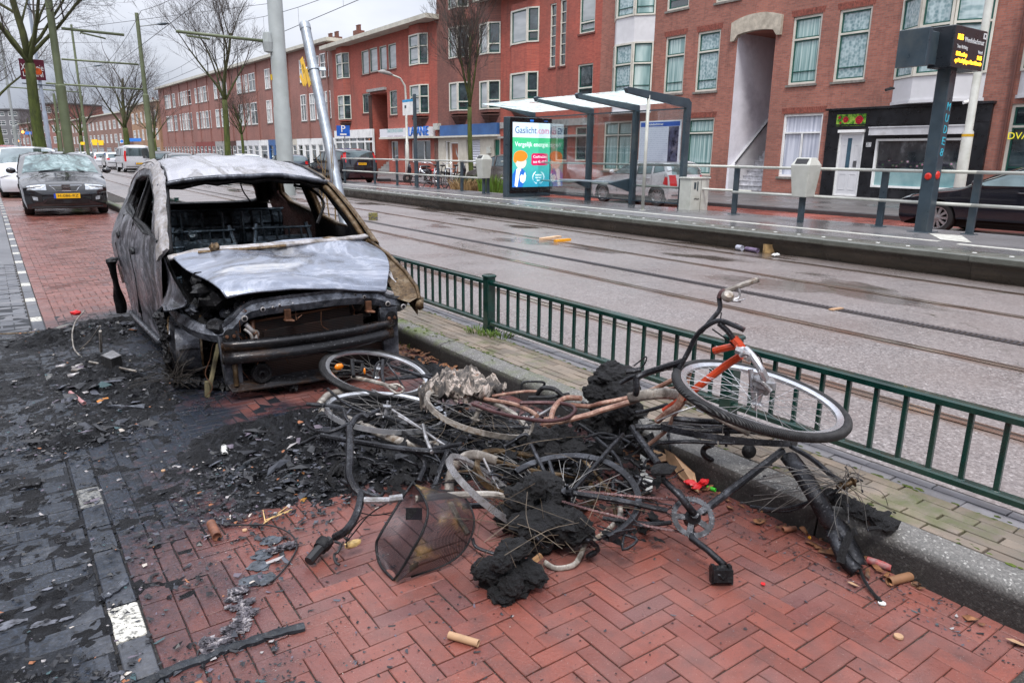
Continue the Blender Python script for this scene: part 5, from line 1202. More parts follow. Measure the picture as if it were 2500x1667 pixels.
# ---------------- trees ----------------
q=NT('mossy bark'); v=q.pos(); z=q.sep(v)[2]
c=q.ramp(q.noise(q.map(v,(6,6,1.5)),1.5,6,.7),[(.3,(.03,.038,.010)),(.55,(.075,.10,.016)),(.75,(.12,.13,.04))])
dk=q.ramp(q.noise(q.map(v,(5,5,2)),2,5,.7),[(.4,(.03,.022,.018)),(.7,(.09,.07,.055))])
c=q.mix(q.math('MULTIPLY_ADD',q.n('ShaderNodeMapRange',{0:z,1:2.,2:9.5,3:1.,4:.1}).outputs[0],1.,q.math('MULTIPLY_ADD',q.noise(v,3,4),.6,-.3),clamp=True),dk,c)
q.set(col=c,rough=.9); q.bump(q.noise(q.map(v,(3,3,1)),9,5,.7),.8,.03); M_MOSS=q.m
M_TWIG=mat('dark bare twig',(.05,.038,.032),.8,var=.3,ns=3)
def tree(label,base,h,r,seed,clear=.3,levels=5,spread=1.,name='bare_tree',group='bare trees along the street',fork=None,twigs=1.):
    rr=random.Random(seed); e=empty(name,base,label,'tree',group); T=MB(); C=[MB(),MB()]
    def grow(p,d,ln,rad,lev,mb):
        n=4 if lev<3 else 3; pts=[p];rs=[rad]; dd=d.copy()
        for i in range(n):
            dd=(dd+Vector((rr.uniform(-1,1),rr.uniform(-1,1),rr.uniform(-.3,.6)))*.13*(1+lev*.15)).normalized()
            p=p+dd*(ln/n); pts.append(p); rs.append(max(.004,rad*(1-.5*(i+1)/n)))
        mb.tube(pts,rs,10 if lev==0 else 6 if lev<3 else 3,cap=lev==0)
        if lev>=levels: return
        k=int({0:5,1:4,2:4,3:4,4:3}.get(lev,3)*twigs+.5) 
        for i in range(k):
            f=rr.uniform(.3,1) if lev else rr.uniform(.0,1)
            idx=min(n-1,int(f*n)); q_=pts[idx].lerp(pts[idx+1],f*n-idx if f<1 else 1)
            a=rr.uniform(0,2*PI); up=.9 if lev<2 else .5
            side=dd.orthogonal().normalized(); side=Matrix.Rotation(a,3,dd)@side
            nd=(dd*rr.uniform(.5,1.)+side*spread*rr.uniform(.55,1.05)+Vector((0,0,up*.35))).normalized()
            grow(q_,nd,ln*rr.uniform(.48,.72),max(.004,rs[idx]*rr.uniform(.34,.52)),lev+1,C[0] if lev<1 else C[1])
        if lev: grow(p,dd,ln*.6,rs[-1]*.9,lev+1,C[1])
    # trunk
    hc=h*clear; n=7; pts=[];rs=[]
    for i in range(n+1):
        t=i/n; pts.append(base+Vector((math.sin(seed+t*3)*.06*r/.15,math.cos(seed*2+t*2.5)*.05*r/.15,hc*t-.1))); rs.append(r*(1.18-.3*t+(.25 if i==0 else 0)))
    T.tube(pts,rs,14); T.build('trunk',M_MOSS,e,smooth=True)
    p=pts[-1]; nl=fork or 4
    lead=Vector((rr.uniform(-.06,.06),rr.uniform(-.06,.06),1)).normalized()
    grow(p-lead*.05,lead,(h-hc)*.62,r*.74,0,C[0])
    for i in range(nl):
        a=2*PI*i/nl+rr.uniform(-.3,.3); grow(p+Vector((0,0,rr.uniform(-.2,.3)*hc*.2)),Vector((math.cos(a)*.62*spread,math.sin(a)*.62*spread,.85)).normalized(),(h-hc)*rr.uniform(.42,.55),r*.42,1,C[0])
    C[0].build('limbs',M_MOSS,e,smooth=True); C[1].build('crown',M_TWIG,e)
    return e
tree('big mossy bare tree behind the dark hatchback',GD(120,27),11.5,.18,3,clear=.40,levels=5,spread=1.2,fork=5,twigs=.95)
tree('bare tree with mossy trunk at the left edge of the photo',GD(14,42),10,.19,8,clear=.42,levels=5,spread=1.1)
tree('slender mossy tree in front of the red terrace, tall crown against the sky',GD(562,44),11,.17,5,clear=.42,levels=5,spread=.72)
tree('wide bare tree in front of the tan corner house',GD(314,80),12.5,.3,12,clear=.33,levels=5,spread=.85)
tree('thin young bare tree in front of the blue fascia house',GD(1150,30,.1),8.,.095,21,clear=.42,levels=5,spread=.5)
tree('small leafless tree between the mossy trunk and the white shopfronts',GD(597,50,.1),6.,.10,31,clear=.45,levels=4,spread=.8)
tree('small leafless tree left of the long red terrace',GD(386,62,.1),6.5,.12,33,clear=.4,levels=4,spread=.8)
tree('leafless tree between two olive poles far off',GD(205,95),12,.25,35,clear=.3,levels=4,spread=.85)
tree('dark leafless tree in front of the red brown brick block',GD(148,110),11,.2,37,clear=.35,levels=4,spread=.8)
tree('small far leafless tree in front of the low brown house row',GD(88,120),9,.16,39,clear=.35,levels=4,spread=.8)
# grasses at the tree pit
def grass(name,label,c,rx,ry,h,n,m,seed,w_=.012,lean=.5,cat='grass'):
    rr=random.Random(seed); b=MB()
    for i in range(n):
        a=rr.uniform(0,2*PI);k=math.sqrt(rr.random()); p=Vector(c)+Vector((math.cos(a)*rx*k,math.sin(a)*ry*k,0)); hh=h*rr.uniform(.5,1); d=Vector((math.cos(a),math.sin(a),0))*rr.uniform(0,lean)*hh; s_=Vector((rr.uniform(-1,1),rr.uniform(-1,1),0)).normalized()*w_
        m_=p+Vector((0,0,hh*.6))+d*.35; t=p+Vector((0,0,hh))+d
        b.add([p-s_,p+s_,m_+s_*.8,m_-s_*.8,t],[(0,1,2,3),(3,2,4)])
    return tag(b.build(name,m),label,cat,None,'stuff')
MG=mat('fresh green blades',(.10,.19,.02),.6,var=.4,ns=3); MS=mat('straw blades',(.30,.20,.09),.7,var=.35,ns=3); MDG=mat('dull green blades',(.06,.09,.035),.7,var=.4)
a=GD(1160,28,.08); grass('green_grass','',GD(1205,27,.1),.5,.6,.75,260,MG,1,.02); grass('dry_grass','',GD(1135,28,.1),.5,.6,.55,260,MS,2,.018,.7); grass('shrub_grass','',GD(1163,29,.1),.8,.6,.7,400,MDG,4,.02,.6); grass('shrub_grass','',GD(1235,32,.1),1.5,.6,.7,400,MDG,4,.02,.6)
grass('dry_grass','',G(257,402,0),1.0,1.6,.5,260,MS,7,.03,.7)
# sapling stems by the burnt car
e=empty('sapling',(2.8,7.6,.14),'bare sapling stems behind the burnt car side window','plant'); b=MB(); rr=random.Random(4)
for i in range(6):
    x_,y_=2.80+rr.uniform(-.12,.12),7.3+rr.uniform(-.3,.3); hh=rr.uniform(.7,1.5); b.tube([(x_,y_,.14),(x_+rr.uniform(-.03,.03),y_+.02,.14+hh*.5),(x_+rr.uniform(-.1,.1),y_+rr.uniform(-.05,.05),.14+hh)],[.010,.008,.003],5)
    for k in range(3): z_=.14+hh*rr.uniform(.3,.9); b.tube([(x_,y_,z_),(x_+rr.uniform(-.15,.15),y_+rr.uniform(-.1,.1),z_+.2)],[.004,.002],4)
b.build('stems',mat('tan stem',(.25,.17,.08),.8),e)
# ---------------- cars ----------------
def paint(name,col,metal=.3,rough=.25,dirt=.0):
    q=NT(name); v=q.obj(); q.set(col=q.ramp(q.noise(v,1.5,4),[(.3,tuple(c*.85 for c in col)),(.7,tuple(min(1,c*1.1) for c in col))]),rough=q.ramp(q.noise(v,30,4,.7),[(.35,(rough*.7,)*3),(.7,(rough*1.5,)*3)]),metal=metal,coat=.9); q.b.inputs['Coat Roughness'].default_value=.04; return q.m
def glassm(name,col,metal=.55,rough=.05):
    q=NT(name); v=q.obj(); q.set(col=q.ramp(q.noise(v,1.4,5,.6),[(.35,tuple(c*.55 for c in col)),(.65,col)]),rough=rough,metal=metal,spec=.8,coat=.5); return q.m
CG=glassm('dark car glass',(.10,.14,.15)); CGL=glassm('sky reflecting windscreen',(.16,.22,.23),.75); CGT=glassm('pale car side glass',(.22,.30,.31),.5)
M_TYRE=mat('tyre rubber',(.014,.014,.015),.75,var=.25,ns=10); M_ALLOY=mat('alloy rim',(.45,.46,.48),.3,.8,var=.1); M_DALLOY=mat('dark alloy rim',(.12,.12,.13),.35,.7)
M_TRIM=mat('black plastic trim',(.012,.012,.014),.5,var=.2); M_LAMPR=mat('red tail lamp',(.42,.008,.01),.15,coat=.6,emit=(.5,.01,.01),es=.15); M_LAMPC=mat('clear headlamp',(.50,.54,.58),.08,.4,coat=.8,var=.3,ns=18); M_PLATE=mat('yellow number plate',(.80,.45,.01),.45,var=.05); M_CHROME=mat('bright chrome',(.65,.66,.68),.12,.95,var=.05)
M_WELL=mat('dark wheel well',(.006,.006,.006),.9)
def lerpprof(P,s):
    i=max(0,min(len(P)-2,int(s))); t=s-i
    a=P[max(i-1,0)];b=P[i];c=P[i+1];d=P[min(i+2,len(P)-1)]
    f=lambda k:.5*((2*b[k])+(c[k]-a[k])*t+(2*a[k]-5*b[k]+4*c[k]-d[k])*t*t+(3*b[k]-a[k]-3*c[k]+d[k])*t**3)
    # flatten overshoot
    lin=lambda k:b[k]+(c[k]-b[k])*t
    return (.55*f(0)+.45*lin(0),.55*f(1)+.45*lin(1))
def wheel(e,x,y,r,wd,side,rim=M_ALLOY,spokes=10,detail=True):
    a=Vector((side,0,0)); c=Vector((x-side*wd,y,r)); b=MB()
    b.lathe(c,a,[(r*.66,0),(r*.9,0),(r,.03),(r,wd-.03),(r*.93,wd),(r*.70,wd-.005),(r*.66,wd-.02)],28); t=b.build('tyre',M_TYRE,e,smooth=True,auto=True); t.name='wheel'
    b=MB(); b.lathe(c,a,[(r*.67,.0),(r*.67,wd-.01),(r*.62,wd-.012),(r*.60,wd-.05)],28)
    for k in range(spokes):
        an=2*PI*k/spokes; u=Vector((0,math.cos(an),math.sin(an))); p=c+a*(wd-.025); w_=Vector((0,-math.sin(an),math.cos(an)))
        b.add([p+u*r*.08-w_*.018,p+u*r*.08+w_*.018,p+u*r*.62+w_*.028-a*.0,p+u*r*.62-w_*.028,p+u*r*.08-w_*.018-a*.03,p+u*r*.08+w_*.018-a*.03,p+u*r*.62+w_*.028-a*.03,p+u*r*.62-w_*.028-a*.03],[(0,1,2,3),(0,3,7,4),(1,5,6,2)])
    b.lathe(c,a,[(r*.16,wd-.06),(r*.15,wd-.015),(0,wd-.01)],14); b.build('rim',rim,t)
    b=MB(); b.lathe(c,a,[(r*.6,wd-.09),(.0,wd-.09)],16); b.build('brake_disc',M_WELL,t)
def car(label,prof,W,wheels,zb,zroof,wins,pt,pos,rz,group=None,cat='car',rim=M_ALLOY,name='parked_car',tumble=.15,glass=None,ws=None,rw=None,patches=(),extra=None,mirrors=(.75,),tn=.10,tt=.10,wsg=None,lo=.18,detail=True,crease=True):
    e=empty(name,(0,0,0),label,cat,group)
    ymx=max(p[0] for p in prof);ymn=min(p[0] for p in prof); hwid=W/2
    def hw(y,z):
        k=1.
        df=max(0,(y-(ymx-.75))/.75); dr=max(0,((ymn+.6)-y)/.6)
        k-=tn*min(1,df)**2; k-=tt*.7*min(1,dr)**2
        if z>zb: k-=(tumble/hwid)*((z-zb)/(zroof-zb))**1.15
        elif z<.42: k-=.05*((.42-z)/.25)
        else: k-=.012*abs((z-.62)/.3)
        return hwid*k
    n=len(prof)-1
    def nrm(s):
        a=lerpprof(prof,max(0,s-.15));b=lerpprof(prof,min(n,s+.15)); d=Vector((b[0]-a[0],b[1]-a[1]))
        if d.length<1e-6: return Vector((0,1))
        d.normalize(); return Vector((-d.y,d.x)) if False else Vector((-d.y*-1,d.x*-1))*-1
    sgn=1
    def surf(s,t,off=0.):
        y,z=lerpprof(prof,s); N=nrm(s)
        # outward normal
        if N.y*(1)+0<0 and abs(N.y)>.5: N=-N
        if abs(N.y)<=.5:
            if (N.x>0)!=(y>(ymx+ymn)/2): N=-N
        at=abs(t); c=(.045*at**2+.05*at**7) if abs(N.y)>.5 else (.05*at**2+.13*at**4)
        yy=y-N.x*c; zz=z-N.y*c
        if abs(N.y)<=.5: zz=z
        x=t*hw(yy,zz)
        return Vector((x+ (0 if not off else 0),yy+N.x*off,zz+N.y*off+ (0)))
    b=MB(); ns=n*4 if detail else n*2; nt=16 if detail else 8
    b.grid(lambda u,v_:surf(u*n,(v_*2-1)),ns,nt)
    top=[surf(i/ns*n,1) for i in range(ns+1)]
    outer=[(p.y,p.z) for p in top]
    (yf,yr,r,wd)=wheels; bl=[]
    yb0,yb1=outer[-1][0],outer[0][0]
    def arch(yc):
        R=r*1.13; return [(yc-R*math.cos(a),max(lo,r+R*math.sin(a))) for a in [PI*i/12 for i in range(13)]]
    bottom=[(yb0+.02,lo)]+arch(yr)+arch(yf)+[(yb1-.02,lo)]
    # ensure monotonic
    bot=[bottom[0]]
    for p in bottom[1:]:
        if p[0]>bot[-1][0]+1e-3: bot.append(p)
    poly=outer[:]
    poly=[p for i,p in enumerate(poly) if i==0 or (abs(p[0]-poly[i-1][0])+abs(p[1]-poly[i-1][1]))>1e-3]
    full=poly+bot if poly[-1][0]<poly[0][0] else poly+bot[::-1]
    for sd in(-1,1):
        b.cdt(full,wins,lambda y,z:Vector((sd*hw(y,z),y,z)),.12 if detail else .3)
    body=b.build('body',pt,e,smooth=True,auto=True)
    gm=glass or CG
    for sd in(-1,1):
        for wn_ in wins:
            g=MB(); g.cdt(wn_,[],lambda y,z:Vector((sd*(hw(y,z)-.012),y,z)),.2); g.build('side_window',gm,e,smooth=True)
            t=MB(); pts=[Vector((sd*(hw(p[0],p[1])-.002),p[0],p[1])) for p in wn_]; t.tube(pts,.009,4,closed=True); t.build('window_trim',M_TRIM,e)
    def patch(nm,s0,s1,t0,t1,m,off=.006,ns_=6,nt_=8,shape=None,lab=None,par=None,th=.0):
        p=MB()
        f=lambda u,v_: surf(s0+(s1-s0)*u,(t0+(t1-t0)*v_) if shape is None else shape(u,v_),off)
        p.grid(f,ns_,nt_); return p.build(nm,m,par or e,smooth=True,label=lab)
    if ws: patch('windscreen',ws[0],ws[1],-.88,.88,wsg or gm,.006,6,12,lambda u,v_:(v_*2-1)*(.90-.04*u))
    if rw: patch('rear_window',rw[0],rw[1],-.84,.84,gm,.006,6,12)
    for a in patches: patch(*a)
    un=MB(); un.box((-hwid+.2,ymn+.25,lo-.02),(hwid-.2,ymx-.25,.55)); un.build('underbody',M_WELL,e)
    for yy in(yf,yr):
        for sd in(-1,1): wheel(e,sd*(hwid-.025),yy,r,wd,sd,rim)
    w_=MB()
    for yy in(yf,yr):
        for sd in(-1,1):
            R=r*1.13; w_.add([Vector((sd*(hwid-.03),yy-R*math.cos(a),r+R*math.sin(a))) for a in [PI*i/12 for i in range(13)]]+[Vector((sd*(hwid-.35),yy-R*math.cos(a),r+R*math.sin(a))) for a in [PI*i/12 for i in range(13)]],[(i,i+1,i+14,i+13) for i in range(12)])
    w_.build('wheel_arch_liner',M_WELL,e)
    for my in mirrors:
        for sd in(-1,1):
            m_=MB(); c=Vector((sd*(hw(my,zb)+.13),my,zb+.07)); m_.lump(c,.1,3,2,.03,1,(1.05,.6,.72)); m_.beam(c-Vector((sd*.16,0,.06)),c-Vector((sd*.05,0,.03)),.04,.03); m_.build('wing_mirror',pt if detail else M_TRIM,e,smooth=True)
    if crease:
        t=MB()
        for sd in(-1,1):
            for p0,p1 in extra_seams(wins,zb,lo,r): t.tube([Vector((sd*(hw(y,z)+.001),y,z)) for y,z in [(p0[0]+(p1[0]-p0[0])*k/6,p0[1]+(p1[1]-p0[1])*k/6) for k in range(7)]],.004,4)
            t.cur=0
        t.build('door_seam',M_WELL,e)
        t=MB()
        for sd in(-1,1):
            for wn_ in wins[:2]:
                ym=min(p[0] for p in wn_)+.14; z=zb-.1; x=sd*(hw(ym,z)+.012); t.tube([(x-sd*.015,ym-.09,z),(x+sd*.012,ym-.06,z),(x+sd*.012,ym+.06,z),(x-sd*.015,ym+.09,z)],.012,6)
        t.build('door_handle',pt,e)
    if extra: extra(e,surf,hw,patch)
    e.location=pos; e.rotation_euler=(0,0,rz)
    return e
def extra_seams(wins,zb,lo,r):
    o=[]
    for i,w_ in enumerate(wins[:3]):
        ymn=min(p[0] for p in w_); ymx=max(p[0] for p in w_)
        o.append(((ymn-.03,zb+.02),(ymn-.03,lo+.09)))
        if i==0: o.append(((ymx-.12,zb-.02),(ymx-.2,lo+.12)))
    if o: o.append(((wins[0][0][0],lo+.09),(min(p[0] for p in wins[min(1,len(wins)-1)]),lo+.09)))
    return o
def plate(e,txt,y,z,face,w_=.52,blue=True,tilt=0,x=0.):
    b=MB(); b.box((x-w_/2,y-.006,z-.055),(x+w_/2,y+.006,z+.055)); p=b.build('number_plate',M_PLATE,e)
    f=face; xd=Vector((-f,0,0)) # facing +y => text reads along -x
    if txt: text(txt,.085,MK,p,(x+xd.x*.02,y+f*.008,z),xd,(0,0,1),width=w_*.78,ext=.001)
    b=MB(); b.box((x-xd.x*(w_/2)-(.0 if -xd.x<0 else .04),y+f*.004,z-.055),(x-xd.x*(w_/2)+(.04 if -xd.x<0 else 0),y+f*.0085,z+.055)); b.build('plate_band',mat('plate blue band',(.02,.08,.5),.4),p)
# hatchback profile: front bottom -> roof -> rear bottom, (y,z); s index listed
HATCH=[(1.96,.17),(2.02,.30),(2.03,.48),(1.99,.62),(1.90,.74),(1.45,.88),(.98,.97),(.60,1.16),(.12,1.38),(-.35,1.445),(-1.0,1.43),(-1.55,1.35),(-1.80,1.12),(-1.93,.92),(-1.99,.75),(-2.01,.5),(-1.97,.22)]
W3=[[(.78,.965),(.05,1.30),(-.18,1.345),(-.22,.975)],[(-.30,.975),(-.27,1.35),(-.85,1.36),(-1.15,1.33),(-1.18,.99)],[(-1.24,1.0),(-1.22,1.31),(-1.42,1.27),(-1.56,1.06)]]
def seat_extra(e,surf,hw,patch):
    # grille, lamps, bumper, badge
    F=lambda s,t,o=.012: surf(s,t,o)
    def poly_patch(nm,pts,m,off,par=None,tube=None):
        P_=[surf(a,b_,off) for a,b_ in pts]
        if tube: b=MB(); b.tube(P_,tube,6,closed=True); return b.build(nm,m,par or e)
        b=MB(); b.add(P_,[tuple(range(len(P_)))]); return b.build(nm,m,par or e)
    g=[(3.55,-.40),(3.55,.40),(3.05,.31),(2.55,.25),(2.55,-.25),(3.05,-.31)]
    q=NT('honeycomb grille'); v=q.obj(); w_=q.n('ShaderNodeTexVoronoi',{'Vector':v,'Scale':38.},feature='DISTANCE_TO_EDGE').outputs[0]; q.set(col=q.ramp(w_,[(.04,(.03,.03,.033)),(.10,(.002,.002,.002))]),rough=.4); HG=q.m
    gr=patch('grille',2.55,3.55,-.3,.3,HG,.008,6,10,lambda u,v_:(v_*2-1)*(.25+.15*u))
    poly_patch('grille_surround',g,M_CHROME,.014,gr,.010)
    lo_=patch('lower_grille',.85,1.55,-.5,.5,HG,.010,4,10,lambda u,v_:(v_*2-1)*(.62-.16*u))
    for sd in(-1,1):
        sh=lambda u,v_:sd*((.50-.04*u)+(.42+.03*u)*v_)
        h=patch('headlight',2.75,3.85,0,1,M_LAMPC,.010,6,8,lambda u,v_:sd*(.48+.44*v_) if True else 0)
        # taper inner edge
        me=h.data
        poly_patch('daytime_light',[(3.55,sd*.50),(3.05,sd*.62),(2.98,sd*.90),(3.12,sd*.90),(3.18,sd*.64)],mat('lamp white element',(.85,.88,.92),.2,emit=(.8,.85,.9),es=.2),.016,h)
        f=patch('fog_light_surround',1.15,2.0,0,1,M_TRIM,.010,4,5,lambda u,v_:sd*(.62+.25*v_))
        poly_patch('fog_light',[(1.35,sd*.72),(1.75,sd*.72),(1.85,sd*.84),(1.4,sd*.82)],M_LAMPC,.016,f)
        poly_patch('bumper_accent',[(2.05,sd*.55),(2.15,sd*.90)],M_SLATE,.016,e,.012)
        poly_patch('bonnet_crease',[(3.9,sd*.55),(4.6,sd*.62),(5.6,sd*.74)],pt_seat,.004,e,.008)
    lip=MB(); lip.tube([surf(.35,t/10,.01) for t in range(-9,10)],.018,6); lip.build('front_lip',M_TRIM,e)
    c=surf(3.05,0,.03); b=MB(); 
    for i,(zz,wd) in enumerate(((.052,.17),(.0,.17),(-.052,.17))): b.box((c.x-.085,c.y-.004,c.z+zz-.017),(c.x+.085,c.y+.006,c.z+zz+.017))
    b.box((c.x+.055,c.y-.004,c.z-.0),(c.x+.085,c.y+.006,c.z+.05)); b.box((c.x-.085,c.y-.004,c.z-.05),(c.x-.055,c.y+.006,c.z+.0)); b.build('badge',M_CHROME,gr)
    plate(e,'H-086-RZ',surf(1.95,0,.03).y,surf(1.95,0).z-.01,1)
    b=MB(); b.box((-.08,surf(1.2,0,.02).y-.01,surf(1.2,0).z-.04),(.08,surf(1.2,0,.02).y+.01,surf(1.2,0).z+.04)); b.build('radar_sensor',M_TRIM,e)
    for sd in(-1,1):
        b=MB(); a=surf(6.1,sd*.1,.02); c2=surf(6.25,sd*.1+.5*sd*.9,.025); b.tube([surf(6.12,sd*.55-.02,.015),surf(6.3,0 if sd>0 else -.4,.02)],.008,4); b.build('wiper',M_TRIM,e)
pt_seat=paint('dark grey metallic paint',(.010,.011,.014),.0,.10)
QWS=NT('windscreen with painted branch reflections'); q=QWS; v=q.obj()
nn=q.noise(q.map(v,(1.5,1,1)),2.2,6,.7,1.2)  # warped noise paints pale sky and dark branch reflections into the glass colour
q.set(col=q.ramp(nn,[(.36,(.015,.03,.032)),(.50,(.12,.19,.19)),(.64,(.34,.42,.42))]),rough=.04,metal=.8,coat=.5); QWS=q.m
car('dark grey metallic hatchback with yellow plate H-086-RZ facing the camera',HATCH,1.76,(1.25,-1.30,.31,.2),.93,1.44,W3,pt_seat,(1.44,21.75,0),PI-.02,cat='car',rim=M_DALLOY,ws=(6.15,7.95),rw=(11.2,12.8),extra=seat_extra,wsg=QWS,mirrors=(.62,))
# white electric car behind it
EV=[(2.3,.2),(2.36,.35),(2.36,.55),(2.28,.72),(2.1,.84),(1.5,.97),(1.05,1.06),(.5,1.32),(-.1,1.55),(-.6,1.61),(-1.2,1.58),(-1.8,1.42),(-2.2,1.15),(-2.34,.95),(-2.36,.6),(-2.3,.25)]
WEV=[[(.85,1.06),(.0,1.44),(-.2,1.48),(-.25,1.06)],[(-.35,1.06),(-.3,1.48),(-1.1,1.46),(-1.3,1.4),(-1.35,1.08)]]
def ev_extra(e,surf,hw,patch):
    for sd in(-1,1): patch('headlight',3.1,4.3,0,1,M_LAMPC,.010,6,6,lambda u,v_:sd*(.62+.28*v_))
    patch('lower_grille',.7,1.5,0,1,M_TRIM,.01,4,8,lambda u,v_:(v_*2-1)*.55)
WHP=paint('pearl white paint',(.66,.68,.72),.0,.2)
car('white electric car parked behind the dark grey hatchback',EV,1.9,(1.45,-1.42,.35,.22),1.04,1.60,WEV,WHP,(1.15,30.2,0),PI,rim=M_DALLOY,ws=(6.15,7.95),rw=(10.6,12.2),extra=ev_extra,wsg=CGL,mirrors=(.8,))
car('red car behind the white electric car at the left edge',HATCH,1.8,(1.25,-1.30,.32,.2),.95,1.44,W3,paint('red paint',(.42,.02,.02),.1,.25),(.55,37.,.24),PI,ws=(6.15,7.95),mirrors=(.62,),detail=False)
VAN=[(2.6,.25),(2.68,.5),(2.62,.85),(2.45,1.08),(2.0,1.25),(1.6,1.5),(1.0,2.05),(.6,2.25),(-1.0,2.32),(-2.3,2.30),(-2.55,2.1),(-2.62,1.2),(-2.66,.7),(-2.6,.3)]
WVAN=[[(1.75,1.28),(1.1,1.85),(.75,1.9),(.7,1.3)]]
car('white high roofed van beyond the red car at the left edge',VAN,2.0,(1.75,-1.55,.36,.22),1.2,2.3,WVAN,WHP,(-.5,49,.2),PI,ws=(4.3,6.1),cat='van',name='parked_van',mirrors=(1.5,),detail=False,tumble=.12)
# right side street: silver compact behind the shelter glass (rear to the right)
POLO=[(1.78,.2),(1.84,.35),(1.85,.5),(1.78,.68),(1.66,.78),(1.2,.88),(.82,.95),(.5,1.14),(.12,1.36),(-.3,1.42),(-1.0,1.41),(-1.48,1.35),(-1.68,1.12),(-1.78,.92),(-1.84,.72),(-1.87,.48),(-1.83,.24)]
WPOLO=[[(.66,.94),(.05,1.28),(-.28,1.33),(-.30,.95)],[(-.38,.95),(-.36,1.33),(-.95,1.33),(-.97,.97)],[(-1.05,.98),(-1.03,1.32),(-1.33,1.28),(-1.48,1.06)]]
def rear_extra(pltxt,lamp=(12.3,14.2,.72,.96),bump=True,lab=None):
    def f(e,surf,hw,patch):
        n=16
        for sd in(-1,1): 
            patch('tail_light',lamp[0],lamp[1],0,1,M_LAMPR,.010,6,5,lambda u,v_:sd*(lamp[2]+(lamp[3]-lamp[2])*v_))
            x0=surf((lamp[0]+lamp[1])/2,.98); b=MB(); b.add([(sd*(hw(x0.y+.02,x0.z)+.006),x0.y+.02,x0.z-.13),(sd*(hw(x0.y+.22,x0.z)+.006),x0.y+.20,x0.z-.10),(sd*(hw(x0.y+.16,x0.z)+.006),x0.y+.14,x0.z+.12),(sd*(hw(x0.y+.02,x0.z)+.006),x0.y+.05,x0.z+.12)],[(0,1,2,3)]); b.build('tail_light',M_LAMPR,e)
        p=surf(lamp[1]+.3,0,.02); plate(e,pltxt,p.y,p.z,-1)
        if bump: b=MB(); b.tube([surf(lamp[1]+.9,t/10,.012) for t in range(-9,10)],.02,6); b.build('bumper_strip',M_TRIM,e)
    return f
SIL=paint('silver metallic paint',(.58,.59,.62),.2,.28)
car('silver compact hatchback parked behind the shelter glass',POLO,1.65,(1.15,-1.22,.30,.19),.93,1.42,WPOLO,SIL,(17.35,17.0,0),.03,rim=M_ALLOY,glass=CGT,ws=(6.15,7.9),rw=(11.2,12.8),extra=rear_extra('',(12.9,14.6,.72,.97)),mirrors=(.6,))
GRY=paint('grey brown metallic paint',(.16,.145,.135),.5,.3)
HIGH=[(1.98,.2),(2.04,.35),(2.04,.55),(1.95,.75),(1.75,.88),(1.3,.98),(.95,1.06),(.55,1.28),(.1,1.48),(-.4,1.55),(-1.1,1.52),(-1.65,1.44),(-1.85,1.18),(-1.96,.98),(-2.0,.78),(-2.02,.5),(-1.97,.24)]
WHI=[[(.78,1.05),(.05,1.40),(-.22,1.44),(-.25,1.06)],[(-.33,1.06),(-.31,1.45),(-1.0,1.44),(-1.15,1.42),(-1.2,1.08)],[(-1.28,1.09),(-1.25,1.4),(-1.5,1.36),(-1.62,1.15)]]
car('grey brown metallic hatchback half hidden by the advertising pillar',HIGH,1.8,(1.3,-1.28,.31,.2),1.04,1.54,WHI,GRY,(17.1,24.4,0),.0,extra=rear_extra('',(11.9,13.9,.74,.97)),ws=(6.15,7.9),rw=(11.2,12.7),mirrors=(.7,))
NVY=paint('blue black paint',(.010,.011,.018),.2,.15)
SEDAN=[(2.25,.2),(2.32,.35),(2.33,.52),(2.25,.66),(2.08,.76),(1.5,.90),(1.02,.98),(.55,1.2),(.0,1.40),(-.5,1.46),(-1.1,1.42),(-1.7,1.22),(-2.0,1.06),(-2.2,.98),(-2.3,.75),(-2.32,.5),(-2.26,.25)]
WSED=[[(.82,.985),(.0,1.31),(-.18,1.35),(-.22,.99)],[(-.32,.99),(-.29,1.36),(-.9,1.34),(-1.15,1.27),(-1.2,1.0)],[(-1.28,1.01),(-1.26,1.25),(-1.55,1.13),(-1.6,1.05)]]
def sed_extra(e,surf,hw,patch):
    for sd in(-1,1): patch('headlight',3.0,4.2,0,1,M_LAMPC,.010,6,6,lambda u,v_:sd*(.60+.37*v_))
    patch('lower_grille',.8,2.2,0,1,M_TRIM,.01,4,8,lambda u,v_:(v_*2-1)*.5)
    b=MB()
    for sd in(-1,1): b.lathe((sd*(hw(.55,.9)+.004),-.26,1.12),(sd,0,0),[(.0,.004),(.022,.004)],10)
    b.build('door_sticker',M_STUD,e)
car('blue black saloon with alloy wheels parked in front of the black shop',SEDAN,1.8,(1.38,-1.32,.325,.21),.97,1.45,WSED,NVY,(16.55,5.75,0),.03,rim=M_ALLOY,glass=CGT,ws=(6.15,7.9),rw=(10.4,11.8),extra=sed_extra,mirrors=(.7,),cat='car')
MINI=[(2.45,.25),(2.52,.4),(2.53,.6),(2.45,.8),(2.25,.94),(1.8,1.05),(1.35,1.12),(.95,1.35),(.45,1.62),(-.1,1.74),(-1.2,1.76),(-2.1,1.70),(-2.3,1.55),(-2.44,1.15),(-2.5,.9),(-2.54,.55),(-2.5,.28)]
WMI=[[(1.15,1.12),(.45,1.52),(.15,1.58),(.1,1.12)],[(.0,1.12),(.03,1.60),(-.95,1.61),(-.98,1.12)],[(-1.08,1.12),(-1.05,1.61),(-1.95,1.57),(-2.15,1.18)]]
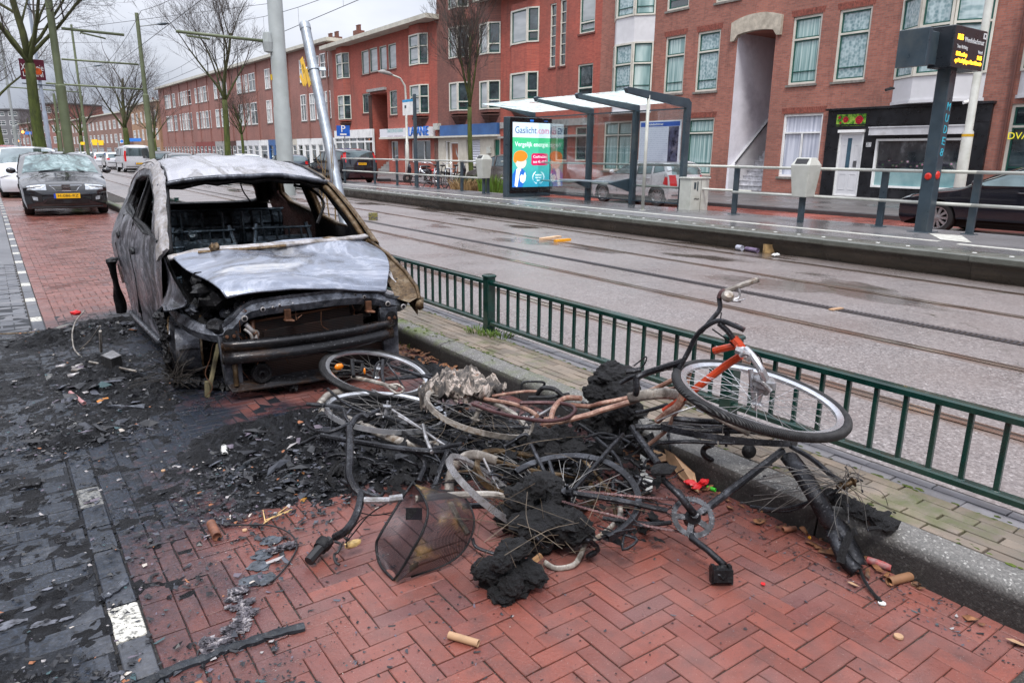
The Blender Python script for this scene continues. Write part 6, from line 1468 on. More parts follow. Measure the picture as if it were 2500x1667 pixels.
def mini_extra(e,surf,hw,patch):
    rear_extra('44-LXN-6',(11.9,13.4,.84,.985),True)(e,surf,hw,patch)
    b=MB(); p=surf(13.1,0,.02); b.box((-.42,p.y-.02,p.z+.12),(.42,p.y+.01,p.z+.19)); b.build('chrome_trim',M_CHROME,e)
    b=MB(); p=surf(11.2,0,.02); b.box((-.14,p.y-.02,p.z),(.14,p.y+.02,p.z+.03)); b.build('brake_light',M_LAMPR,e)
    b=MB(); b.lathe((0,-2.62,.3),(0,-1,0),[(.0,.12),(.035,.12),(.035,0)],8); b.beam((0,-2.3,.3),(0,-2.72,.3),.05,.04); b.build('tow_ball',M_TRIM,e)
MINIPOS=GD(845,29.2)
car('navy black minivan with yellow plate parked behind the platform railing',MINI,2.0,(1.5,-1.55,.34,.22),1.10,1.75,WMI,NVY,(15.75,38.4,0),.05,ws=(6.15,7.9),rw=(11.55,12.75),extra=mini_extra,mirrors=(.9,),cat='minivan')
# far row, rears to the camera
def far(px,d,prof,wins,zb,zr,pt,label,lamp,W=1.78,txt='',rz=0.,ws=(6.15,7.9),rw=(11.3,12.8),wh=(1.25,-1.3,.31,.2),cat='car',nm='parked_car'):
    g=GD(px,d); L_=(max(p[0] for p in prof)); 
    return car(label,prof,W,wh,zb,zr,wins,pt,(g.x,g.y+L_,g.z),rz,extra=rear_extra(txt,lamp),ws=ws,rw=rw,detail=False,mirrors=(.6,),group=None,cat=cat,name=nm,crease=False)
BLK=paint('black car paint',(.012,.012,.014),.2,.2); BLUP=paint('blue grey paint',(.04,.06,.09),.4,.25)
far(727,47,HATCH,W3,.93,1.44,BLUP,'blue grey hatchback directly left of the navy black minivan',(12.6,13.8,.72,.96),txt='12')
far(525,44,HATCH,W3,.93,1.42,BLK,'dark hatchback just left of the slender mossy tree',(12.6,13.8,.72,.96))
far(455,45,HATCH,W3,.93,1.46,BLK,'dark hatchback with wide red lamps, middle of the three dark cars',(12.9,13.6,.6,.96))
far(412,50,HIGH,WHI,1.04,1.62,BLK,'dark estate car with tall red lamps right of the silver van',(11.6,14.0,.86,.98))
SV=[(2.4,.25),(2.48,.5),(2.42,.85),(2.3,1.0),(1.8,1.15),(1.4,1.35),(.9,1.75),(.5,1.93),(-1.0,1.97),(-2.2,1.95),(-2.42,1.8),(-2.48,1.1),(-2.52,.6),(-2.46,.3)]
WSV=[[(1.5,1.18),(.9,1.62),(.6,1.68),(.55,1.18)],[(.4,1.18),(.42,1.7),(-.7,1.7),(-.7,1.18)],[(-.9,1.18),(-.9,1.7),(-2.1,1.68),(-2.15,1.18)]]
far(342,53,SV,WSV,1.12,1.96,SIL,'silver van with black rear window and yellow plate',(10.4,11.6,.86,.98),W=1.95,ws=(4.3,6.2),rw=(10.1,10.9),wh=(1.6,-1.5,.34,.22),cat='van',nm='parked_van',txt='VP-93')
far(291,62,HATCH,W3,.93,1.46,SIL,'pale silver hatchback immediately left of the silver van',(12.9,13.8,.72,.95))
far(260,66,HATCH,W3,.93,1.5,WHP,'white hatchback, second to the left of the silver van',(11.9,13.6,.84,.98))
far(236,76,HATCH,W3,.93,1.44,SIL,'silver car, third to the left of the silver van',(12.9,13.8,.72,.95))
far(214,84,HATCH,W3,.93,1.5,WHP,'white car, fourth to the left of the silver van',(12.4,13.8,.8,.96))
far(198,94,HATCH,W3,.93,1.44,BLK,'black car near the far left end of the parked row',(12.4,13.8,.8,.96))
far(187,104,HATCH,W3,.93,1.44,WHP,'white car at the far left end of the parked row',(12.4,13.8,.8,.96))
far(143,95,HATCH,W3,.93,1.5,BLK,'small dark distant car between the mossy tree and the nearest olive pole',(12.4,13.8,.8,.96))
far(617,48,HATCH,W3,.93,1.44,SIL,'pale car hidden behind the thick grey catenary pole',(12.4,13.8,.8,.96))
# ---------------- burnt car ----------------
PHI=R_(3.0); BO=Vector((1.59,4.28,0)); BB_=Vector((math.sin(PHI),math.cos(PHI),0)); BRt=Vector((math.cos(PHI),-math.sin(PHI),0)); XC=-.07
def K(x,s,z): return BO+BRt*x+BB_*s+Vector((0,0,z))
def burn(name,stops,sc=3.,rough=(.3,.7),metal=.35,stretch=(1,1,1),warp=1.5,spot=None,bump=.4):
    q=NT(name); v=q.pos(); vv=q.map(v,stretch)
    n1=q.noise(vv,sc,7,.62,warp); c=q.ramp(n1,stops)
    n2=q.noise(v,sc*9,5,.7); c=q.mix(q.ramp(n2,[(.42,(0,0,0)),(.68,(.75,)*3)]),c,spot or (.02,.02,.022))
    n3=q.noise(v,70,3,.7); c=q.mix(q.ramp(n3,[(.62,(0,0,0)),(.75,(.6,)*3)]),c,(.28,.28,.30))
    q.set(col=c,rough=q.ramp(n2,[(.3,(rough[0],)*3),(.7,(rough[1],)*3)]),metal=metal,spec=.3); q.bump(q.math('ADD',n2,n1),bump,.008); return q.m
MB_ROOF=burn('ash white burnt roof',[(.25,(.10,.10,.12)),(.36,(.34,.34,.38)),(.46,(.34,.34,.37)),(.54,(.42,.42,.45)),(.59,(.15,.14,.13)),(.66,(.33,.32,.33)),(.8,(.13,.10,.07))],1.5,(.12,.38),.35,(2.2,.5,1),1.2,(.38,.38,.42),.12)
MB_HOOD=burn('blue grey burnt bonnet',[(.25,(.07,.08,.10)),(.38,(.12,.135,.165)),(.46,(.18,.195,.24)),(.49,(.36,.38,.44)),(.52,(.20,.22,.27)),(.57,(.20,.215,.26)),(.61,(.09,.095,.11)),(.66,(.28,.285,.31)),(.70,(.42,.42,.42)),(.78,(.19,.19,.21))],1.5,(.10,.34),.4,(.8,1.5,1),1.3,(.24,.27,.34),.08)
MB_SIDE=burn('scorched grey black door skin',[(.28,(.010,.010,.012)),(.42,(.035,.036,.043)),(.50,(.10,.10,.12)),(.56,(.30,.30,.34)),(.60,(.07,.07,.08)),(.68,(.035,.028,.025)),(.76,(.16,.16,.175)),(.84,(.45,.44,.46))],1.9,(.18,.5),.4,(1,.9,.45),2.2,(.012,.012,.014),.35)
MB_RAIL=burn('pale scorched roof rail',[(.3,(.10,.09,.085)),(.45,(.30,.29,.30)),(.6,(.48,.47,.49)),(.7,(.30,.24,.17))],4,(.3,.6),.3,(1,1,1),1.5,(.22,.18,.13),.3)
MB_BLK=burn('charred black metal',[(.3,(.004,.004,.005)),(.55,(.016,.016,.018)),(.75,(.05,.055,.06))],5,(.25,.7),.2,(1,1,1),1,(.006,.006,.007),.7)
MB_TEAL=burn('charred blue black seat frame',[(.3,(.008,.011,.014)),(.5,(.045,.065,.08)),(.66,(.17,.22,.26)),(.80,(.16,.09,.03))],7,(.2,.5),.5,(1,1,1),1,(.006,.007,.008),.5)
MB_RUST=burn('scorched rusty brown metal',[(.3,(.035,.022,.012)),(.5,(.12,.075,.035)),(.66,(.24,.19,.13)),(.8,(.10,.055,.025))],6,(.3,.6),.4,(1,1,1),1.2,(.03,.02,.012),.5)
MB_STEEL=burn('grey galvanised crossmember',[(.3,(.015,.016,.02)),(.48,(.08,.088,.105)),(.62,(.22,.235,.27)),(.75,(.42,.44,.48))],4,(.15,.45),.5,(1,1,1),1.6,(.02,.02,.023),.35)
MB_BEAM=burn('glossy black crash beam',[(.3,(.008,.008,.009)),(.55,(.022,.022,.025)),(.68,(.06,.03,.014)),(.8,(.12,.055,.02))],3,(.08,.3),.3,(.8,1,2),1,(.01,.01,.011),.25)
MB_WHL=burn('scorched wheel steel',[(.3,(.010,.011,.014)),(.48,(.08,.085,.10)),(.62,(.24,.25,.28)),(.78,(.10,.06,.03))],5,(.15,.4),.5,(1,1,1),1.,(.012,.012,.014),.3)
MB_COP=mat('copper rust bracket',(.15,.07,.04),.45,.5,var=.4,ns=20)
ebc=empty('burnt_car',BO,'burnt out small hatchback with bare grey panels, open windows and collapsed bonnet','car')
def hwb(s,z):
    k=.735
    if z>.86: k=.735-.155*min(1,(z-.86)/.49)**1.2
    elif z<.5: k=.735-.03*((.5-z)/.4)
    else: k+=.012*math.sin((z-.5)/.36*PI)
    k+=.105*max(0,min(1,(s-1.0)/1.6))*(1-max(0,min(1,(z-.72)/.38)))
    if s>3.1: k-=.08*((s-3.1)/.4)**2
    if s<.9: k-=.05*((.9-s)/.9)**2
    return k
def nz3(p,sc,a): return noise.noise(Vector(p)*sc)*a
def side_fn(sd,off=0.,wav=.012):
    def f(s,z):
        x=sd*(hwb(s,z)-off)+nz3((s,z,sd*3),2.6,wav)*1.6+nz3((s,z,sd*7),7,wav*.5)
        return K(XC+x,s,z+nz3((s,z,5),3,.006))
    return f
OUT=[(1.12,.13),(2.50,.12),(2.58,.26),(2.70,.43),(2.92,.50),(3.14,.43),(3.24,.26),(3.38,.24),(3.47,.55),(3.44,.88),(3.36,1.08),(3.16,1.25),(2.85,1.325),(2.45,1.355),(2.05,1.35),(1.65,1.30),(1.36,1.20),(1.05,1.03),(.80,.88),(.66,.80),(.72,.68),(.90,.45),(1.02,.22)]
WF=[(1.10,.90),(1.42,1.13),(1.66,1.225),(1.93,1.265),(1.96,.93),(1.5,.88)]
WR=[(2.08,.94),(2.05,1.27),(2.50,1.265),(2.84,1.22),(2.98,1.08),(2.86,.99)]
def extr2(b,P_,ws,face):
    # flat pressed strip, slightly kinked, facing 'face'
    vs=[];n=len(P_)
    for i,p in enumerate(P_):
        t=(P_[min(i+1,n-1)]-P_[max(i-1,0)]).normalized(); f=(face-t*face.dot(t)).normalized(); sdv=t.cross(f); w_=ws[i]*(1+.12*math.sin(i*2.3)); k=.006*math.sin(i*1.9)
        for a,d in((-1,-.01),(-1,.004),(-.3,.012+k),(.25,.005+k),(.35,.014),(1,.006),(1,-.01)): vs.append(p+sdv*w_*a+f*d)
    m=7
    b.add(vs,[(i*m+k,i*m+(k+1)%m,(i+1)*m+(k+1)%m,(i+1)*m+k) for i in range(n-1) for k in range(m)]+[tuple(range(m))])
for sd,nm in((-1,'near'),(1,'far')):
    b=MB(); b.cdt(OUT,[WF,WR],side_fn(sd),.07); bs=b.build('body_side',MB_SIDE if sd<0 else MB_SIDE,ebc,smooth=True)
    b=MB(); b.cdt([(p[0]*.985+.03,p[1]*.97+.02) for p in OUT],[WF,WR],side_fn(sd,.07,.02),.1); b.build('inner_panel',MB_BLK,bs,smooth=True)
    b=MB()
    for hole in(WF,WR):
        pts=[side_fn(sd,.03)(*p) for p in hole]; b.tube(pts,.024,6,closed=True)
        pts=[side_fn(sd,.005)(*p) for p in hole]; b.tube(pts,.013,5,closed=True)
    b.build('window_frame',MB_BLK if sd<0 else MB_RUST,bs,smooth=True)
    # B pillar
    b=MB(); f=side_fn(sd,.04); b.tube([f(2.02,.2),f(2.02,.9),f(2.0,1.3)],[.06,.045,.035],8); b.build('pillar',MB_BLK,bs,smooth=True)
    # A pillar with pale outer strip
    f=side_fn(sd,.01); A=[f(.70,.82),f(1.02,1.02),f(1.34,1.20),f(1.62,1.30),f(2.1,1.355),f(2.7,1.34),f(3.1,1.25),f(3.3,1.08)]
    b=MB(); P_=spl(A,4)
    nn_=len(P_)
    if sd<0: extr2(b,P_,[.062 if i<12 else .045 for i in range(nn_)],BRt*-.75+Vector((0,0,.55)))
    else: extr2(b,P_,[.026]*nn_,Vector((.5,-.2,.7)))
    b.build('roof_rail',MB_RAIL if sd<0 else MB_RUST,bs,smooth=True,auto=True)
    f=side_fn(sd,.06); A=[f(.74,.80),f(1.04,1.0),f(1.36,1.18),f(1.6,1.27)]
    b=MB(); b.tube(spl(A,4),.024,6); b.build('a_pillar' if False else 'windscreen_pillar',MB_BLK if sd<0 else MB_RUST,bs,smooth=True)
# door seam, handle, dent details (near side)
f=side_fn(-1,-.002); b=MB()
b.tube([f(2.02,z) for z in(.14,.3,.5,.7,.92)],.006,4); b.tube([f(s,z) for s,z in((1.98,.9),(1.97,.92))],.006,4)
b.tube([f(s,.89+.06*(s-.85)) for s in(.85,1.1,1.5,1.95)],.012,5); b.tube([f(s,.95+.05*(s-2.0)) for s in(2.05,2.5,2.9)],.012,5)
b.tube([f(2.62,z) for z in(.5,.7,.94)],.005,4); b.build('door_edge',MB_BLK,ebc)
b=MB(); p=f(1.84,.72); b.lump(p+BRt*-.01,.05,5,2,.3,1,(.4,1,.6)); p=f(2.5,.78); b.lump(p,.05,9,2,.3,1,(.4,1,.6)); b.build('door_handle',MB_BLK,ebc,smooth=True)
b=MB(); b.tube([f(1.12,.16)+BRt*-.015,f(1.3,.12)+BRt*-.02,f(2.0,.12)+BRt*-.02,f(2.5,.12)+BRt*-.01],.022,6); b.build('sill',MB_STEEL,ebc,smooth=True)
# roof
def roof_fn(u,v):
    s=1.40+1.85*u; t=v*2-1; zc={0:1.0}.get(9,0)
    ze=[(1.36,1.205),(1.65,1.30),(2.05,1.35),(2.45,1.355),(2.85,1.325),(3.25,1.20)]
    z=1.2
    for i in range(5):
        if ze[i][0]<=s<=ze[i+1][0]: k=(s-ze[i][0])/(ze[i+1][0]-ze[i][0]); z=ze[i][1]*(1-k)+ze[i+1][1]*k
    cr=.105 if s<1.6 else .075
    w_=hwb(s,z)
    sag=-.02*math.exp(-((s-1.5)/.25)**2)*math.cos(t*2.2)
    return K(XC+t*(w_-.0),s-(.10*(1-t*t) if u<.5 else 0)*(1-u*2),z+cr*(1-abs(t)**2.4)+nz3((s*2,t*1.3,0),1.7,.018)+nz3((s,t,4),6,.006)+sag)
b=MB(); b.grid(roof_fn,26,30); rf=b.build('roof',MB_ROOF,ebc,smooth=True)
b=MB(); b.grid(lambda u,v:roof_fn(u,v)-Vector((0,0,.028)),14,16); b.build('headliner',MB_BLK,rf,smooth=True)
b=MB(); b.tube([roof_fn(0,i/16)+Vector((0,0,-.016)) for i in range(17)],.019,6); b.build('header_rail',MB_STEEL,rf,smooth=True)
b=MB(); b.tube([roof_fn(0,i/16)+Vector((0,.05,-.05+.01*math.sin(i*2.1))) for i in range(17)],.022,6); b.build('scorched_trim',MB_BLK,rf,smooth=True)
# roof drip strips with broken sections
b=MB()
for t in(.045,.955): b.tube([roof_fn(u/12,t)+Vector((0,0,.008)) for u in range(13)],.010,5)
b.build('drip_strip',MB_BLK,rf,smooth=True)
# bonnet
def hood_fn(u,v):   # u rear->front, v left->right
    # corner interpolation
    RL=(-.74,.62,.815);RR=(.575,.74,.83);FL=(-.555,.03,.655);FR=(.43,.02,.615)
    l=[RL[i]*(1-u)+FL[i]*u for i in range(3)]; r_=[RR[i]*(1-u)+FR[i]*u for i in range(3)]
    r_[0]+=.10*math.sin(u*PI)*.9; r_[2]-=.0
    l[0]+=-.02*math.sin(u*PI)
    x=l[0]*(1-v)+r_[0]*v; s=l[1]*(1-v)+r_[1]*v; z=l[2]*(1-v)+r_[2]*v
    z+=.055*math.sin(v*PI)**.7*(1-.25*u)+.02*math.sin(u*PI)
    s-=.05*math.sin(v*PI)*(u)
    z+=nz3((x*1.3,s*1.6,1),2.3,.035)+nz3((x,s,9),6.5,.010)
    # dented centre and folded front lip
    z-=.03*math.exp(-((x+.05)/.22)**2-((s-.45)/.16)**2)
    if u>.9: z-=.03*((u-.9)/.1)**2
    return K(x,s,z)
b=MB(); b.grid(hood_fn,26,34,True); hd_=b.build('bonnet',MB_HOOD,ebc,smooth=True)
b=MB(); b.grid(lambda u,v:hood_fn(u,v)-Vector((0,0,.018)),14,16); b.build('bonnet_frame',MB_BLK,hd_,smooth=True)
b=MB(); b.tube([hood_fn(1,i/16)+Vector((0,0,-.008)) for i in range(17)],.009,5); b.tube([hood_fn(i/12,0)+Vector((0,0,-.008)) for i in range(13)],.008,5); b.tube([hood_fn(i/12,1)+Vector((0,0,-.008)) for i in range(13)],.008,5); b.build('bonnet_edge',MB_HOOD,hd_,smooth=True)
# cowl / windscreen base
b=MB()
cw=[K(-.77,.66,.80),K(-.55,.64,.84),K(-.2,.60,.855),K(.2,.62,.862),K(.45,.68,.865),K(.62,.80,.86)]
extr2(b,spl(cw,5),[.024]*26,Vector((0,-.45,.9))); cwl=b.build('scuttle_panel',MB_RAIL,ebc,smooth=True)
b=MB(); b.tube([p+BB_*.05+Vector((0,0,-.035)) for p in spl(cw,5)],.04,8); b.tube([p+BB_*.12+Vector((0,0,-.10)) for p in spl(cw,5)],.05,8); b.build('scuttle_tray',MB_BLK,cwl,smooth=True)
b=MB(); b.tube([K(-.6,.6,.835),K(-.3,.58,.84),K(-.05,.57,.85)],.012,5); b.lump(K(-.5,.60,.86),.03,3,2,.4); b.lump(K(.28,.66,.875),.035,5,2,.3,1,(1.6,.7,.3)); b.build('wiper_remains',MB_RUST,cwl)
# near front wing: crumpled
def fen(u,v):
    s=1.0-.78*u; zt=.80 if s>.62 else .80-.20*(.62-s)/.40
    zb=.16+.27*min(1,u/.18) if u<.18 else .43+.10*math.sin(min(1,(u-.18)/.5)*PI/2)
    z=zt*(1-v)+zb*v
    x=XC-(.738-.012*u)+.05*u**2*(1-v)+.015*math.sin(v*PI)
    x+=nz3((s*1.2,z*1.2,2),2.6,.022)+nz3((s,z,8),8,.008)-.035*v**4*(1 if u>.15 else 0)
    # folded corner
    if u>.7 and v>.75: x-=.03*(u-.7)/.3; z+=.015
    return K(x,s,z+nz3((s,z,3),5,.012))
b=MB(); b.grid(fen,22,12); b.build('front_wing',MB_SIDE,ebc,smooth=True,label='crumpled grey front wing on the lane side')
b=MB(); b.grid(lambda u,v:fen(u,v)+BRt*.02,12,6); b.build('wing_inner',MB_BLK,ebc,smooth=True)
b=MB(); b.tube(spl([fen(.99,1),fen(.8,1),fen(.6,1),fen(.35,1),fen(.18,1)],4),[.012]*17,6); b.lump(K(-.72,.24,.535),.05,4,3,.5,1,(.7,1.5,.45)); b.tube(spl([fen(1,0),fen(1,.5),fen(1,1)],4),.007,5); b.build('bent_wing_edge',MB_STEEL,ebc,smooth=True)
# far wing: brown scorched inner
pan=[(.60,.82,.84),(.64,.55,.77),(.665,.30,.68),(.67,.10,.585),(.645,-.02,.53),(.58,-.02,.50),(.52,.06,.52),(.53,.2,.60),(.54,.45,.72),(.56,.70,.80)]
b=MB(); P_=[K(*p) for p in pan]; n=len(P_)
b.add(P_,[(0,1,8,9),(1,2,7,8),(2,3,6,7),(3,4,5,6)]); b.add([K(.60,.82,.84),K(.64,.55,.77),K(.665,.30,.68),K(.67,.10,.585),K(.645,-.02,.53),K(.65,.0,.40),K(.67,.25,.47),K(.68,.5,.50),K(.68,.85,.5)],[(0,1,7,8),(1,2,6,7),(2,3,5,6),(3,4,5)])
b.build('front_wing',MB_RUST,ebc,smooth=False,label='rusty brown far front wing')
b=MB(); b.tube([K(.60,.82,.85),K(.65,.5,.76),K(.675,.25,.665),K(.68,.08,.58),K(.65,-.03,.52)],.014,6); b.tube([K(.62,.1,.53),K(.67,.0,.50),K(.64,-.05,.47)],.03,6); b.build('bent_wing_edge',MB_RUST,ebc,smooth=True)
b=MB(); b.beam(K(.545,.38,.70),K(.60,.20,.60),.05,.012); b.build('pale_bracket',MB_RAIL,ebc,bevel=.003)
b=MB()
for k in range(3): b.lathe(K(.552+.022*k,.36-.07*k,.700-.04*k),(0,-.5,1),[(.008,.004),(.0,.006)],8)
b.build('bracket_hole',MB_BLK,ebc)
# upper crossmember
cm=[(-.80,.40,.505),(-.77,.22,.47),(-.70,.12,.43),(-.60,.06,.41),(-.53,.05,.455),(-.47,.05,.515),(-.38,.05,.545),(-.10,.03,.56),(.15,.03,.565),(.36,.05,.54),(.46,.06,.49),(.55,.09,.47),(.63,.16,.49),(.67,.30,.52)]
C_=spl([K(*p) for p in cm],3); b=MB()
pr=[(-.045,-.0),(-.045,.012),(.0,.03),(.045,.012),(.045,0),(.04,-.02),(-.04,-.02)]
def extr(b,path,pr,up=Vector((0,0,1))):
    vs=[];m=len(pr)
    for i,p in enumerate(path):
        t=(path[min(i+1,len(path)-1)]-path[max(i-1,0)]).normalized(); n=t.cross(up).normalized()
        for h,d in pr: vs.append(p+up*h+n*d)
    fs=[(i*m+k,i*m+(k+1)%m,(i+1)*m+(k+1)%m,(i+1)*m+k) for i in range(len(path)-1) for k in range(m)]
    fs+=[tuple(range(m)),tuple(len(vs)-m+k for k in range(m))[::-1]]
    return b.add(vs,fs)
extr(b,C_,pr); extr(b,[p+Vector((0,0,.052)) +BB_*.03 for p in C_[9:34]],[(-.01,-.03),(.008,-.03),(.008,.05),(-.01,.05)])
cmo=b.build('front_crossmember',MB_STEEL,ebc,smooth=True,auto=True)
b=MB(); b2=MB(); rr=random.Random(3)
for (x,z,r_) in((-.47,.50,.013),(-.36,.545,.010),(-.30,.55,.006),(-.26,.56,.006),(-.02,.565,.016),(.02,.54,.006),(.14,.575,.011),(.28,.56,.008),(.44,.50,.012),(-.56,.43,.010),(.55,.47,.012),(-.18,.56,.007),(.22,.58,.006)):
    b.lathe(K(x,.015,z),-BB_,[(.0,.007),(r_,.007),(r_,0)],10); b2.lathe(K(x,.014,z),-BB_,[(r_*1.5,.0),(r_*1.5,.004),(r_,.0065)],10)
b.build('hole',MB_BLK,cmo); b2.build('bolt_ring',MB_RAIL,cmo)
b=MB()
for x in(-.22,.30): 
    b.obox(K(x,.0,.50),BRt*.020,BB_*.010,Vector((0,0,.034))); b.obox(K(x,-.015,.47),BRt*.026,BB_*.02,Vector((0,0,.005))); b.tube([K(x-.02,-.03,.47),K(x+.03,-.04,.465)],.008,6)
b.build('bonnet_catch',MB_COP,cmo,bevel=.003)
# vertical side members with oval end plates
for sd,x in((-1,-.56),(1,.46)):
    b=MB(); b.prism([K(x-.07,.04,.47),K(x+.06,.04,.47),K(x+.055,.02,.10),K(x-.045,.02,.10)],BB_*.05); sm=b.build('side_member',MB_STEEL,ebc,bevel=.006)
    b=MB(); P2=[K(x+.0+.045*math.cos(a),.015-.004,.385+.065*math.sin(a)*(1 if math.sin(a)>0 else .8)) for a in [2*PI*i/18 for i in range(18)]]; b.prism(P2,BB_*-.01); b.build('end_plate',MB_BLK,sm)
    b=MB()
    for (dx_,dz_) in((-.02,.02),(.02,.02),(-.015,-.03)): b.lathe(K(x+dx_,-.0,.385+dz_),-BB_,[(.011,0),(.011,.006),(.004,.008),(.0,.004)],8)
    b.build('bolt',MB_COP,sm)
# radiators
q=NT('scorched radiator fins'); v=q.pos(); z=q.sep(v)[2]; f_=q.math('FRACT',q.math('MULTIPLY',z,95.)); c=q.mix(q.math('GREATER_THAN',f_,.5),(.008,.007,.007),(.055,.032,.026)); q.set(col=q.mix(q.ramp(q.noise(v,8,5),[(.45,(0,0,0)),(.65,(.8,)*3)]),c,(.02,.02,.022)),rough=.5,metal=.4); q.bump(f_,.6,.004); MFIN=q.m
b=MB(); b.prism([K(-.40,.09,.46),K(.20,.09,.50),K(.22,.08,.36),K(-.38,.08,.34)],BB_*.025); r1=b.build('radiator',MFIN,ebc)
b=MB(); b.tube([K(-.40,.09,.46),K(.20,.09,.50)],.010,6); b.tube([K(-.40,.09,.345),K(.2,.09,.365)],.009,6); b.tube([K(-.41,.09,.47),K(-.42,.09,.34)],.018,8); b.build('radiator_tank',MB_COP,r1,smooth=True)
b=MB(); b.prism([K(-.36,.05,.40),K(.28,.05,.44),K(.28,.05,.33),K(-.35,.05,.30)],BB_*.02); b.build('radiator',MFIN,ebc)
b=MB(); b.prism([K(-.36,.06,.235),K(.42,.06,.25),K(.42,.05,.09),K(-.34,.05,.085)],BB_*.03); b.build('radiator',MB_BLK if False else MFIN,ebc)
b=MB(); b.tube(spl([K(-.46,.04,.46),K(-.43,.02,.42),K(-.40,.03,.40),K(-.41,.02,.36),K(-.38,.03,.33)],4),.014,6); b.tube(spl([K(-.47,.04,.43),K(-.44,.02,.40),K(-.43,.02,.34)],4),.010,6); b.build('melted_pipe',MB_RAIL,ebc,smooth=True)
# crash beam
def beamp(v,h,d):
    x=-.61+1.07*v; s=-.075+.13*(2*v-1)**2*.7; return K(x,s-d,h+.02*v+ .0)
prb=[(.375,.0),(.37,.035),(.345,.042),(.325,.02),(.305,.018),(.29,.042),(.262,.046),(.245,.03),(.24,.0)]
b=MB(); m_=len(prb); N_=18
vs=[beamp(i/N_,h*(1-.08*i/N_)+.03*i/N_,d) for i in range(N_+1) for h,d in prb]+[beamp(i/N_,h,-.03) for i in range(0)]
fs=[(i*m_+k,(i+1)*m_+k,(i+1)*m_+k+1,i*m_+k+1) for i in range(N_) for k in range(m_-1)]
b.add(vs,fs); b.add([beamp(0,h,d) for h,d in prb]+[beamp(0,.24,-.0),beamp(0,.375,-.0)],[tuple(range(m_))]); 
cb=b.build('crash_beam',MB_BEAM,ebc,smooth=True)
md=cb.modifiers.new('solid','SOLIDIFY'); md.thickness=.006
b=MB()
for v_,h_ in((.15,.308),(.32,.335),(.55,.308),(.8,.318)): b.lathe(beamp(v_,h_,.02),-BB_,[(.016,.0),(.013,.004),(.006,.002)],10)
b.build('bolt_ring',MB_BLK,cb)
# lower pan, horn
b=MB(); b.prism([K(-.60,.03,.10),K(.45,.05,.12),K(.43,-.03,.085),K(-.1,-.06,.065),K(-.58,-.02,.06)],Vector((0,0,.012))); b.build('lower_pan',MB_BEAM,ebc,bevel=.003)
b=MB(); b.lathe(K(-.40,.01,.155),-BB_,[(.012,.035),(.02,.03),(.022,.02),(.038,.022),(.042,.03),(.055,.03),(.06,.018),(.06,0)],24); b.build('horn',MB_BLK,ebc,smooth=True,auto=True)
b=MB(); b.tube([K(.02,-.02,.11),K(.06,-.02,.10)],.02,8); b.tube([K(-.55,-.0,.1),K(-.55,.0,.24)],.015,6); b.build('valance_bracket',MB_RUST,ebc)
# engine bay clutter
rr=random.Random(11); b=MB()
for i in range(26):
    b.lump(K(rr.uniform(-.66,.5),rr.uniform(.14,.62),rr.uniform(.34,.60)),rr.uniform(.05,.11),i,2,.5,1.2,(1.2,1,.8))
b.build('engine_remains',MB_BLK,ebc,smooth=False)
b=MB()
for i in range(22):
    p=K(rr.uniform(-.68,-.3),rr.uniform(.05,.5),rr.uniform(.45,.7)); b.lump(p,rr.uniform(.02,.05),i+40,2,.6,1.5)
b.build('melted_headlamp',MB_BLK,ebc)
b=MB()
for i in range(16):
    x=rr.uniform(-.60,-.42) if i<9 else rr.uniform(-.62,.45); s=rr.uniform(-.02,.15); z=rr.uniform(.35,.62) if i>5 else .38
    pts=[K(x,s,z)]
    for k in range(5): pts.append(pts[-1]+Vector((rr.uniform(-.05,.05),rr.uniform(-.03,.03),rr.uniform(-.09,.03 if i>5 else -.02))))
    b.tube(spl(pts,3),.0028,4)
b.build('wire',MB_COP,ebc)
b=MB(); b.lathe(K(-.50,.28,.47),(0,0,1),[(.06,0),(.065,.03),(.05,.05),(.03,.055),(.0,.05)],16); b.lathe(K(-.35,.25,.5),(0,.3,1),[(.045,0),(.045,.04),(.02,.05),(0,.05)],14); b.tube(spl([K(-.2,.15,.56),K(-.05,.12,.60),K(.1,.14,.58),K(.2,.12,.60)],4),.018,6); b.build('engine_part',MB_STEEL,ebc,smooth=True,auto=True)
b=MB(); b.prism([K(-.70,.66,.1),K(.60,.66,.1),K(.60,.66,.8),K(-.70,.66,.78)],BB_*.02); b.build('bulkhead',MB_BLK,ebc)
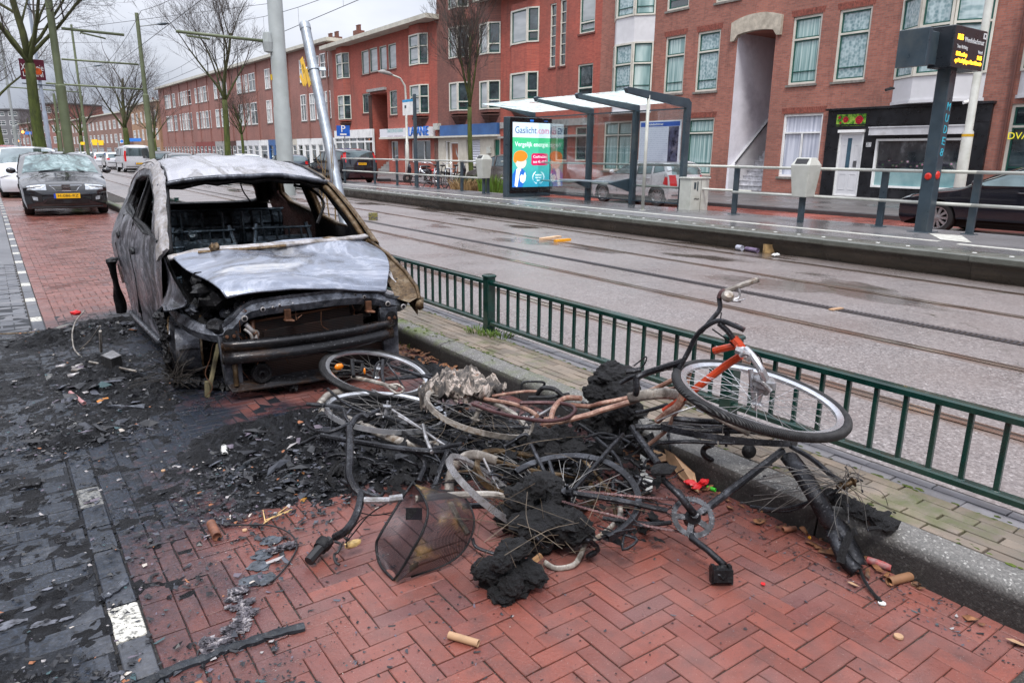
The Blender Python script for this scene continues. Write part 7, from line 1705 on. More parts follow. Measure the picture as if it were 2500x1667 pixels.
# floor and interior
b=MB(); b.prism([K(-.74,.66,.14),K(.60,.66,.14),K(.58,3.35,.2),K(-.72,3.35,.2)],Vector((0,0,.05))); b.build('floor_pan',MB_BLK,ebc)
rr=random.Random(5); b=MB()
for i in range(40): b.lump(K(rr.uniform(-.62,.5),rr.uniform(.8,3.1),rr.uniform(.18,.34)),rr.uniform(.05,.13),i+90,2,.5,1.3,(1.1,1.1,.6))
b.build('interior_remains',MB_BLK,ebc)
b=MB(); b.tube(spl([K(-.68,.86,.70),K(-.3,.88,.74),K(.1,.88,.73),K(.52,.92,.72)],4),.028,8); b.tube(spl([K(-.15,.86,.72),K(-.2,1.0,.66),K(-.25,1.05,.5)],4),.02,6); b.build('dashboard_beam',MB_TEAL,ebc,smooth=True)
def seat_frame(x,s,label=None,w_=.25,h=.56):
    b=MB(); z0=.34
    for sd in(-1,1): b.tube([K(x+sd*w_,s,z0),K(x+sd*w_*.98,s+.06,z0+h*.6),K(x+sd*w_*.8,s+.13,z0+h)],.018,6)
    for k in range(5): zz=z0+.08+h*k*.2; b.tube([K(x-w_*.95,s+.02+.02*k,zz),K(x+w_*.95,s+.02+.02*k,zz)],.011,5)
    for k in range(4): xx=x-w_*.6+w_*1.2*k/3; b.tube([K(xx,s+.02,z0+.05),K(xx,s+.10,z0+h*.95)],.008,5)
    b.obox(K(x,s+.07,z0+h*.55),BRt*w_*.8,BB_*.006,Vector((0,.03,h*.28)))
    b.obox(K(x-.02,s+.03,z0+h*.7),BRt*w_*.5,BB_*.02,Vector((0,.0,.05)))
    for k in range(9): b.lump(K(x+rr.uniform(-w_,w_),s+rr.uniform(0,.08),z0+rr.uniform(.05,h)),rr.uniform(.02,.045),k+int(x*50),2,.4)
    return b.build('seat_frame',MB_TEAL,ebc,smooth=False)
seat_frame(-.40,1.50); seat_frame(.22,1.55)
b=MB()
# rear bench back: pressed steel panel with ribs
def bench(u,v):
    x=-.62+1.12*v; z=.45+.50*u; s=2.55+.12*u; k=(.02*(1 if math.sin(v*38)>.2 else 0)+.02*(1 if math.sin(u*20+1)>.3 else 0)); return K(x,s+k,z)
b.grid(bench,24,60); bn_=b.build('rear_seat_panel',MB_TEAL,ebc)
b=MB()
for k in range(7): x=-.58+.17*k; b.tube([K(x,2.53,.5),K(x+.01,2.60,.93)],.012,5)
for z in(.6,.78,.95): b.tube([K(-.63,2.55+(z-.5)*.2,z),K(.5,2.55+(z-.5)*.2,z)],.013,5)
for i in range(14): 
    x=rr.uniform(-.6,.4);z=rr.uniform(.52,.85);w2=rr.uniform(.03,.07); b.tube([K(x,2.54,z),K(x+w2,2.54,z),K(x+w2,2.55,z+w2),K(x,2.55,z+w2)],.006,4,closed=True)
b.build('seat_frame_bar',MB_TEAL,bn_)
# rear hatch opening
b=MB()
rw=[K(-.50,3.12,1.20),K(-.2,3.16,1.245),K(.1,3.16,1.245),K(.34,3.12,1.20),K(.43,3.26,1.06),K(.40,3.34,.97),K(-.1,3.38,.95),K(-.56,3.34,.97),K(-.58,3.26,1.06)]
b.tube(spl(rw+[rw[0]],3)[:-1],.035,6,closed=True); b.build('tailgate_frame',MB_BLK,ebc,smooth=True)
b=MB(); b.add([K(-.74,3.2,.98),K(.60,3.2,.98),K(.55,3.4,.95),K(-.68,3.4,.95),K(-.70,3.44,.3),K(.56,3.44,.3)],[(2,3,4,5),(0,1,2,3)]); b.add([K(-.68,3.0,1.28),K(-.50,3.1,1.22),K(-.58,3.28,1.06),K(-.56,3.36,.96),K(-.70,3.4,.96),K(-.72,3.3,1.1)],[(0,1,2,5),(2,3,4,5)]); b.add([K(.52,3.0,1.28),K(.34,3.1,1.22),K(.43,3.28,1.06),K(.40,3.36,.96),K(.56,3.4,.96),K(.58,3.3,1.1)],[(5,2,1,0),(5,4,3,2)]); b.build('tailgate_panel',MB_BLK,ebc)
# seat belt stalk hanging, far side pillars handled by body side
b=MB(); b.tube(spl([K(.22,3.1,1.23),K(.25,3.12,1.1),K(.31,3.13,1.0),K(.33,3.12,.96)],4),.007,5); b.tube(spl([K(.40,1.3,.92),K(.5,1.42,1.07),K(.46,1.6,1.17),K(.35,1.7,1.2)],4),.012,5); b.build('hanging_wire',MB_BLK,ebc)
# wheels
MTOR=MB_BLK
b=MB(); ax_=(BRt*-1+BB_*.22).normalized(); c=K(-.705,.68,.205)
b.lathe(c,ax_,[(.0,-.06),(.15,-.06),(.19,-.10),(.205,-.10),(.205,-.09),(.18,-.08),(.175,.0),(.178,.06),(.20,.075),(.21,.085),(.21,.10),(.19,.10),(.15,.03),(.05,.02),(.0,.02)],36); w1_=b.build('wheel_rim',MB_WHL,ebc,smooth=True,auto=True)
b=MB(); b.lathe(c,ax_,[(.206,.088),(.213,.092),(.213,.101),(.205,.104)],36); b.lathe(c,ax_,[(.200,-.102),(.209,-.100),(.209,-.088)],36); b.build('rim_edge',MB_RUST,w1_,smooth=True,auto=True)
b=MB()
for k in range(7): a=k*.9+.3; p=c+(BB_*math.cos(a)+Vector((0,0,math.sin(a))))*.19; b.tube([p+ax_*-.09,p+ax_*.0+BB_*.01,p+ax_*.08],.006,4)
b.build('wire_bead',MB_BLK,w1_)
c=K(.60,.74,.205); b=MB(); b.lathe(c,BRt,[(.15,-.08),(.20,-.07),(.24,-.03),(.25,.03),(.24,.08),(.215,.09),(.20,.06),(.1,.05),(.0,.05)],32); b.build('wheel',mat('scorched tyre side',(.015,.016,.02),.3,.1,var=.5),ebc,smooth=True,auto=True)
c=K(-.76,2.93,.205); b=MB(); b.lathe(c,-BRt,[(.15,-.12),(.205,-.11),(.19,-.03),(.21,.05),(.20,.06),(.1,.02),(.0,.02)],28); b.build('wheel_rim',MB_RUST,ebc,smooth=True,auto=True)
c=K(.56,2.93,.205); b=MB(); b.lathe(c,BRt,[(.15,-.12),(.205,-.11),(.19,-.03),(.21,.05),(.20,.06),(.1,.02),(.0,.02)],28); b.build('wheel_rim',MB_RUST,ebc,smooth=True,auto=True)
b=MB()
def tt(u,v):
    p=spl([K(-.93,2.80,.56),K(-.97,2.74,.53),K(-.96,2.80,.38),K(-.94,2.90,.2),K(-.93,2.98,.02)],4)[int(round(u*16))]
    return p+BRt*((v-.5)*(.07+.03*math.sin(u*9)))+BB_*((v-.5)**2*.12)+Vector((nz3((u,v,1),5,.015),nz3((u,v,2),6,.02),0))
b.grid(tt,16,5); b.lump(K(-.97,2.74,.53),.03,3,2,.5,1,(1.3,1,.4)); b.build('torn_rear_tyre',MB_BLK,ebc,smooth=True)
b=MB(); b.tube([K(-.6,.7,.2),K(.6,.7,.2)],.035,8); b.tube([K(-.45,.6,.2),K(-.2,.9,.3)],.03,8); b.build('axle',MB_RUST,ebc)
# burnt tyre wire nest and char by the near front wheel (separate heap)
rr=random.Random(8); b=MB()
for i in range(46):
    t=i/45; a=t*3.0; p=K(-.80-.03*math.sin(a)-.02,.70+.0,0)
    # arc hugging wheel then trailing toward camera-right on the ground
    if t<.55:
        an=PI*.62-t/.55*PI*.85; p=K(-.855,.72+.22*math.cos(an)*-1,.20+.22*math.sin(an))
    else:
        k=(t-.55)/.45; p=K(-.84+.62*k,.46-.46*k,.03+.025*math.sin(k*9))
    b.lump(p,rr.uniform(.020,.040),i+200,2,.7,1.8,(.8,1.2,.9))
b.build('burnt_tyre',MB_BLK,ebc)
b=MB()
for i in range(70):
    base=K(-.84+rr.uniform(-.03,.06),.40+rr.uniform(-.1,.15),.05+rr.uniform(0,.05)); d=Vector((rr.uniform(-1,.5),rr.uniform(-1,.2),rr.uniform(.0,1.))).normalized(); L_=rr.uniform(.12,.30)
    b.tube([base,base+d*L_*.5,base+d*L_+Vector((0,0,-.03))],.0016,3)
b.build('wire_bristles',mat('fine tyre wire',(.07,.062,.055),.5,.5),ebc)
# leaning stake
a=G(*zp('C',655,1490),.0); tp_=YP(*zp('C',718,1175),a.y+.12); b=MB(); b.beam(a,tp_,.022,.026,(0,1,0)); b.beam(a+Vector((-.004,-.003,.0)),a+Vector((.004,-.003,.10)),.026,.03,(0,1,0))
tag(b.build('wooden_stake',mat('olive grey wood',(.14,.12,.065),.7,var=.3,ns=20),bevel=.003),'olive grey wooden stake leaning against the burnt car front','stake')
# pallet block etc near wheel on the left
# ---------------- burnt bicycles ----------------
def T(z,x,y,h):
    a=zp(z,x,y); return G(a[0],a[1],h)
def TT(z,L_,n=5,warm=True): return spl([T(z,*p) for p in L_],n)
def sph(z,x,y,C,R,far):
    px,py=zp(z,x,y); d=ray(px,py).normalized(); oc=CAM-C; b_=d.dot(oc); D=b_*b_-(oc.dot(oc)-R*R)
    if D<0: t=-b_; p=CAM+d*t; return (p-C).normalized()*R
    t=-b_+(math.sqrt(D) if far else -math.sqrt(D)); return CAM+d*t-C
M_BK=burn('charred black bike tube',[(.3,(.008,.008,.010)),(.52,(.03,.031,.036)),(.7,(.09,.095,.11)),(.82,(.07,.045,.03))],6,(.12,.45),.5,(1,1,1),1.,(.012,.012,.014),.5)
M_PINK=burn('scorched pinkish bike paint',[(.25,(.07,.03,.022)),(.42,(.22,.11,.08)),(.56,(.38,.25,.19)),(.66,(.30,.12,.08)),(.8,(.42,.34,.28))],7,(.3,.6),.1,(1,1,1),1.4,(.13,.05,.035),.3)
M_ORANGE=burn('orange red bike paint',[(.3,(.42,.045,.018)),(.6,(.60,.075,.025)),(.8,(.25,.03,.02))],5,(.15,.35),.1,(1,1,1),1.,(.45,.05,.02),.15)
M_PURPB=burn('heat tinted dark purple brown tube',[(.3,(.03,.014,.016)),(.55,(.09,.04,.042)),(.75,(.17,.09,.08))],6,(.2,.5),.3,(1,1,1),1.,(.04,.02,.02),.3)
M_ALU=burn('grimy aluminium rim',[(.3,(.10,.10,.10)),(.5,(.38,.38,.40)),(.7,(.60,.60,.62))],6,(.2,.45),.6,(1,1,1),1.,(.14,.12,.10),.2)
M_ALUB=burn('clean aluminium',[(.3,(.42,.43,.46)),(.6,(.66,.67,.70))],3,(.15,.3),.7,(1,1,1),.5,(.40,.41,.43),.1)
M_CREAMG=burn('cream scorched mudguard',[(.3,(.07,.055,.045)),(.44,(.18,.16,.14)),(.56,(.42,.39,.35)),(.66,(.16,.11,.07))],11,(.25,.5),.2,(1,1,1),1.2,(.2,.18,.16),.2)
M_SPOKE=mat('spoke wire',(.20,.19,.18),.4,.7,var=.4,ns=9); M_SPOKEB=mat('bright spoke',(.55,.55,.56),.3,.8)
q=NT('black charred lump'); v=q.pos(); n1=q.noise(v,30,6,.75)
q.set(col=q.ramp(n1,[(.35,(.004,.004,.005)),(.6,(.010,.010,.012)),(.72,(.035,.037,.045)),(.84,(.14,.14,.15))]),rough=q.ramp(n1,[(.56,(.8,)*3),(.64,(.16,)*3)]),spec=.45); q.bump(q.math('ADD',n1,q.noise(v,90,4,.8)),.9,.02); M_CHAR=q.m
q=NT('tyre with tread'); v=q.pos(); w_=q.n('ShaderNodeTexWave',{'Vector':v,'Scale':55.,'Distortion':2.}).outputs[1]; q.set(col=q.ramp(q.noise(v,40,4),[(.4,(.010,.010,.011)),(.7,(.03,.03,.032))]),rough=.55); q.bump(w_,.8,.004); M_TREAD=q.m
def bwheel(parent,C,A,B_,R=.335,tyre=M_TREAD,rim=M_ALU,spk=M_SPOKE,ns=28,wob=0.,arc=None,hub=True,seed=1,tr=.021,bent=.0,holes=False):
    n_=A.cross(B_).normalized(); A=A.normalized(); B_=n_.cross(A).normalized(); r=random.Random(seed)
    N=56; a0,a1=(0,2*PI) if arc is None else arc
    def pt(a,rad,o=0.): return C+(A*math.cos(a)+B_*math.sin(a))*rad*(1+wob*math.sin(2*a+seed))+n_*(o+wob*R*1.4*math.sin(3*a+seed))
    closed=arc is None
    angs=[a0+(a1-a0)*i/N for i in range(N if closed else N+1)]
    root=None
    if tyre:
        b=MB(); b.tube([pt(a,R-tr*.2) for a in angs],tr,10,closed=closed); root=b.build('wheel',tyre,parent,smooth=True)
    b=MB(); m=8; rr_=R-tr*1.25
    prof=[(.004,-.013),(.004,.013),(-.006,.012),(-.020,.006),(-.020,-.006),(-.006,-.012)]
    vs=[pt(a,rr_+h,o) for a in angs for h,o in prof]; k=6; L_=len(angs); fs=[]
    for i in range(L_ if closed else L_-1):
        j=(i+1)%L_
        for t in range(k): fs.append((i*k+t,j*k+t,j*k+(t+1)%k,i*k+(t+1)%k))
    b.add(vs,fs); ro=b.build('rim' if root else 'wheel',rim,root or parent,smooth=True,auto=True); root=root or ro
    if holes:
        b=MB()
        for i in range(0,L_,2): p=pt(angs[i],rr_+.005); b.lathe(p,(A*math.cos(angs[i])+B_*math.sin(angs[i])),[(0,.001),(.004,.001),(.004,0)],6)
        b.build('spoke_hole',MB_BLK,root)
    if ns:
        b=MB()
        for i in range(ns):
            a=2*PI*i/ns+r.uniform(-.02,.02)
            if not closed and not(a0<=a<=a1): continue
            s_=1 if i%2 else -1; p0=C+(A*math.cos(a+.9*(1 if i%4<2 else -1))+B_*math.sin(a+.9*(1 if i%4<2 else -1)))*.022+n_*s_*.028; p1=pt(a,rr_-.018)
            if bent: mid=p0.lerp(p1,.55)+Vector((r.uniform(-1,1),r.uniform(-1,1),r.uniform(-.5,1)))*bent; b.tube(spl([p0,mid,p1],3),.0014,3)
            else: b.tube([p0,p1],.0013,3)
        b.build('spokes',spk,root)
    if hub:
        b=MB(); b.lathe(C,n_,[(.0,-.06),(.006,-.06),(.006,-.036),(.024,-.034),(.024,-.028),(.012,-.024),(.012,.024),(.024,.028),(.024,.034),(.006,.036),(.006,.06),(.0,.06)],14); b.build('hub',rim,root,smooth=True,auto=True)
    return root,n_,pt
def bike(label,p): return empty('bicycle',p,label,'bicycle','burnt bicycles heaped beside the kerb')
def tubes(name,m,e,L_,r=.014,n=8,z='B2'):
    b=MB()
    for l in L_:
        rad=r
        if isinstance(l,tuple): l,rad=l
        rad*=.92 if name in('handlebar','grip') else .74
        P_=[T(*(p if isinstance(p[0],str) else (z,*p))) for p in l]; b.tube(spl(P_,5) if len(P_)>2 else P_,rad,n)
    return b.build(name,m,e,smooth=True,auto=True)
def dcen(z,x,y,maj,R=.335): a=zp(z,x,y); return DP(a[0],a[1],FPX*2*R/(maj/ZM[z][2]))
# --- bike A: back left, flat wheel with silver rim, white chain case
e=bike('burnt bicycle with silver rimmed wheel and white chain case, nearest to the car',T('B1',500,760,.1))
C=T('B1',505,755,.15); print('W1 depth',(C-CAM).dot(FW))
bwheel(e,C,sph('B1',138,750,C,.335,False),sph('B1',505,615,C,.335,True),.335,M_TREAD,M_ALUB,M_SPOKE,26,seed=2)
tubes('chain_case',M_CREAMG,e,[([(335,785,.20),(480,815,.2),(640,860,.19)],.016),([(560,840,.20),(640,895,.19),(690,870,.18),(640,835,.2),(570,845,.20)],.009)],z='B1')
tubes('chain_guard_ring',M_ALU,e,[([(470,870,.19),(560,905,.18),(660,895,.18),(690,870,.18),(640,840,.19)],.006)],z='B1')
tubes('fork',M_BK,e,[([(545,670,.28),(540,760,.24),(550,820,.2)],.013),([(545,670,.28),(500,700,.26),(480,790,.2)],.009),([(570,690,.26),(640,780,.2),(690,860,.18)],.008)],z='B1')
tubes('frame',M_BK,e,[([(560,800,.16),(700,790,.16),(880,770,.16)],.016),([(570,700,.2),(760,760,.18),(900,800,.16)],.013)],z='B1')
tubes('pedal',MB_BLK,e,[([(335,670,.28),(345,780,.22)],.016),([(410,680,.28),(395,750,.24)],.012),([(335,672,.28),(415,685,.28)],.012)],z='B1')
b=MB(); b.lump(T('B1',245,715,.2),.022,3,2,.1,1,(1.3,.6,1)); b.lump(T('B1',420,745,.2),.012,4,2,.1,1,(.6,.6,1.8)); b.build('reflector',mat('orange reflector',(.8,.22,.01),.25,coat=.5),e,smooth=True)
# --- bike B: cream mudguard wheel, long bar, springs
e=bike('burnt bicycle with long cream mudguard and coil saddle springs at the left of the heap',T('B1',560,1020,.1))
C=T('B1',570,1020,.12); print('W2',(C-CAM).dot(FW))
w2,n2,pt2=bwheel(e,C,sph('B1',110,990,C,.345,False),sph('B1',430,888,C,.345,True),.345,None,M_ALUB,M_SPOKE,30,seed=5,bent=.01)
b=MB()
def mud(e,P_,w,m,name='mudguard',up=Vector((0,0,1)),curl=.012):
    b=MB(); n=len(P_); vs=[]
    for i,p in enumerate(P_):
        t=(P_[min(i+1,n-1)]-P_[max(i-1,0)]).normalized(); s_=t.cross(up).normalized(); u_=s_.cross(t)
        for a in(-1,-.55,0,.55,1): vs.append(p+s_*w*a+u_*curl*(1-a*a))
    b.add(vs,[(i*5+k,(i+1)*5+k,(i+1)*5+k+1,i*5+k+1) for i in range(n-1) for k in range(4)])
    o=b.build(name,m,e,smooth=True); md=o.modifiers.new('s','SOLIDIFY'); md.thickness=.0015; return o
vd=-FW
mud(e,TT('B1',[(115,1015,.06),(240,1050,.07),(420,1120,.08),(560,1190,.09),(740,1240,.10),(930,1250,.1)],5),.020,M_CREAMG,up=(vd+Vector((0,0,.3))))
mud(e,TT('B1',[(110,970,.10),(180,905,.12),(295,880,.12)],5),.02,M_CREAMG,up=vd)
tubes('frame',M_BK,e,[([(125,1185,.14),(350,1225,.15),(600,1265,.16),(850,1290,.16),(990,1290,.15)],.019),([(750,1280,.16),(830,1370,.10),(790,1500,.05)],.017),([(990,1290,.16),(930,1440,.08),(890,1560,.03)],.018),([(890,1275,.17),(980,1260,.17),(1080,1240,.16)],.014)],z='B1')
tubes('handlebar',M_BK,e,[([(25,970,.2),(250,990,.2),(290,1060,.19),(320,1100,.17)],.011),([(10,1080,.12),(60,1140,.13),(170,1160,.15),(300,1110,.17),(520,1010,.18)],.010),([(170,865,.2),(240,930,.2),(330,990,.18),(430,1030,.17)],.008)],z='B1')
tubes('rack_stay',M_ALU,e,[([(610,1010,.18),(720,1080,.17),(950,1240,.15)],.009),([(650,1050,.17),(820,1150,.16),(970,1250,.15)],.007),([(820,1110,.2),(840,1200,.18),(880,1300,.16)],.012)],z='B1')
b=MB()
for (x,y,h) in((140,1085,.13),(105,1235,.10)):
    c=T('B1',x,y,h); P_=[c+RT*(.028*math.cos(i*.7))+UP*(.026*math.sin(i*.7))+(BRt*-.0+RT*.0018*i) -FW*.0 for i in range(46)]; b.tube(P_,.004,5)
b.build('saddle_spring',M_BK,e,smooth=True)
tubes('cable',MB_BLK,e,[([(175,870,.22),(190,920,.22),(120,1000,.2),(60,1080,.15)],.003),([(200,1000,.2),(190,1120,.16),(150,1220,.12)],.003)],z='B1',n=4)
# --- bike C: pink salmon frame, rim with no tyre, tail to the right
e=bike('burnt bicycle with scorched salmon pink frame lying across the heap',T('B1',1250,1020,.1))
C=T('B1',1190,1035,.2); print('W3',(C-CAM).dot(FW))
bwheel(e,C,sph('B1',850,1000,C,.30,False),sph('B1',1190,920,C,.30,True),.30,None,M_CREAMG,M_SPOKE,30,seed=9,bent=.012,wob=.012)
tubes('frame',M_PINK,e,[([('B1',1240,935,.25),('B1',1420,965,.27),('B1',1540,1010,.28),('B1',1600,1050,.29)],.015),([('B1',1290,915,.24),('B1',1500,885,.26),('B1',1620,885,.27)],.011),
 ([('B1',1690,1080,.27),('B1',1720,990,.30),('B1',1790,930,.32),('B1',1900,930,.34)],.018),
 ([('B1',1640,1110,.24),('B1',1760,1090,.28),('B1',1960,1040,.31),('B2',170,885,.33),('B2',330,838,.36),('B2',520,770,.42)],.018),
 ([('B1',1830,975,.30),('B1',1960,985,.31),('B2',160,845,.34),('B2',330,810,.37),('B2',480,760,.42),('B2',620,690,.50),('B2',690,655,.53)],.015),
 ([('B2',695,640,.55),('B2',665,740,.50),('B2',625,850,.42),('B2',560,900,.38),('B2',500,950,.33)],.021),
 ([('B2',690,800,.43),('B2',600,920,.34),('B2',560,1000,.28),('B2',450,1090,.2)],.012),
 ([('B2',330,790,.38),('B2',560,760,.42),('B2',640,740,.46)],.010)])
tubes('bottom_bracket',M_PINK,e,[([('B1',1670,1070,.26),('B1',1665,1150,.22)],.028)])
tubes('carrier_loop',M_PURPB,e,[([('B1',1160,970,.30),('B1',1300,1020,.30),('B1',1480,1062,.30),('B1',1660,1085,.31),('B1',1800,1065,.31),('B1',1860,1010,.31),('B1',1800,970,.31),('B1',1640,960,.3),('B1',1480,962,.3)],.013)])
mud(e,TT('B2',[(330,815,.40),(450,790,.44),(600,790,.44),(760,850,.42),(900,930,.38),(1060,1010,.33)],5),.024,M_CREAMG,up=vd,curl=.006)
tubes('stay',M_ALU,e,[([('B2',500,950,.36),('B2',640,890,.42),('B2',800,850,.44),('B2',920,890,.4)],.005),([('B1',1550,1070,.28),('B1',1640,1030,.28),('B1',1750,960,.28)],.009)])
tubes('saddle_frame',MB_BLK,e,[([('B1',1490,870,.25),('B1',1510,820,.29),('B1',1640,820,.29),('B1',1645,850,.26)],.009),([('B1',1600,900,.27),('B1',1640,860,.31),('B1',1720,870,.31),('B1',1780,920,.28)],.016),([('B1',1540,925,.26),('B1',1700,920,.27),('B1',1820,900,.28)],.012)])
tubes('clamp',M_CREAMG,e,[([('B1',1580,1080,.30),('B1',1550,1180,.24)],.010)],n=4)
# --- bike D: orange bike standing up against the fence, front wheel and handlebar
e=bike('bicycle with orange red frame leaning on the railing, wheel and handlebar raised on top',T('B2',1110,805,.2))
C=dcen('B2',1112,806,985); print('W4',C)
wd,nd,ptd=bwheel(e,C,sph('B2',1530,1050,C,.345,False),sph('B2',1235,690,C,.345,True),.345,M_TREAD,M_ALUB,M_SPOKEB,36,seed=3,tr=.0195)
F0=lambda x,y,d:DP(*zp('B2',x,y),(C-CAM).dot(FW)+d)
def dt(name,m,L_,r=.014,n=8):
    b=MB()
    for l in L_:
        rad=r
        if isinstance(l,tuple): l,rad=l
        rad*=.82
        P_=[F0(*p) for p in l]; b.tube(spl(P_,5) if len(P_)>2 else P_,rad,n)
    return b.build(name,m,e,smooth=True,auto=True)
hubn=nd if nd.dot(CAM-C)>0 else -nd
dt('fork',M_ALUB,[([(1030,520,-.02),(1075,570,-.06),(1120,640,-.08),(1150,700,-.07)],.019),([(1060,640,.03),(1070,760,.03),(1085,830,.05)],.013),([(975,520,-.0),(1035,540,-.02)],.024)])
b=MB(); b.lathe(C+hubn*.02,hubn,[(.0,.07),(.03,.07),(.045,.06),(.048,.03),(.03,.02),(.03,-.0)],20); b.build('hub_dynamo',M_ALU,e,smooth=True,auto=True)
dt('frame',M_ORANGE,[([(955,455,.0),(985,490,.0),(1015,535,.0)],.024),([(990,495,.02),(900,515,.05),(840,530,.08)],.018),([(1000,560,.05),(880,640,.12),(690,790,.2)],.020),([(690,790,.2),(540,890,.26)],.018)])
dt('stem',M_BK,[([(870,365,.0),(925,415,.0),(955,460,.0)],.014)])
dt('handlebar',M_BK,[([(630,640,.1),(690,530,.08),(735,440,.05),(800,380,.02),(870,350,.0),(940,370,-.02),(1020,405,-.04)],.013),([(760,420,.04),(830,340,.03),(875,280,.02),(872,215,.02)],.012)])
dt('handlebar_end',M_CREAMG,[([(872,215,.02),(900,180,.02),(960,155,.01),(1110,102,-.03)],.014)])
dt('handlebar_end_tan',M_PURPB,[([(872,218,.02),(885,185,.02),(905,170,.02)],.0145),([(960,375,-.02),(1022,406,-.04)],.014)])
dt('brake_lever',M_ALU,[([(985,150,.0),(995,190,.0),(985,215,.0),(950,225,.0)],.006),([(905,225,.0),(960,235,.0),(1030,220,-.02)],.0035),([(950,230,.0),(1000,235,.0)],.008)])
b=MB(); b.lathe(F0(922,205,-.01),-FW+UP*.6,[(.0,.02),(.018,.018),(.026,.006),(.026,-.004),(.02,-.012),(.0,-.014)],18); b.build('bell',M_CREAMG,e,smooth=True,auto=True)
dt('black_tube',M_BK,[([(650,595,.1),(540,630,.15),(430,665,.2),(375,690,.2)],.018),([(375,680,.2),(378,760,.2),(372,790,.22)],.017),([(310,655,.2),(360,650,.2),(400,640,.2)],.014),([(360,620,.2),(400,590,.2),(435,565,.18),(430,600,.18),(390,650,.2)],.004),([(280,725,.26),(345,690,.24),(390,680,.22)],.011)])
dt('cable',MB_BLK,[([(885,300,.0),(880,340,.0)],.003),([(830,400,.02),(900,450,.0),(960,500,0)],.004),([(1060,530,-.02),(1110,560,-.03),(1130,620,-.05),(1120,700,-.05)],.004),([(400,690,.2),(480,650,.2),(600,640,.15),(690,610,.1)],.003)],n=4)
dt('brake_caliper',M_ALU,[([(1000,560,-.03),(1030,545,-.05),(1060,560,-.06),(1040,590,-.05)],.012),([(1085,700,-.03),(1130,720,-.07),(1180,770,-.07)],.012)])
# --- rim without tyre, edge on (belongs to a sixth bike whose dark frame lies below it)
e=bike('burnt bicycle with bare edge on rim and black frame lying over the kerb',T('B2',900,1040,.2))
C=dcen('B2',920,1022,850,.31)
bwheel(e,C,sph('B2',1335,1090,C,.31,False),sph('B2',905,1058,C,.31,False),.31,None,M_BK,M_SPOKE,22,seed=8,bent=.02,holes=True)
tubes('frame',M_BK,e,[([(370,985,.3),(600,990,.3),(760,1005,.3),(1000,1010,.3),(1180,1015,.3)],.017),([(600,935,.33),(760,950,.33),(890,955,.33)],.018),([(500,1080,.25),(680,1072,.26),(860,1080,.26)],.012),([(870,1080,.25),(1100,1085,.27),(1300,1095,.27)],.011),([(370,900,.34),(470,880,.35),(560,850,.36)],.012)])
tubes('handlebar',MB_BLK,e,[([(830,1090,.22),(785,1110,.18),(780,1150,.15),(830,1185,.12)],.014)])
b=MB(); b.lathe(T('B2',1050,1130,.2),-FW,[(.0,.012),(.03,.006),(.033,0),(.0,-.01)],18); b.build('lamp_shell',MB_BLK,e,smooth=True)
# --- bike E: black bike in front, chainring, cranks, down tube, ruined front wheel at right
e=bike('charred black bicycle in front with chainring, brick touching pedal and splayed spokes',T('B4',1375,730,.1))
C=T('B4',520,600,.16); print('W6',(C-CAM).dot(FW))
bwheel(e,C,sph('B4',1185,650,C,.31,False),sph('B4',620,300,C,.31,True),.31,None,M_BK,M_SPOKE,34,seed=4,bent=.03,wob=.01,arc=(-.9,2.6))
P_=TT('B4',[(880,660,.13),(870,740,.10),(760,850,.06),(650,910,.04),(610,990,.03),(560,1060,.015),(440,1082,.01),(360,1040,.02)],6)
mud(e,P_,.010,M_CREAMG,'rim_remnant',up=vd,curl=.003)
tubes('frame',M_BK,e,[([(560,570,.2),(900,625,.19),(1080,665,.18),(1200,690,.17)],.015),([(760,740,.10),(900,760,.10),(1100,780,.1),(1230,770,.12)],.012),([(1440,700,.16),(1700,500,.22),(1990,280,.30)],.021),([(270,240,.24),(350,400,.2),(430,565,.17)],.012),([(390,340,.2),(420,440,.18),(455,545,.17)],.012),([(560,550,.19),(700,390,.22),(850,220,.26),(900,170,.26)],.013),([(960,120,.28),(1050,250,.26),(1140,370,.24)],.021),([(1270,560,.2),(1330,640,.19)],.02)],z='B4')
tubes('seat_tube_junction',M_BK,e,[([(420,575,.17),(480,570,.17),(560,570,.2)],.022)],z='B4')
# fork and mudguard on the right
P_=TT('B2',[(1285,1160,.30),(1370,1270,.27),(1450,1400,.22),(1520,1530,.15)],5)+TT('B5',[(600,700,.09),(700,905,.02)],5)
mud(e,P_,.034,M_BK,'fork_mudguard',up=vd,curl=.02)
mud(e,TT('B5',[(500,590,.13),(560,740,.08),(620,860,.04),(690,930,.02)],5),.026,M_BK,'mudguard_tip',up=vd,curl=.02)
tubes('fork',M_BK,e,[([(1300,1100,.31),(1420,1170,.30),(1540,1270,.28),(1620,1330,.26)],.014),([(1270,1150,.30),(1380,1310,.26),(1500,1480,.18)],.014)])
b=MB(); cc=T('B4',1375,735,.15); nn=(-FW*.75+Vector((0,0,.62))).normalized(); u_=nn.orthogonal().normalized(); v_=nn.cross(u_); N=44
ring=[]
for i in range(N*2): a=PI*i/N; rad=.083 if i%2 else .077; ring.append(cc+(u_*math.cos(a)+v_*math.sin(a))*rad)
inner=[cc+(u_*math.cos(PI*i/N)+v_*math.sin(PI*i/N))*.060 for i in range(N*2)]
n_=N*2; b.add(ring+inner+[p+nn*.005 for p in ring]+[p+nn*.005 for p in inner],[(i,(i+1)%n_,n_+(i+1)%n_,n_+i) for i in range(n_)]+[(2*n_+i,3*n_+i,3*n_+(i+1)%n_,2*n_+(i+1)%n_) for i in range(n_)]+[(i,2*n_+i,2*n_+(i+1)%n_,(i+1)%n_) for i in range(n_)]+[(n_+i,n_+(i+1)%n_,3*n_+(i+1)%n_,3*n_+i) for i in range(n_)])
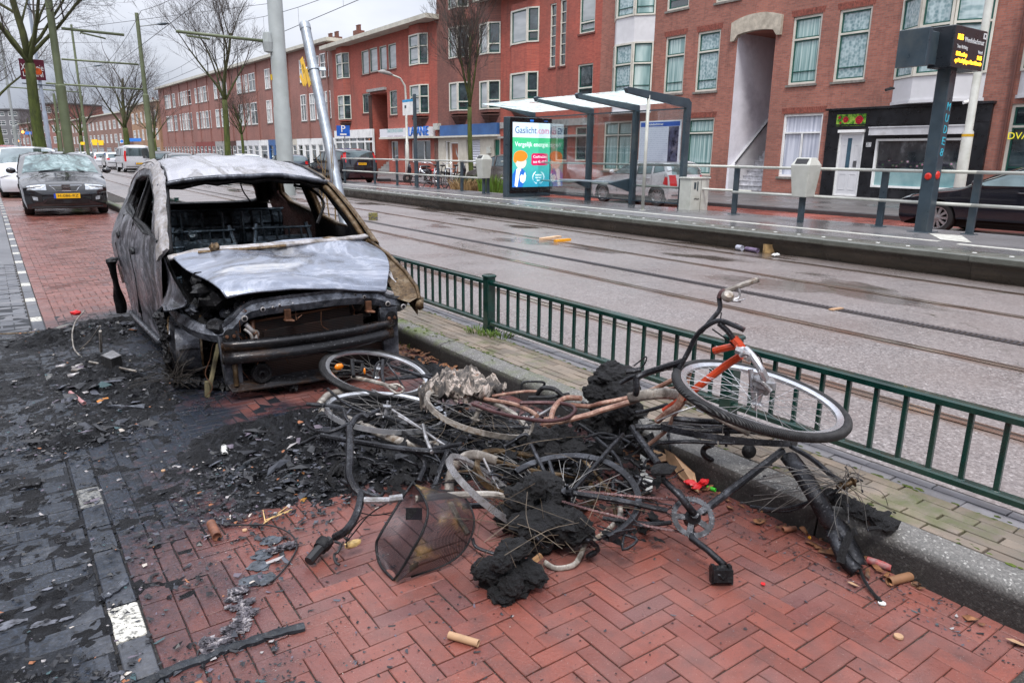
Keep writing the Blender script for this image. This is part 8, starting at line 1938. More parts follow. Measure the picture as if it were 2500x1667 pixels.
for k in range(5): a=2*PI*k/5+.4; b.beam(cc+nn*.003,cc+nn*.003+(u_*math.cos(a)+v_*math.sin(a))*.064,.022,.006,nn)
b.lathe(cc,nn,[(.03,-.03),(.03,.008),(.018,.02),(.016,.035),(.0,.035)],18)
b.build('chainring',M_BK,e,smooth=True,auto=True)
b=MB(); tip=T('B4',1175,480,.28); b.tube([cc+nn*.03,cc.lerp(tip,.5)+nn*.03,tip],[.015,.012,.012],8); tip2=T('B4',1590,1060,.06); b.tube([cc-nn*.03+Vector((0,0,-.02)),T('B4',1370,880,.10),T('B4',1480,960,.08),tip2],[.014,.013,.012,.013],8); b.build('crank',M_BK,e,smooth=True)
b=MB(); p=T('B4',1570,1120,.035); b.obox(p,RT*.034,(UP+FW*.3).normalized()*.010+Vector((0,0,.012)),FW*.03); b.lump(p+Vector((0,0,.0)),.03,3,2,.35,1.4,(1.2,1,.8)); b.tube([tip2,p],.012,8)
for s_ in(-1,1): b.beam(p+RT*.032*s_-UP*.03,p+RT*.028*s_+UP*.032,.012,.03,FW)
b.build('pedal',MB_BLK,e)
b=MB(); p=T('B4',1170,405,.31); b.lump(p,.032,7,2,.5,1.6,(1.7,1.2,.6)); b.tube([p,tip],.009,6); b.build('pedal',M_CHAR,e)
b=MB()
for path in ([(590,555,.2),(800,575,.19),(1050,600,.19),(1300,615,.2)],[(480,625,.16),(700,690,.15),(900,740,.13),(1050,790,.11),(1300,835,.1)]):
    P_=TT('B4',path,16); 
    for i in range(0,len(P_)-1): 
        d=(P_[i+1]-P_[i]); b.obox((P_[i]+P_[i+1])/2,d*.42,d.cross(nn).normalized()*(.005 if i%2 else .0035),nn*.003)
b.build('chain',M_PURPB,e)
# ruined front wheel: splayed spokes with nipples, charred tyre strip, bent rim piece
hub=T('B2',1625,1318,.27); hb=MB(); hb.lathe(hub-FW*.02,RT+UP*.4,[(.0,-.04),(.012,-.04),(.012,-.025),(.022,-.022),(.01,-.015),(.01,.015),(.022,.022),(.012,.025),(.0,.04)],12); hb.build('front_hub',MB_RUST,e,smooth=True,auto=True)
rr=random.Random(12); b=MB(); b2=MB()
for i in range(46):
    if i<24: a=T('B2',rr.uniform(1000,1420),rr.uniform(1150,1500),rr.uniform(.10,.32))
    elif i<36: a=T('B2',rr.uniform(1560,1760),rr.uniform(1180,1420),rr.uniform(.2,.42))
    else: a=T('B5',rr.uniform(480,900),rr.uniform(480,800),rr.uniform(.05,.25))
    s0=hub+Vector((rr.uniform(-.02,.02),rr.uniform(-.02,.02),rr.uniform(-.02,.02))); mid=s0.lerp(a,.5)+Vector((rr.uniform(-.04,.04),rr.uniform(-.04,.04),rr.uniform(-.02,.06)))
    b.tube(spl([s0,mid,a],4),.0015,3)
    if rr.random()<.6: d=(a-mid).normalized(); b2.tube([a-d*.002,a+d*.01],.0035,5)
b.build('spokes',M_SPOKE,e); b2.build('spoke_nipples',M_BK,e)
tubes('bent_rim',M_BK,e,[([('B2',1060,1460,.06),('B2',1200,1478,.08),('B2',1330,1460,.13),('B2',1500,1400,.20),('B2',1620,1340,.24),('B2',1705,1300,.27)],.011),([('B2',1140,1490,.05),('B2',1290,1490,.09),('B2',1400,1450,.14),('B2',1500,1405,.19)],.005)])
P_=TT('B5',[(505,480,.20),(600,520,.18),(700,570,.17),(800,610,.17),(880,665,.16)],5)
b=MB(); rr=random.Random(2)
for i,p in enumerate(P_): b.lump(p,.024+.006*math.sin(i*1.7),i+600,2,.55,1.6,(1.6,1,.8))
b.build('charred_tyre',M_CHAR,e)
b=MB(); 
for path,r_ in (([(750,685,.16),(800,680,.16),(850,690,.15)],.009),([(650,710,.12),(610,800,.08),(590,880,.04)],.016),([(660,680,.14),(680,720,.12)],.012)):
    P_=TT('B5',path,4); b.tube(P_,r_,6)
P_=TT('B5',[(700,905,.02),(730,980,.015),(770,1040,.01),(825,1100,.006)],5); b.tube(P_,.006,5)
b.build('charred_tube',M_CHAR,e)
# --- bike F: basket, black handlebar at the left front
e=bike('burnt bicycle with wire mesh basket and black handlebar in the left front of the heap',T('B3',900,800,.1))
tubes('handlebar',M_BK,e,[([(430,120,.30),(432,240,.29),(430,350,.28),(428,450,.25),(460,530,.22),(505,580,.2),(495,660,.18),(460,750,.14),(400,830,.10),(330,870,.06)],.017),([(440,110,.30),(470,60,.32),(520,35,.33),(560,60,.32)],.014)],z='B3')
tubes('grip',M_TRIM,e,[([(300,890,.055),(230,945,.045),(150,1035,.028)],.020)],z='B3')
b=MB(); a=T('B3',245,925,.045); c=T('B3',150,1035,.028); d=(c-a).normalized(); b.lathe(a,d,[(.022,-.02),(.030,-.018),(.030,.0),(.026,.006),(.026,.02),(.022,.022)],16); b.build('grip_collar',MB_BLK,e,smooth=True,auto=True)
tubes('brake_lever',M_TRIM,e,[([(330,900,.06),(370,920,.06),(350,970,.05),(325,990,.04),(335,1040,.025),(362,1060,.02)],.007),([(395,870,.08),(430,890,.07)],.006)],z='B3')
b=MB(); b.lump(T('B3',450,915,.055),.022,5,2,.25,1,(1.6,.6,.7)); b.build('bell_remnant',mat('scorched cream plastic',(.55,.38,.15),.5,var=.3,ns=30),e)
tubes('stem',M_ALU,e,[([(530,618,.2),(620,618,.2),(705,618,.2)],.017),([(700,612,.2),(790,600,.2)],.021)],z='B3')
tubes('frame',M_CREAMG,e,[([(880,610,.2),(1050,590,.2),(1200,580,.2),(1400,578,.19),(1500,600,.17),(1600,645,.15)],.019),([(1120,640,.13),(1170,740,.10),(1240,850,.06)],.016)],z='B3')
tubes('frame_lower',M_BK,e,[([(1200,660,.12),(1340,655,.12),(1450,680,.1),(1540,710,.08)],.017),([(1270,880,.06),(1300,940,.04),(1440,990,.02)],.009)],z='B3')
mud(e,TT('B3',[(1110,560,.04),(1120,450,.10),(1180,350,.17),(1280,305,.20),(1440,350,.2)],6),.020,M_CREAMG,up=vd,curl=.007)
C=T('B3',1400,560,.12)
bwheel(e,C,sph('B3',1215,530,C,.25,False),sph('B3',1340,405,C,.25,True),.25,None,M_ALU,M_SPOKE,24,seed=14,bent=.02,hub=False)
tubes('stay',M_ALU,e,[([(1345,330,.2),(1410,470,.12)],.008),([(1410,470,.12),(1460,560,.1)],.005)],z='B3')
tubes('cable',MB_BLK,e,[([(400,910,.08),(460,840,.10),(560,720,.14),(700,630,.18),(780,600,.2)],.0035),([(410,940,.06),(420,860,.1),(520,740,.12),(640,715,.12),(720,720,.12)],.003),([(490,700,.15),(600,720,.13),(730,700,.12)],.003),([(980,520,.2),(1100,495,.22),(1220,510,.22),(1300,590,.18)],.004)],z='B3',n=4)
# mesh basket: curved sheet with wire grid
q=NT('woven wire mesh'); v=q.n('ShaderNodeTexCoord').outputs['UV']
x_,y_,_=q.sep(v)[0:3]
a_=q.math('ADD',q.math('MULTIPLY',x_,52.),q.math('MULTIPLY',y_,38.)); c_=q.math('SUBTRACT',q.math('MULTIPLY',x_,52.),q.math('MULTIPLY',y_,38.))
la=q.math('LESS_THAN',q.math('ABSOLUTE',q.math('SUBTRACT',q.math('FRACT',a_),.5)),.22); lc=q.math('LESS_THAN',q.math('ABSOLUTE',q.math('SUBTRACT',q.math('FRACT',c_),.5)),.22)
al=q.math('MAXIMUM',la,lc); nn_=q.noise(q.pos(),9,4,.6)
q.set(col=q.ramp(nn_,[(.46,(.020,.017,.022)),(.56,(.05,.038,.025)),(.64,(.20,.12,.03)),(.76,(.38,.30,.20))]),rough=.45,metal=.4,alpha=al); M_MESH=q.m
def gridmesh(name,rows,m,parent,nu=24,nv=14):
    # rows: list of curves (each a list of points) lofted
    cur=[spl(r_,6) for r_ in rows]; L_=min(len(c) for c in cur); vs=[];
    cols=[spl([c[i] for c in cur],5) for i in range(L_)]
    M_=len(cols[0]); me=bpy.data.meshes.new(name); V=[p for c in cols for p in c]; F=[(i*M_+j,(i+1)*M_+j,(i+1)*M_+j+1,i*M_+j+1) for i in range(L_-1) for j in range(M_-1)]
    me.from_pydata([tuple(p) for p in V],[],F); uv=me.uv_layers.new(name='uv')
    for pl in me.polygons:
        for li in pl.loop_indices: vi=me.loops[li].vertex_index; uv.data[li].uv=((vi//M_)/(L_-1),(vi%M_)/(M_-1))
    me.materials.append(m); me.polygons.foreach_set('use_smooth',[True]*len(me.polygons)); o=bpy.data.objects.new(name,me); COL.objects.link(o)
    if parent is not None: o.parent=parent; o.matrix_parent_inverse=parent_inv(parent)
    return o,cols
# left (near opening rim) wing and right body
rimL=[T('B3',865,495,.22),T('B3',790,600,.20),T('B3',730,700,.17),T('B3',640,850,.11),T('B3',612,930,.07),T('B3',640,1060,.02),T('B3',730,1160,.005)]
mid=[T('B3',865,495,.22),T('B3',935,600,.24),T('B3',965,700,.22),T('B3',930,830,.17),T('B3',860,960,.11),T('B3',790,1080,.05),T('B3',735,1160,.005)]
bod=[T('B3',900,510,.23),T('B3',1080,590,.24),T('B3',1160,700,.22),T('B3',1160,830,.16),T('B3',1080,950,.10),T('B3',950,1060,.05),T('B3',800,1150,.008)]
far=[T('B3',1000,540,.19),T('B3',1190,580,.19),T('B3',1270,700,.16),T('B3',1275,820,.11),T('B3',1210,960,.05),T('B3',1080,1060,.02),T('B3',850,1140,.003)]
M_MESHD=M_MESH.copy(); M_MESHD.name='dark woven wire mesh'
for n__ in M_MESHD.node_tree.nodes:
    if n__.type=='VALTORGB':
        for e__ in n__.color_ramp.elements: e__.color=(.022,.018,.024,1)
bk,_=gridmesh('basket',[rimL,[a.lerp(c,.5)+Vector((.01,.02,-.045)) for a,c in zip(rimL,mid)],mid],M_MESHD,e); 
bk2,_=gridmesh('basket_body',[mid,[a.lerp(c,.5)-FW*.03 for a,c in zip(mid,bod)],bod,far],M_MESH,bk)
b=MB(); b.tube(spl(rimL,5),.005,6); b.tube(spl(mid,5),.005,6); b.tube(spl(far,5),.004,6); b.build('basket_rim',MB_BLK,bk,smooth=True)
b=MB(); c=T('B3',870,710,.17); b.obox(c,RT*.030,FW*.003,UP*.022); c=T('B3',870,1070,.06); b.obox(c,(RT+UP*.6).normalized()*.018,FW*.003,UP*.010); b.build('basket_bracket',MB_BLK,bk)
# --- charred lumps resting in the heap
def chunk(label,z,x,y,h,r,seed,fl=(1,1,1),name='charred_lump',n=4,amp=.5,cat='charred lump',m=None,sub=8,rx=None):
    b=MB(); rr=random.Random(seed); c=T(z,x,y,h)
    for i in range(11):
        o=Vector((rr.uniform(-1,1)*fl[0],rr.uniform(-1,1)*fl[1],rr.uniform(-1,1)*fl[2]))*r*.62; p=c+o; k=r*rr.uniform(.3,.62); p.z=max(p.z,k*.3)
        b.lump(p,k,seed+i*7,4,.24,1.5,(rr.uniform(.7,1.5),rr.uniform(.7,1.5),rr.uniform(.5,1.15)))
    return tag(b.build(name,m or M_CHAR),label,cat)
chunk('upright block of charred foam above the centre of the bicycle heap','B2',215,810,.28,.14,3,(.9,.8,1.3),sub=8)
chunk('round charred lump lying on the red bricks in front of the heap','B3',1530,1090,.07,.105,8,(1.15,.9,.95),sub=14)
chunk('flaky burnt seat pad in the middle of the heap','B4',440,230,.20,.085,13,(1.35,1.,.55),sub=12)
chunk('large melted black mass hanging in the spoked wheel','B4',300,640,.15,.12,21,(1.2,1,1.0),sub=16)
chunk('lower melted black mass below the wheel hub','B4',400,830,.08,.11,24,(1.1,1,1.1),sub=14)
chunk('melted black mass to the upper right of the wheel hub','B4',820,60,.25,.075,27,(1.3,1,1.2),sub=12)
b=MB(); P_=TT('B3',[(1600,1110,.04),(1660,1060,.06),(1740,995,.08)],4); b.tube(P_,[.012]*len(P_),5); tag(b.build('scorched_foam_edge',mat('scorched tan foam',(.30,.16,.07),.8,var=.4,ns=30)),'tan scorched strip along the round charred lump','foam strip')
# burnt cloth: crumpled sheet over the heap
q=NT('scorched fabric'); v=q.pos(); n1=q.noise(v,6,6,.7,1.2)
q.set(col=q.ramp(n1,[(.3,(.010,.009,.009)),(.45,(.035,.03,.027)),(.52,(.14,.115,.095)),(.57,(.44,.38,.34)),(.62,(.14,.06,.022)),(.7,(.07,.06,.055)),(.8,(.3,.27,.24))]),rough=.75); M_CLOTH=q.m
c0=[T('B1',780,860,.20),T('B1',900,760,.27),T('B1',1060,720,.29),T('B1',1230,740,.28),T('B1',1390,840,.22)]
c1=[T('B1',800,900,.21),T('B1',930,860,.31),T('B1',1090,830,.34),T('B1',1230,850,.31),T('B1',1370,880,.22)]
c2=[T('B1',820,1000,.15),T('B1',930,930,.25),T('B1',1050,940,.27),T('B1',1190,950,.24),T('B1',1300,905,.2)]
rows=[spl(c,10) for c in(c0,c1,c2)]; b=MB(); L_=len(rows[0]); cols=[spl([r_[i] for r_ in rows],12) for i in range(L_)]; M_=len(cols[0])
V=[]
for i in range(L_):
    for j in range(M_):
        p=cols[i][j]; n_=noise.noise(Vector((i*.21,j*.16,1)))*.05+abs(noise.noise(Vector((i*.42,j*.3,4))))*.07-.02+noise.noise(Vector((i*1.1,j*.8,7)))*.010
        V.append(p+Vector((noise.noise(p*9)*.02,noise.noise(p*9+Vector((5,0,0)))*.02,n_)))
b.add(V,[(i*M_+j,(i+1)*M_+j,(i+1)*M_+j+1,i*M_+j+1) for i in range(L_-1) for j in range(M_-1)])
tag(b.build('burnt_cloth',M_CLOTH,smooth=True),'crumpled scorched cloth draped over the bicycle wheels','cloth')
# loose spokes and wires tangled through the heap
rr=random.Random(44); b=MB()
for i in range(90):
    z,x0,x1,y0,y1=rr.choice([('B4',0,1000,250,900),('B4',0,900,500,1000),('B1',900,1900,1000,1350),('B3',1300,1900,600,1000)]); p=T(z,rr.uniform(x0,x1),rr.uniform(y0,y1),rr.uniform(.03,.24)); a=rr.uniform(0,2*PI); d=Vector((math.cos(a),math.sin(a),rr.uniform(-.25,.35)))*rr.uniform(.06,.16); k=Vector((rr.uniform(-.02,.02),rr.uniform(-.02,.02),rr.uniform(-.01,.03)))
    q0=p-d;q1=p+d; q0.z=max(.005,q0.z); q1.z=max(.005,q1.z); b.tube(spl([q0,p+k,q1],3),.0013,3)
tag(b.build('loose_spokes',mat('tan rusty wire',(.13,.10,.07),.5,.5,var=.5,ns=15)),'tangle of loose rusty spokes and wires in the bicycle heap','wire',None,'stuff')

# charred scraps, strips and melted sheets caught in the heap
rr=random.Random(91); b=MB(); w_=MB()
ZN=[('B4',50,1150,150,900,.12,5),('B1',100,1100,950,1500,.10,4),('B1',1000,1900,950,1500,.12,4),('B3',200,1000,100,560,.06,2),('B2',0,560,880,1300,.16,3)]
for i in range(620):
    z,x0,x1,y0,y1,h,_=rr.choices(ZN,[k[-1] for k in ZN])[0]; hh=rr.uniform(.01,h); c=T(z,rr.uniform(x0,x1),rr.uniform(y0,y1),hh); s_=rr.uniform(.008,.026)
    a=rr.uniform(0,PI); u_=Vector((math.cos(a),math.sin(a),rr.uniform(-.6,.6)))*s_*rr.uniform(.8,2.4); v_=Vector((-math.sin(a),math.cos(a),rr.uniform(-.6,.6)))*s_*rr.uniform(.4,1)
    o=Vector((i*1.3,i*.7,0))
    b.grid(lambda p,q_: (lambda P:Vector((P.x,P.y,max(.003,P.z))))(c+u_*(p*2-1)*(1+.5*noise.noise(o+Vector((p*3,q_*3,0))))+v_*(q_*2-1)*(1+.6*noise.noise(o+Vector((q_*3,p*3,5))))+Vector((0,0,noise.noise(o+Vector((p*4,q_*4,9)))*s_*.9))),4,4)
for i in range(110):
    z,x0,x1,y0,y1,h,_=rr.choices(ZN,[k[-1] for k in ZN])[0]; p=T(z,rr.uniform(x0,x1),rr.uniform(y0,y1),rr.uniform(.02,h*1.4)); P_=[p]
    for k in range(4): n_=P_[-1]+Vector((rr.uniform(-.07,.07),rr.uniform(-.07,.07),rr.uniform(-.04,.04))); n_.z=max(.008,n_.z); P_.append(n_)
    w_.tube(spl(P_,3),rr.choice([.002,.003,.003,.006,.010]),5)
tag(b.build('charred_scraps',M_CHAR,smooth=True),None,None,None,'stuff'); tag(w_.build('charred_cables',M_BK,smooth=True),None,None,None,'stuff')

mud(empty('tyre_casing',T('B4',500,300,.1),'long flattened black tyre casing under the bicycle frames','tyre'),TT('B4',[(120,450,.05),(300,360,.09),(520,300,.12),(760,262,.14),(900,270,.14)],5),.03,M_CHAR,'casing',up=vd,curl=.012)

# two more wrecks flattened underneath the others
e=bike('flattened black bicycle buried under the cloth and the pink frame',T('B1',1050,1300,.04))
C=T('B1',1060,1190,.07); bwheel(e,C,sph('B1',700,1210,C,.31,False),sph('B1',1050,1080,C,.31,True),.31,None,M_BK,M_SPOKE,28,seed=31,bent=.03,wob=.015)
tubes('frame',M_BK,e,[([(560,1060,.1),(860,1140,.1),(1240,1230,.08)],.016),([(820,1110,.12),(960,1300,.08),(1060,1480,.05)],.014),([(1080,1000,.14),(1320,1180,.1),(1480,1290,.08)],.015),([(1200,1120,.14),(1550,1130,.14)],.012),([(1560,1250,.16),(1700,1540,.08)],.013)],z='B1')
e=bike('flattened rusty bicycle buried under the charred lumps at the centre',T('B4',500,420,.04))
C=T('B4',300,470,.08); bwheel(e,C,sph('B4',-60,500,C,.30,False),sph('B4',300,300,C,.30,True),.30,None,MB_RUST,M_SPOKE,28,seed=33,bent=.035,wob=.02)
tubes('frame',MB_RUST,e,[([(-40,330,.1),(300,420,.12),(700,470,.1)],.014),([(60,640,.05),(300,700,.07),(520,900,.04)],.013),([(620,330,.16),(800,560,.1),(860,760,.05)],.012),([(-300,430,.06),(-120,420,.08),(80,450,.08)],.008)],z='B4')
tubes('fork',M_BK,e,[([(700,180,.2),(860,330,.16),(930,520,.1)],.013),([(600,100,.2),(760,190,.2),(980,180,.2)],.011),([(640,190,.2),(760,160,.22),(900,200,.2),(1000,260,.2)],.009)],z='B4')
# ---------------- debris ----------------
M_ASH=NT('wet black ash'); q=M_ASH; q.set(spec=.3); v=q.pos(); n1=q.noise(v,18,7,.75)
q.set(col=q.ramp(n1,[(.38,(.004,.004,.005)),(.56,(.011,.012,.015)),(.68,(.03,.032,.040)),(.8,(.09,.09,.10))]),rough=q.ramp(q.noise(v,9,4),[(.35,(.15,)*3),(.6,(.7,)*3)])); q.bump(q.math('ADD',n1,q.noise(v,70,5,.8)),.9,.02); M_ASH=q.m
q=NT('burnt flakes'); isl=q.island(); v=q.pos()
c=q.ramp(isl,[(0,(.006,.006,.008)),(.5,(.013,.014,.018)),(.70,(.03,.033,.043)),(.82,(.07,.075,.095)),(.90,(.12,.10,.13)),(.935,(.04,.08,.09)),(.955,(.32,.30,.30)),(.98,(.28,.11,.05)),(.99,(.5,.45,.4))],'CONSTANT')
q.set(col=c,rough=q.math('MULTIPLY_ADD',isl,.5,.2)); M_FLAKE=q.m
def heap(label,name,ctrs,seed,zk=1.,step=.02):
    # lumpy ash relief made of mounds (x,y,rx,ry,h)
    x0=min(c[0]-c[2] for c in ctrs);x1=max(c[0]+c[2] for c in ctrs);y0=min(c[1]-c[3] for c in ctrs);y1=max(c[1]+c[3] for c in ctrs)
    nx=int((x1-x0)/step);ny=int((y1-y0)/step); V={};vs=[];fs=[]
    def hh(x,y):
        h=0
        for (cx,cy,rx,ry,a) in ctrs:
            k=1-((x-cx)/rx)**2-((y-cy)/ry)**2
            if k>0: h=max(h,a*k)
        if h<=0: return -1
        n_=noise.noise(Vector((x*7,y*7,seed)))*.6+noise.noise(Vector((x*17,y*17,seed+3)))*.45+abs(noise.noise(Vector((x*38,y*38,seed+5))))*.5
        return h*(.55+n_*1.1)+ (n_-.25)*.018*zk-.004
    H_=[[hh(x0+i*step,y0+j*step) for j in range(ny+1)] for i in range(nx+1)]
    def vid(i,j):
        if (i,j) not in V: V[(i,j)]=len(vs); vs.append((x0+i*step+noise.noise(Vector((i,j,1))*.7)*step*.5,y0+j*step,max(-.006,H_[i][j])))
        return V[(i,j)]
    for i in range(nx):
        for j in range(ny):
            if max(H_[i][j],H_[i+1][j],H_[i+1][j+1],H_[i][j+1])>.0: fs.append((vid(i,j),vid(i+1,j),vid(i+1,j+1),vid(i,j+1)))
    b=MB(); b.add(vs,fs); return tag(b.build(name,M_ASH,smooth=False),label,'ash',None,'stuff')
heap('','ash_heap',[(1.45,3.55,.62,.5,.09),(1.05,3.55,.5,.42,.085),(1.75,3.05,.55,.5,.08),(.95,3.0,.38,.28,.04),(1.35,3.05,.45,.35,.06),(2.05,2.75,.35,.4,.07),(1.9,2.4,.3,.3,.04)],2)
heap('','ash_heap',[(.42,5.35,.35,.75,.05),(.55,4.75,.3,.45,.05),(.35,6.6,.5,.4,.07),(.25,4.3,.35,.25,.035),(-.1,5.6,.6,1.2,.012),(.65,7.0,.3,.3,.05),(.2,4.15,.3,.18,.05)],5)
heap('','ash_layer',[(-.9,4.0,1.2,3.2,.007),(.1,5.2,.9,2.2,.009),(.0,3.3,.7,1.7,.0065),(.9,3.3,.7,.6,.010),(-.45,1.9,.6,.8,.008),(1.0,6.6,1.2,1.3,.007)],31,.34,.018)
heap('','ash_heap',[(1.6,5.2,.7,1.0,.02),(2.3,4.3,.2,.35,.05)],9)
def flakes(name,n,blobs_,seed,smin=.004,smax=.02,zr=(.002,.012),long=.25,m=None,thick=.0):
    rr=random.Random(seed); b=MB(); tot=sum(w_ for *_,w_ in blobs_)
    for i in range(n):
        t=rr.uniform(0,tot)
        for (cx,cy,rx,ry,zt,w_) in blobs_:
            t-=w_
            if t<=0: break
        a=rr.uniform(0,2*PI); k=math.sqrt(rr.random())*(1 if rr.random()<.8 else 1.25); x=cx+rx*k*math.cos(a);y=cy+ry*k*math.sin(a)
        s_=smin+(smax-smin)*rr.random()**2.6; z=rr.uniform(*zr)+zt*rr.random()*(1-k*k if k<1 else 0)
        th=rr.uniform(0,PI); el=rr.uniform(1.2,4) if rr.random()<long else rr.uniform(.8,1.5); u_=Vector((math.cos(th),math.sin(th),rr.uniform(-.35,.35)))*s_*el; v_=Vector((-math.sin(th),math.cos(th),rr.uniform(-.35,.35)))*s_
        c=Vector((x,y,z+s_*.3)); j=lambda:rr.uniform(.6,1.2)
        P_=[c-u_*j()-v_*j(),c+u_*j()-v_*j()*.6,c+u_*j()*.8+v_*j(),c-u_*j()*.5+v_*j()]; top=c+Vector((0,0,s_*rr.uniform(.1,.7)))+u_*rr.uniform(-.3,.3)
        b.add(P_+[top],[(0,1,4),(1,2,4),(2,3,4),(3,0,4)])
    return tag(b.build(name,m or M_FLAKE),None,None,None,'stuff')
flakes('ash_flakes',16000,[(.35,5.0,.5,1.3,.03,2.4),(-.2,3.2,.55,1.5,0,2.6),(-.12,1.8,.34,.38,.0,3.6),(.95,3.05,.5,.4,.04,2.6),(1.35,3.4,.8,.5,.09,3),(1.9,2.8,.5,.5,.08,2),(.45,6.7,.6,.4,.05,1.2),(.6,2.7,.35,.45,0,.6),(.35,1.85,.2,.25,0,.4),(-.7,4.5,.7,2.5,0,.8),(.15,4.2,.35,.2,.02,.8)],3,.0022,.011)
flakes('burnt_fragments',620,[(1.15,3.4,.5,.4,.10,3),(1.6,3.2,.6,.5,.11,3),(.45,5.,.3,.6,.05,1.2),(.25,4.15,.3,.12,.04,.8),(1.0,3.05,.35,.25,.03,1.2),(-.12,1.75,.25,.25,0,1.2),(.45,6.7,.5,.3,.05,.8)],8,.010,.036,long=.5)
flakes('grit',2600,[(1.6,1.9,.9,.9,0,2),(2.35,1.4,.12,1.0,0,3),(.8,2.1,.6,.6,0,1.6),(2.35,3.,.1,1.,0,1)],14,.0012,.005,zr=(.0005,.003))
# street litter, each its own thing
MTAN=mat('tan cardboard',(.42,.26,.15),.8,var=.15,ns=20); MRUSTC=mat('brown firework tube',(.20,.08,.045),.6,var=.3,ns=25); MPINKT=mat('red firework tube',(.42,.06,.055),.5,var=.4,ns=25,dirt=(.3,.25,.25)); MLEAF=mat('orange leaf',(.45,.17,.03),.5,var=.4,ns=30); MWP=mat('white scrap',(.6,.6,.58),.6,var=.2,ns=30)
MREDP=mat('bright red plastic',(.60,.015,.02),.3); MYEL2=mat('yellow orange plastic',(.80,.35,.01),.4); MGRN=mat('bright green plastic',(.05,.45,.03),.4)
def ctube(label,z,x0,y0,x1,y1,r,m,hollow=True,cat='firework tube',h=None,name='firework_tube'):
    a=T(z,x0,y0,r if h is None else h);c=T(z,x1,y1,r if h is None else h); d=(c-a); b=MB()
    b.lathe(a,d,[(r*.82,.01),(r*.82,0),(r,0),(r,d.length),(r*.82,d.length),(r*.82,d.length-.01),(.0,d.length-.012)],16); return tag(b.build(name,m,smooth=True,auto=True),label,cat)
ctube('tan cardboard tube on the bricks at the bottom centre','s',1096,1549,1168,1570,.012,MTAN)
ctube('brown cardboard tube on its side by the kerb, beside a purple one','B5',870,985,1010,950,.016,mat('plain brown cardboard',(.24,.12,.06),.7,var=.15,ns=20))
ctube('small purple tube touching the brown cardboard tube by the kerb','B5',1010,930,1035,975,.010,mat('purple tube',(.12,.09,.2),.4,var=.3,ns=30))
ctube('red striped firework tube lying against the kerb','B5',745,860,885,905,.014,MPINKT)
ctube('dark scorched tube at the kerb foot under the splayed spokes','B5',262,690,335,680,.011,MRUSTC)
z7=(0,1100,2.765); ZM['B7']=z7; ZM['B6']=(0,640,2.8)
ctube('rusty brown tube standing out on the bricks left of the heap','B7',1425,490,1465,580,.018,MRUSTC)
ctube('small white and red tin left of the bicycle heap','B6',1530,1265,1537,1315,.016,MWP,cat='tin',name='tin')
ctube('faded pink firework tube in the ash left of the burnt car','B6',480,890,575,965,.012,mat('faded pink tube',(.40,.20,.2),.6,var=.3,ns=20))
def bits(label,name,m,L_,cat='litter',s_=.008,fl=(1.5,1,.35)):
    b=MB()
    for i,(z,x,y) in enumerate(L_): b.lump(T(z,x,y,.006),s_*(1+.3*math.sin(i*5)),i+3,1,.3,1,fl)
    return tag(b.build(name,m),label,cat)
bits('small red bottle cap alone on the clean red bricks','bottle_cap',MREDP,[('B5',148,998)],s_=.010,fl=(1,1,.4),cat='bottle cap')
b=MB(); b.lathe(T('B5',925,1303,.001),(0,0,1),[(.0,.006),(.0135,.006),(.0145,.003),(.0145,0)],18); tag(b.build('wooden_disc',MTAN,smooth=True,auto=True),'round tan disc with a centre hole on the bricks','disc')
b=MB(); b.lathe(T('B5',830,1112,.001),(0,0,1),[(.0,.004),(.013,.004),(.013,0)],9); tag(b.build('white_scrap',MWP),'white scrap at the tip of the bent black rod','litter')
for (z,x,y,lb) in (('B7',1102,136,'tan disc on the sooty bricks left of the heap'),('B7',1652,538,'tan disc beside the black cable on the bricks'),('B5',540,803,'small tan disc near the mudguard tip'),('B5',1013,1003,'small tan disc right of the brown cardboard tube')):
    b=MB(); b.lathe(T(z,x,y,.001),(0,0,1),[(.0,.005),(.009,.005),(.010,0)],14); tag(b.build('wooden_disc',MTAN),lb,'disc')
rr=random.Random(77)
def leaf(label,z,x,y,s_=.02,m=None,h=.01):
    c=T(z,x,y,h); b=MB(); a=rr.uniform(0,PI); u_=Vector((math.cos(a),math.sin(a),.1))*s_; v_=Vector((-math.sin(a),math.cos(a),.3))*s_*.55
    b.add([c-u_,c-u_*.3+v_,c+u_*.5+v_*.8,c+u_*1.1,c+u_*.4-v_*.7+Vector((0,0,.004)),c-u_*.3-v_],[(0,1,2,5),(2,3,4,5)]); return tag(b.build('leaf',m or MLEAF),label,'leaf')
leaf('curled orange leaf in the ash beside the burnt near front wheel','B6',595,505,.05); leaf('orange brown leaf in the lower ash patch left of the car','B6',710,950,.06); leaf('small pale orange leaf below the charred box','B6',720,795,.022); leaf('small orange leaf beside the pink tube','B6',760,905,.018)
leaf('orange scrap on the bricks at the left end of the heap','B7',2048,330,.018,MYEL2); leaf('orange leaf high on the left of the heap','B7',2048,150,.016); leaf('brown leaf by the kerb foot near the splayed spokes','B5',418,765,.02,MRUSTC); leaf('tan leaf on the bricks by the mudguard tip','B5',668,1000,.02,MTAN); leaf('yellow scrap by the kerb foot','B5',415,733,.012,MYEL2)
leaf('pale torn scrap at the right edge of the bricks','B5',1610,1335,.03,MTAN); leaf('red scrap at the foot of the kerb','B5',1162,1032,.010,MREDP)
bits('yellow dandelion like scrap behind the heap by the kerb','yellow_scrap',MYEL2,[('B1',935,668)],s_=.009)
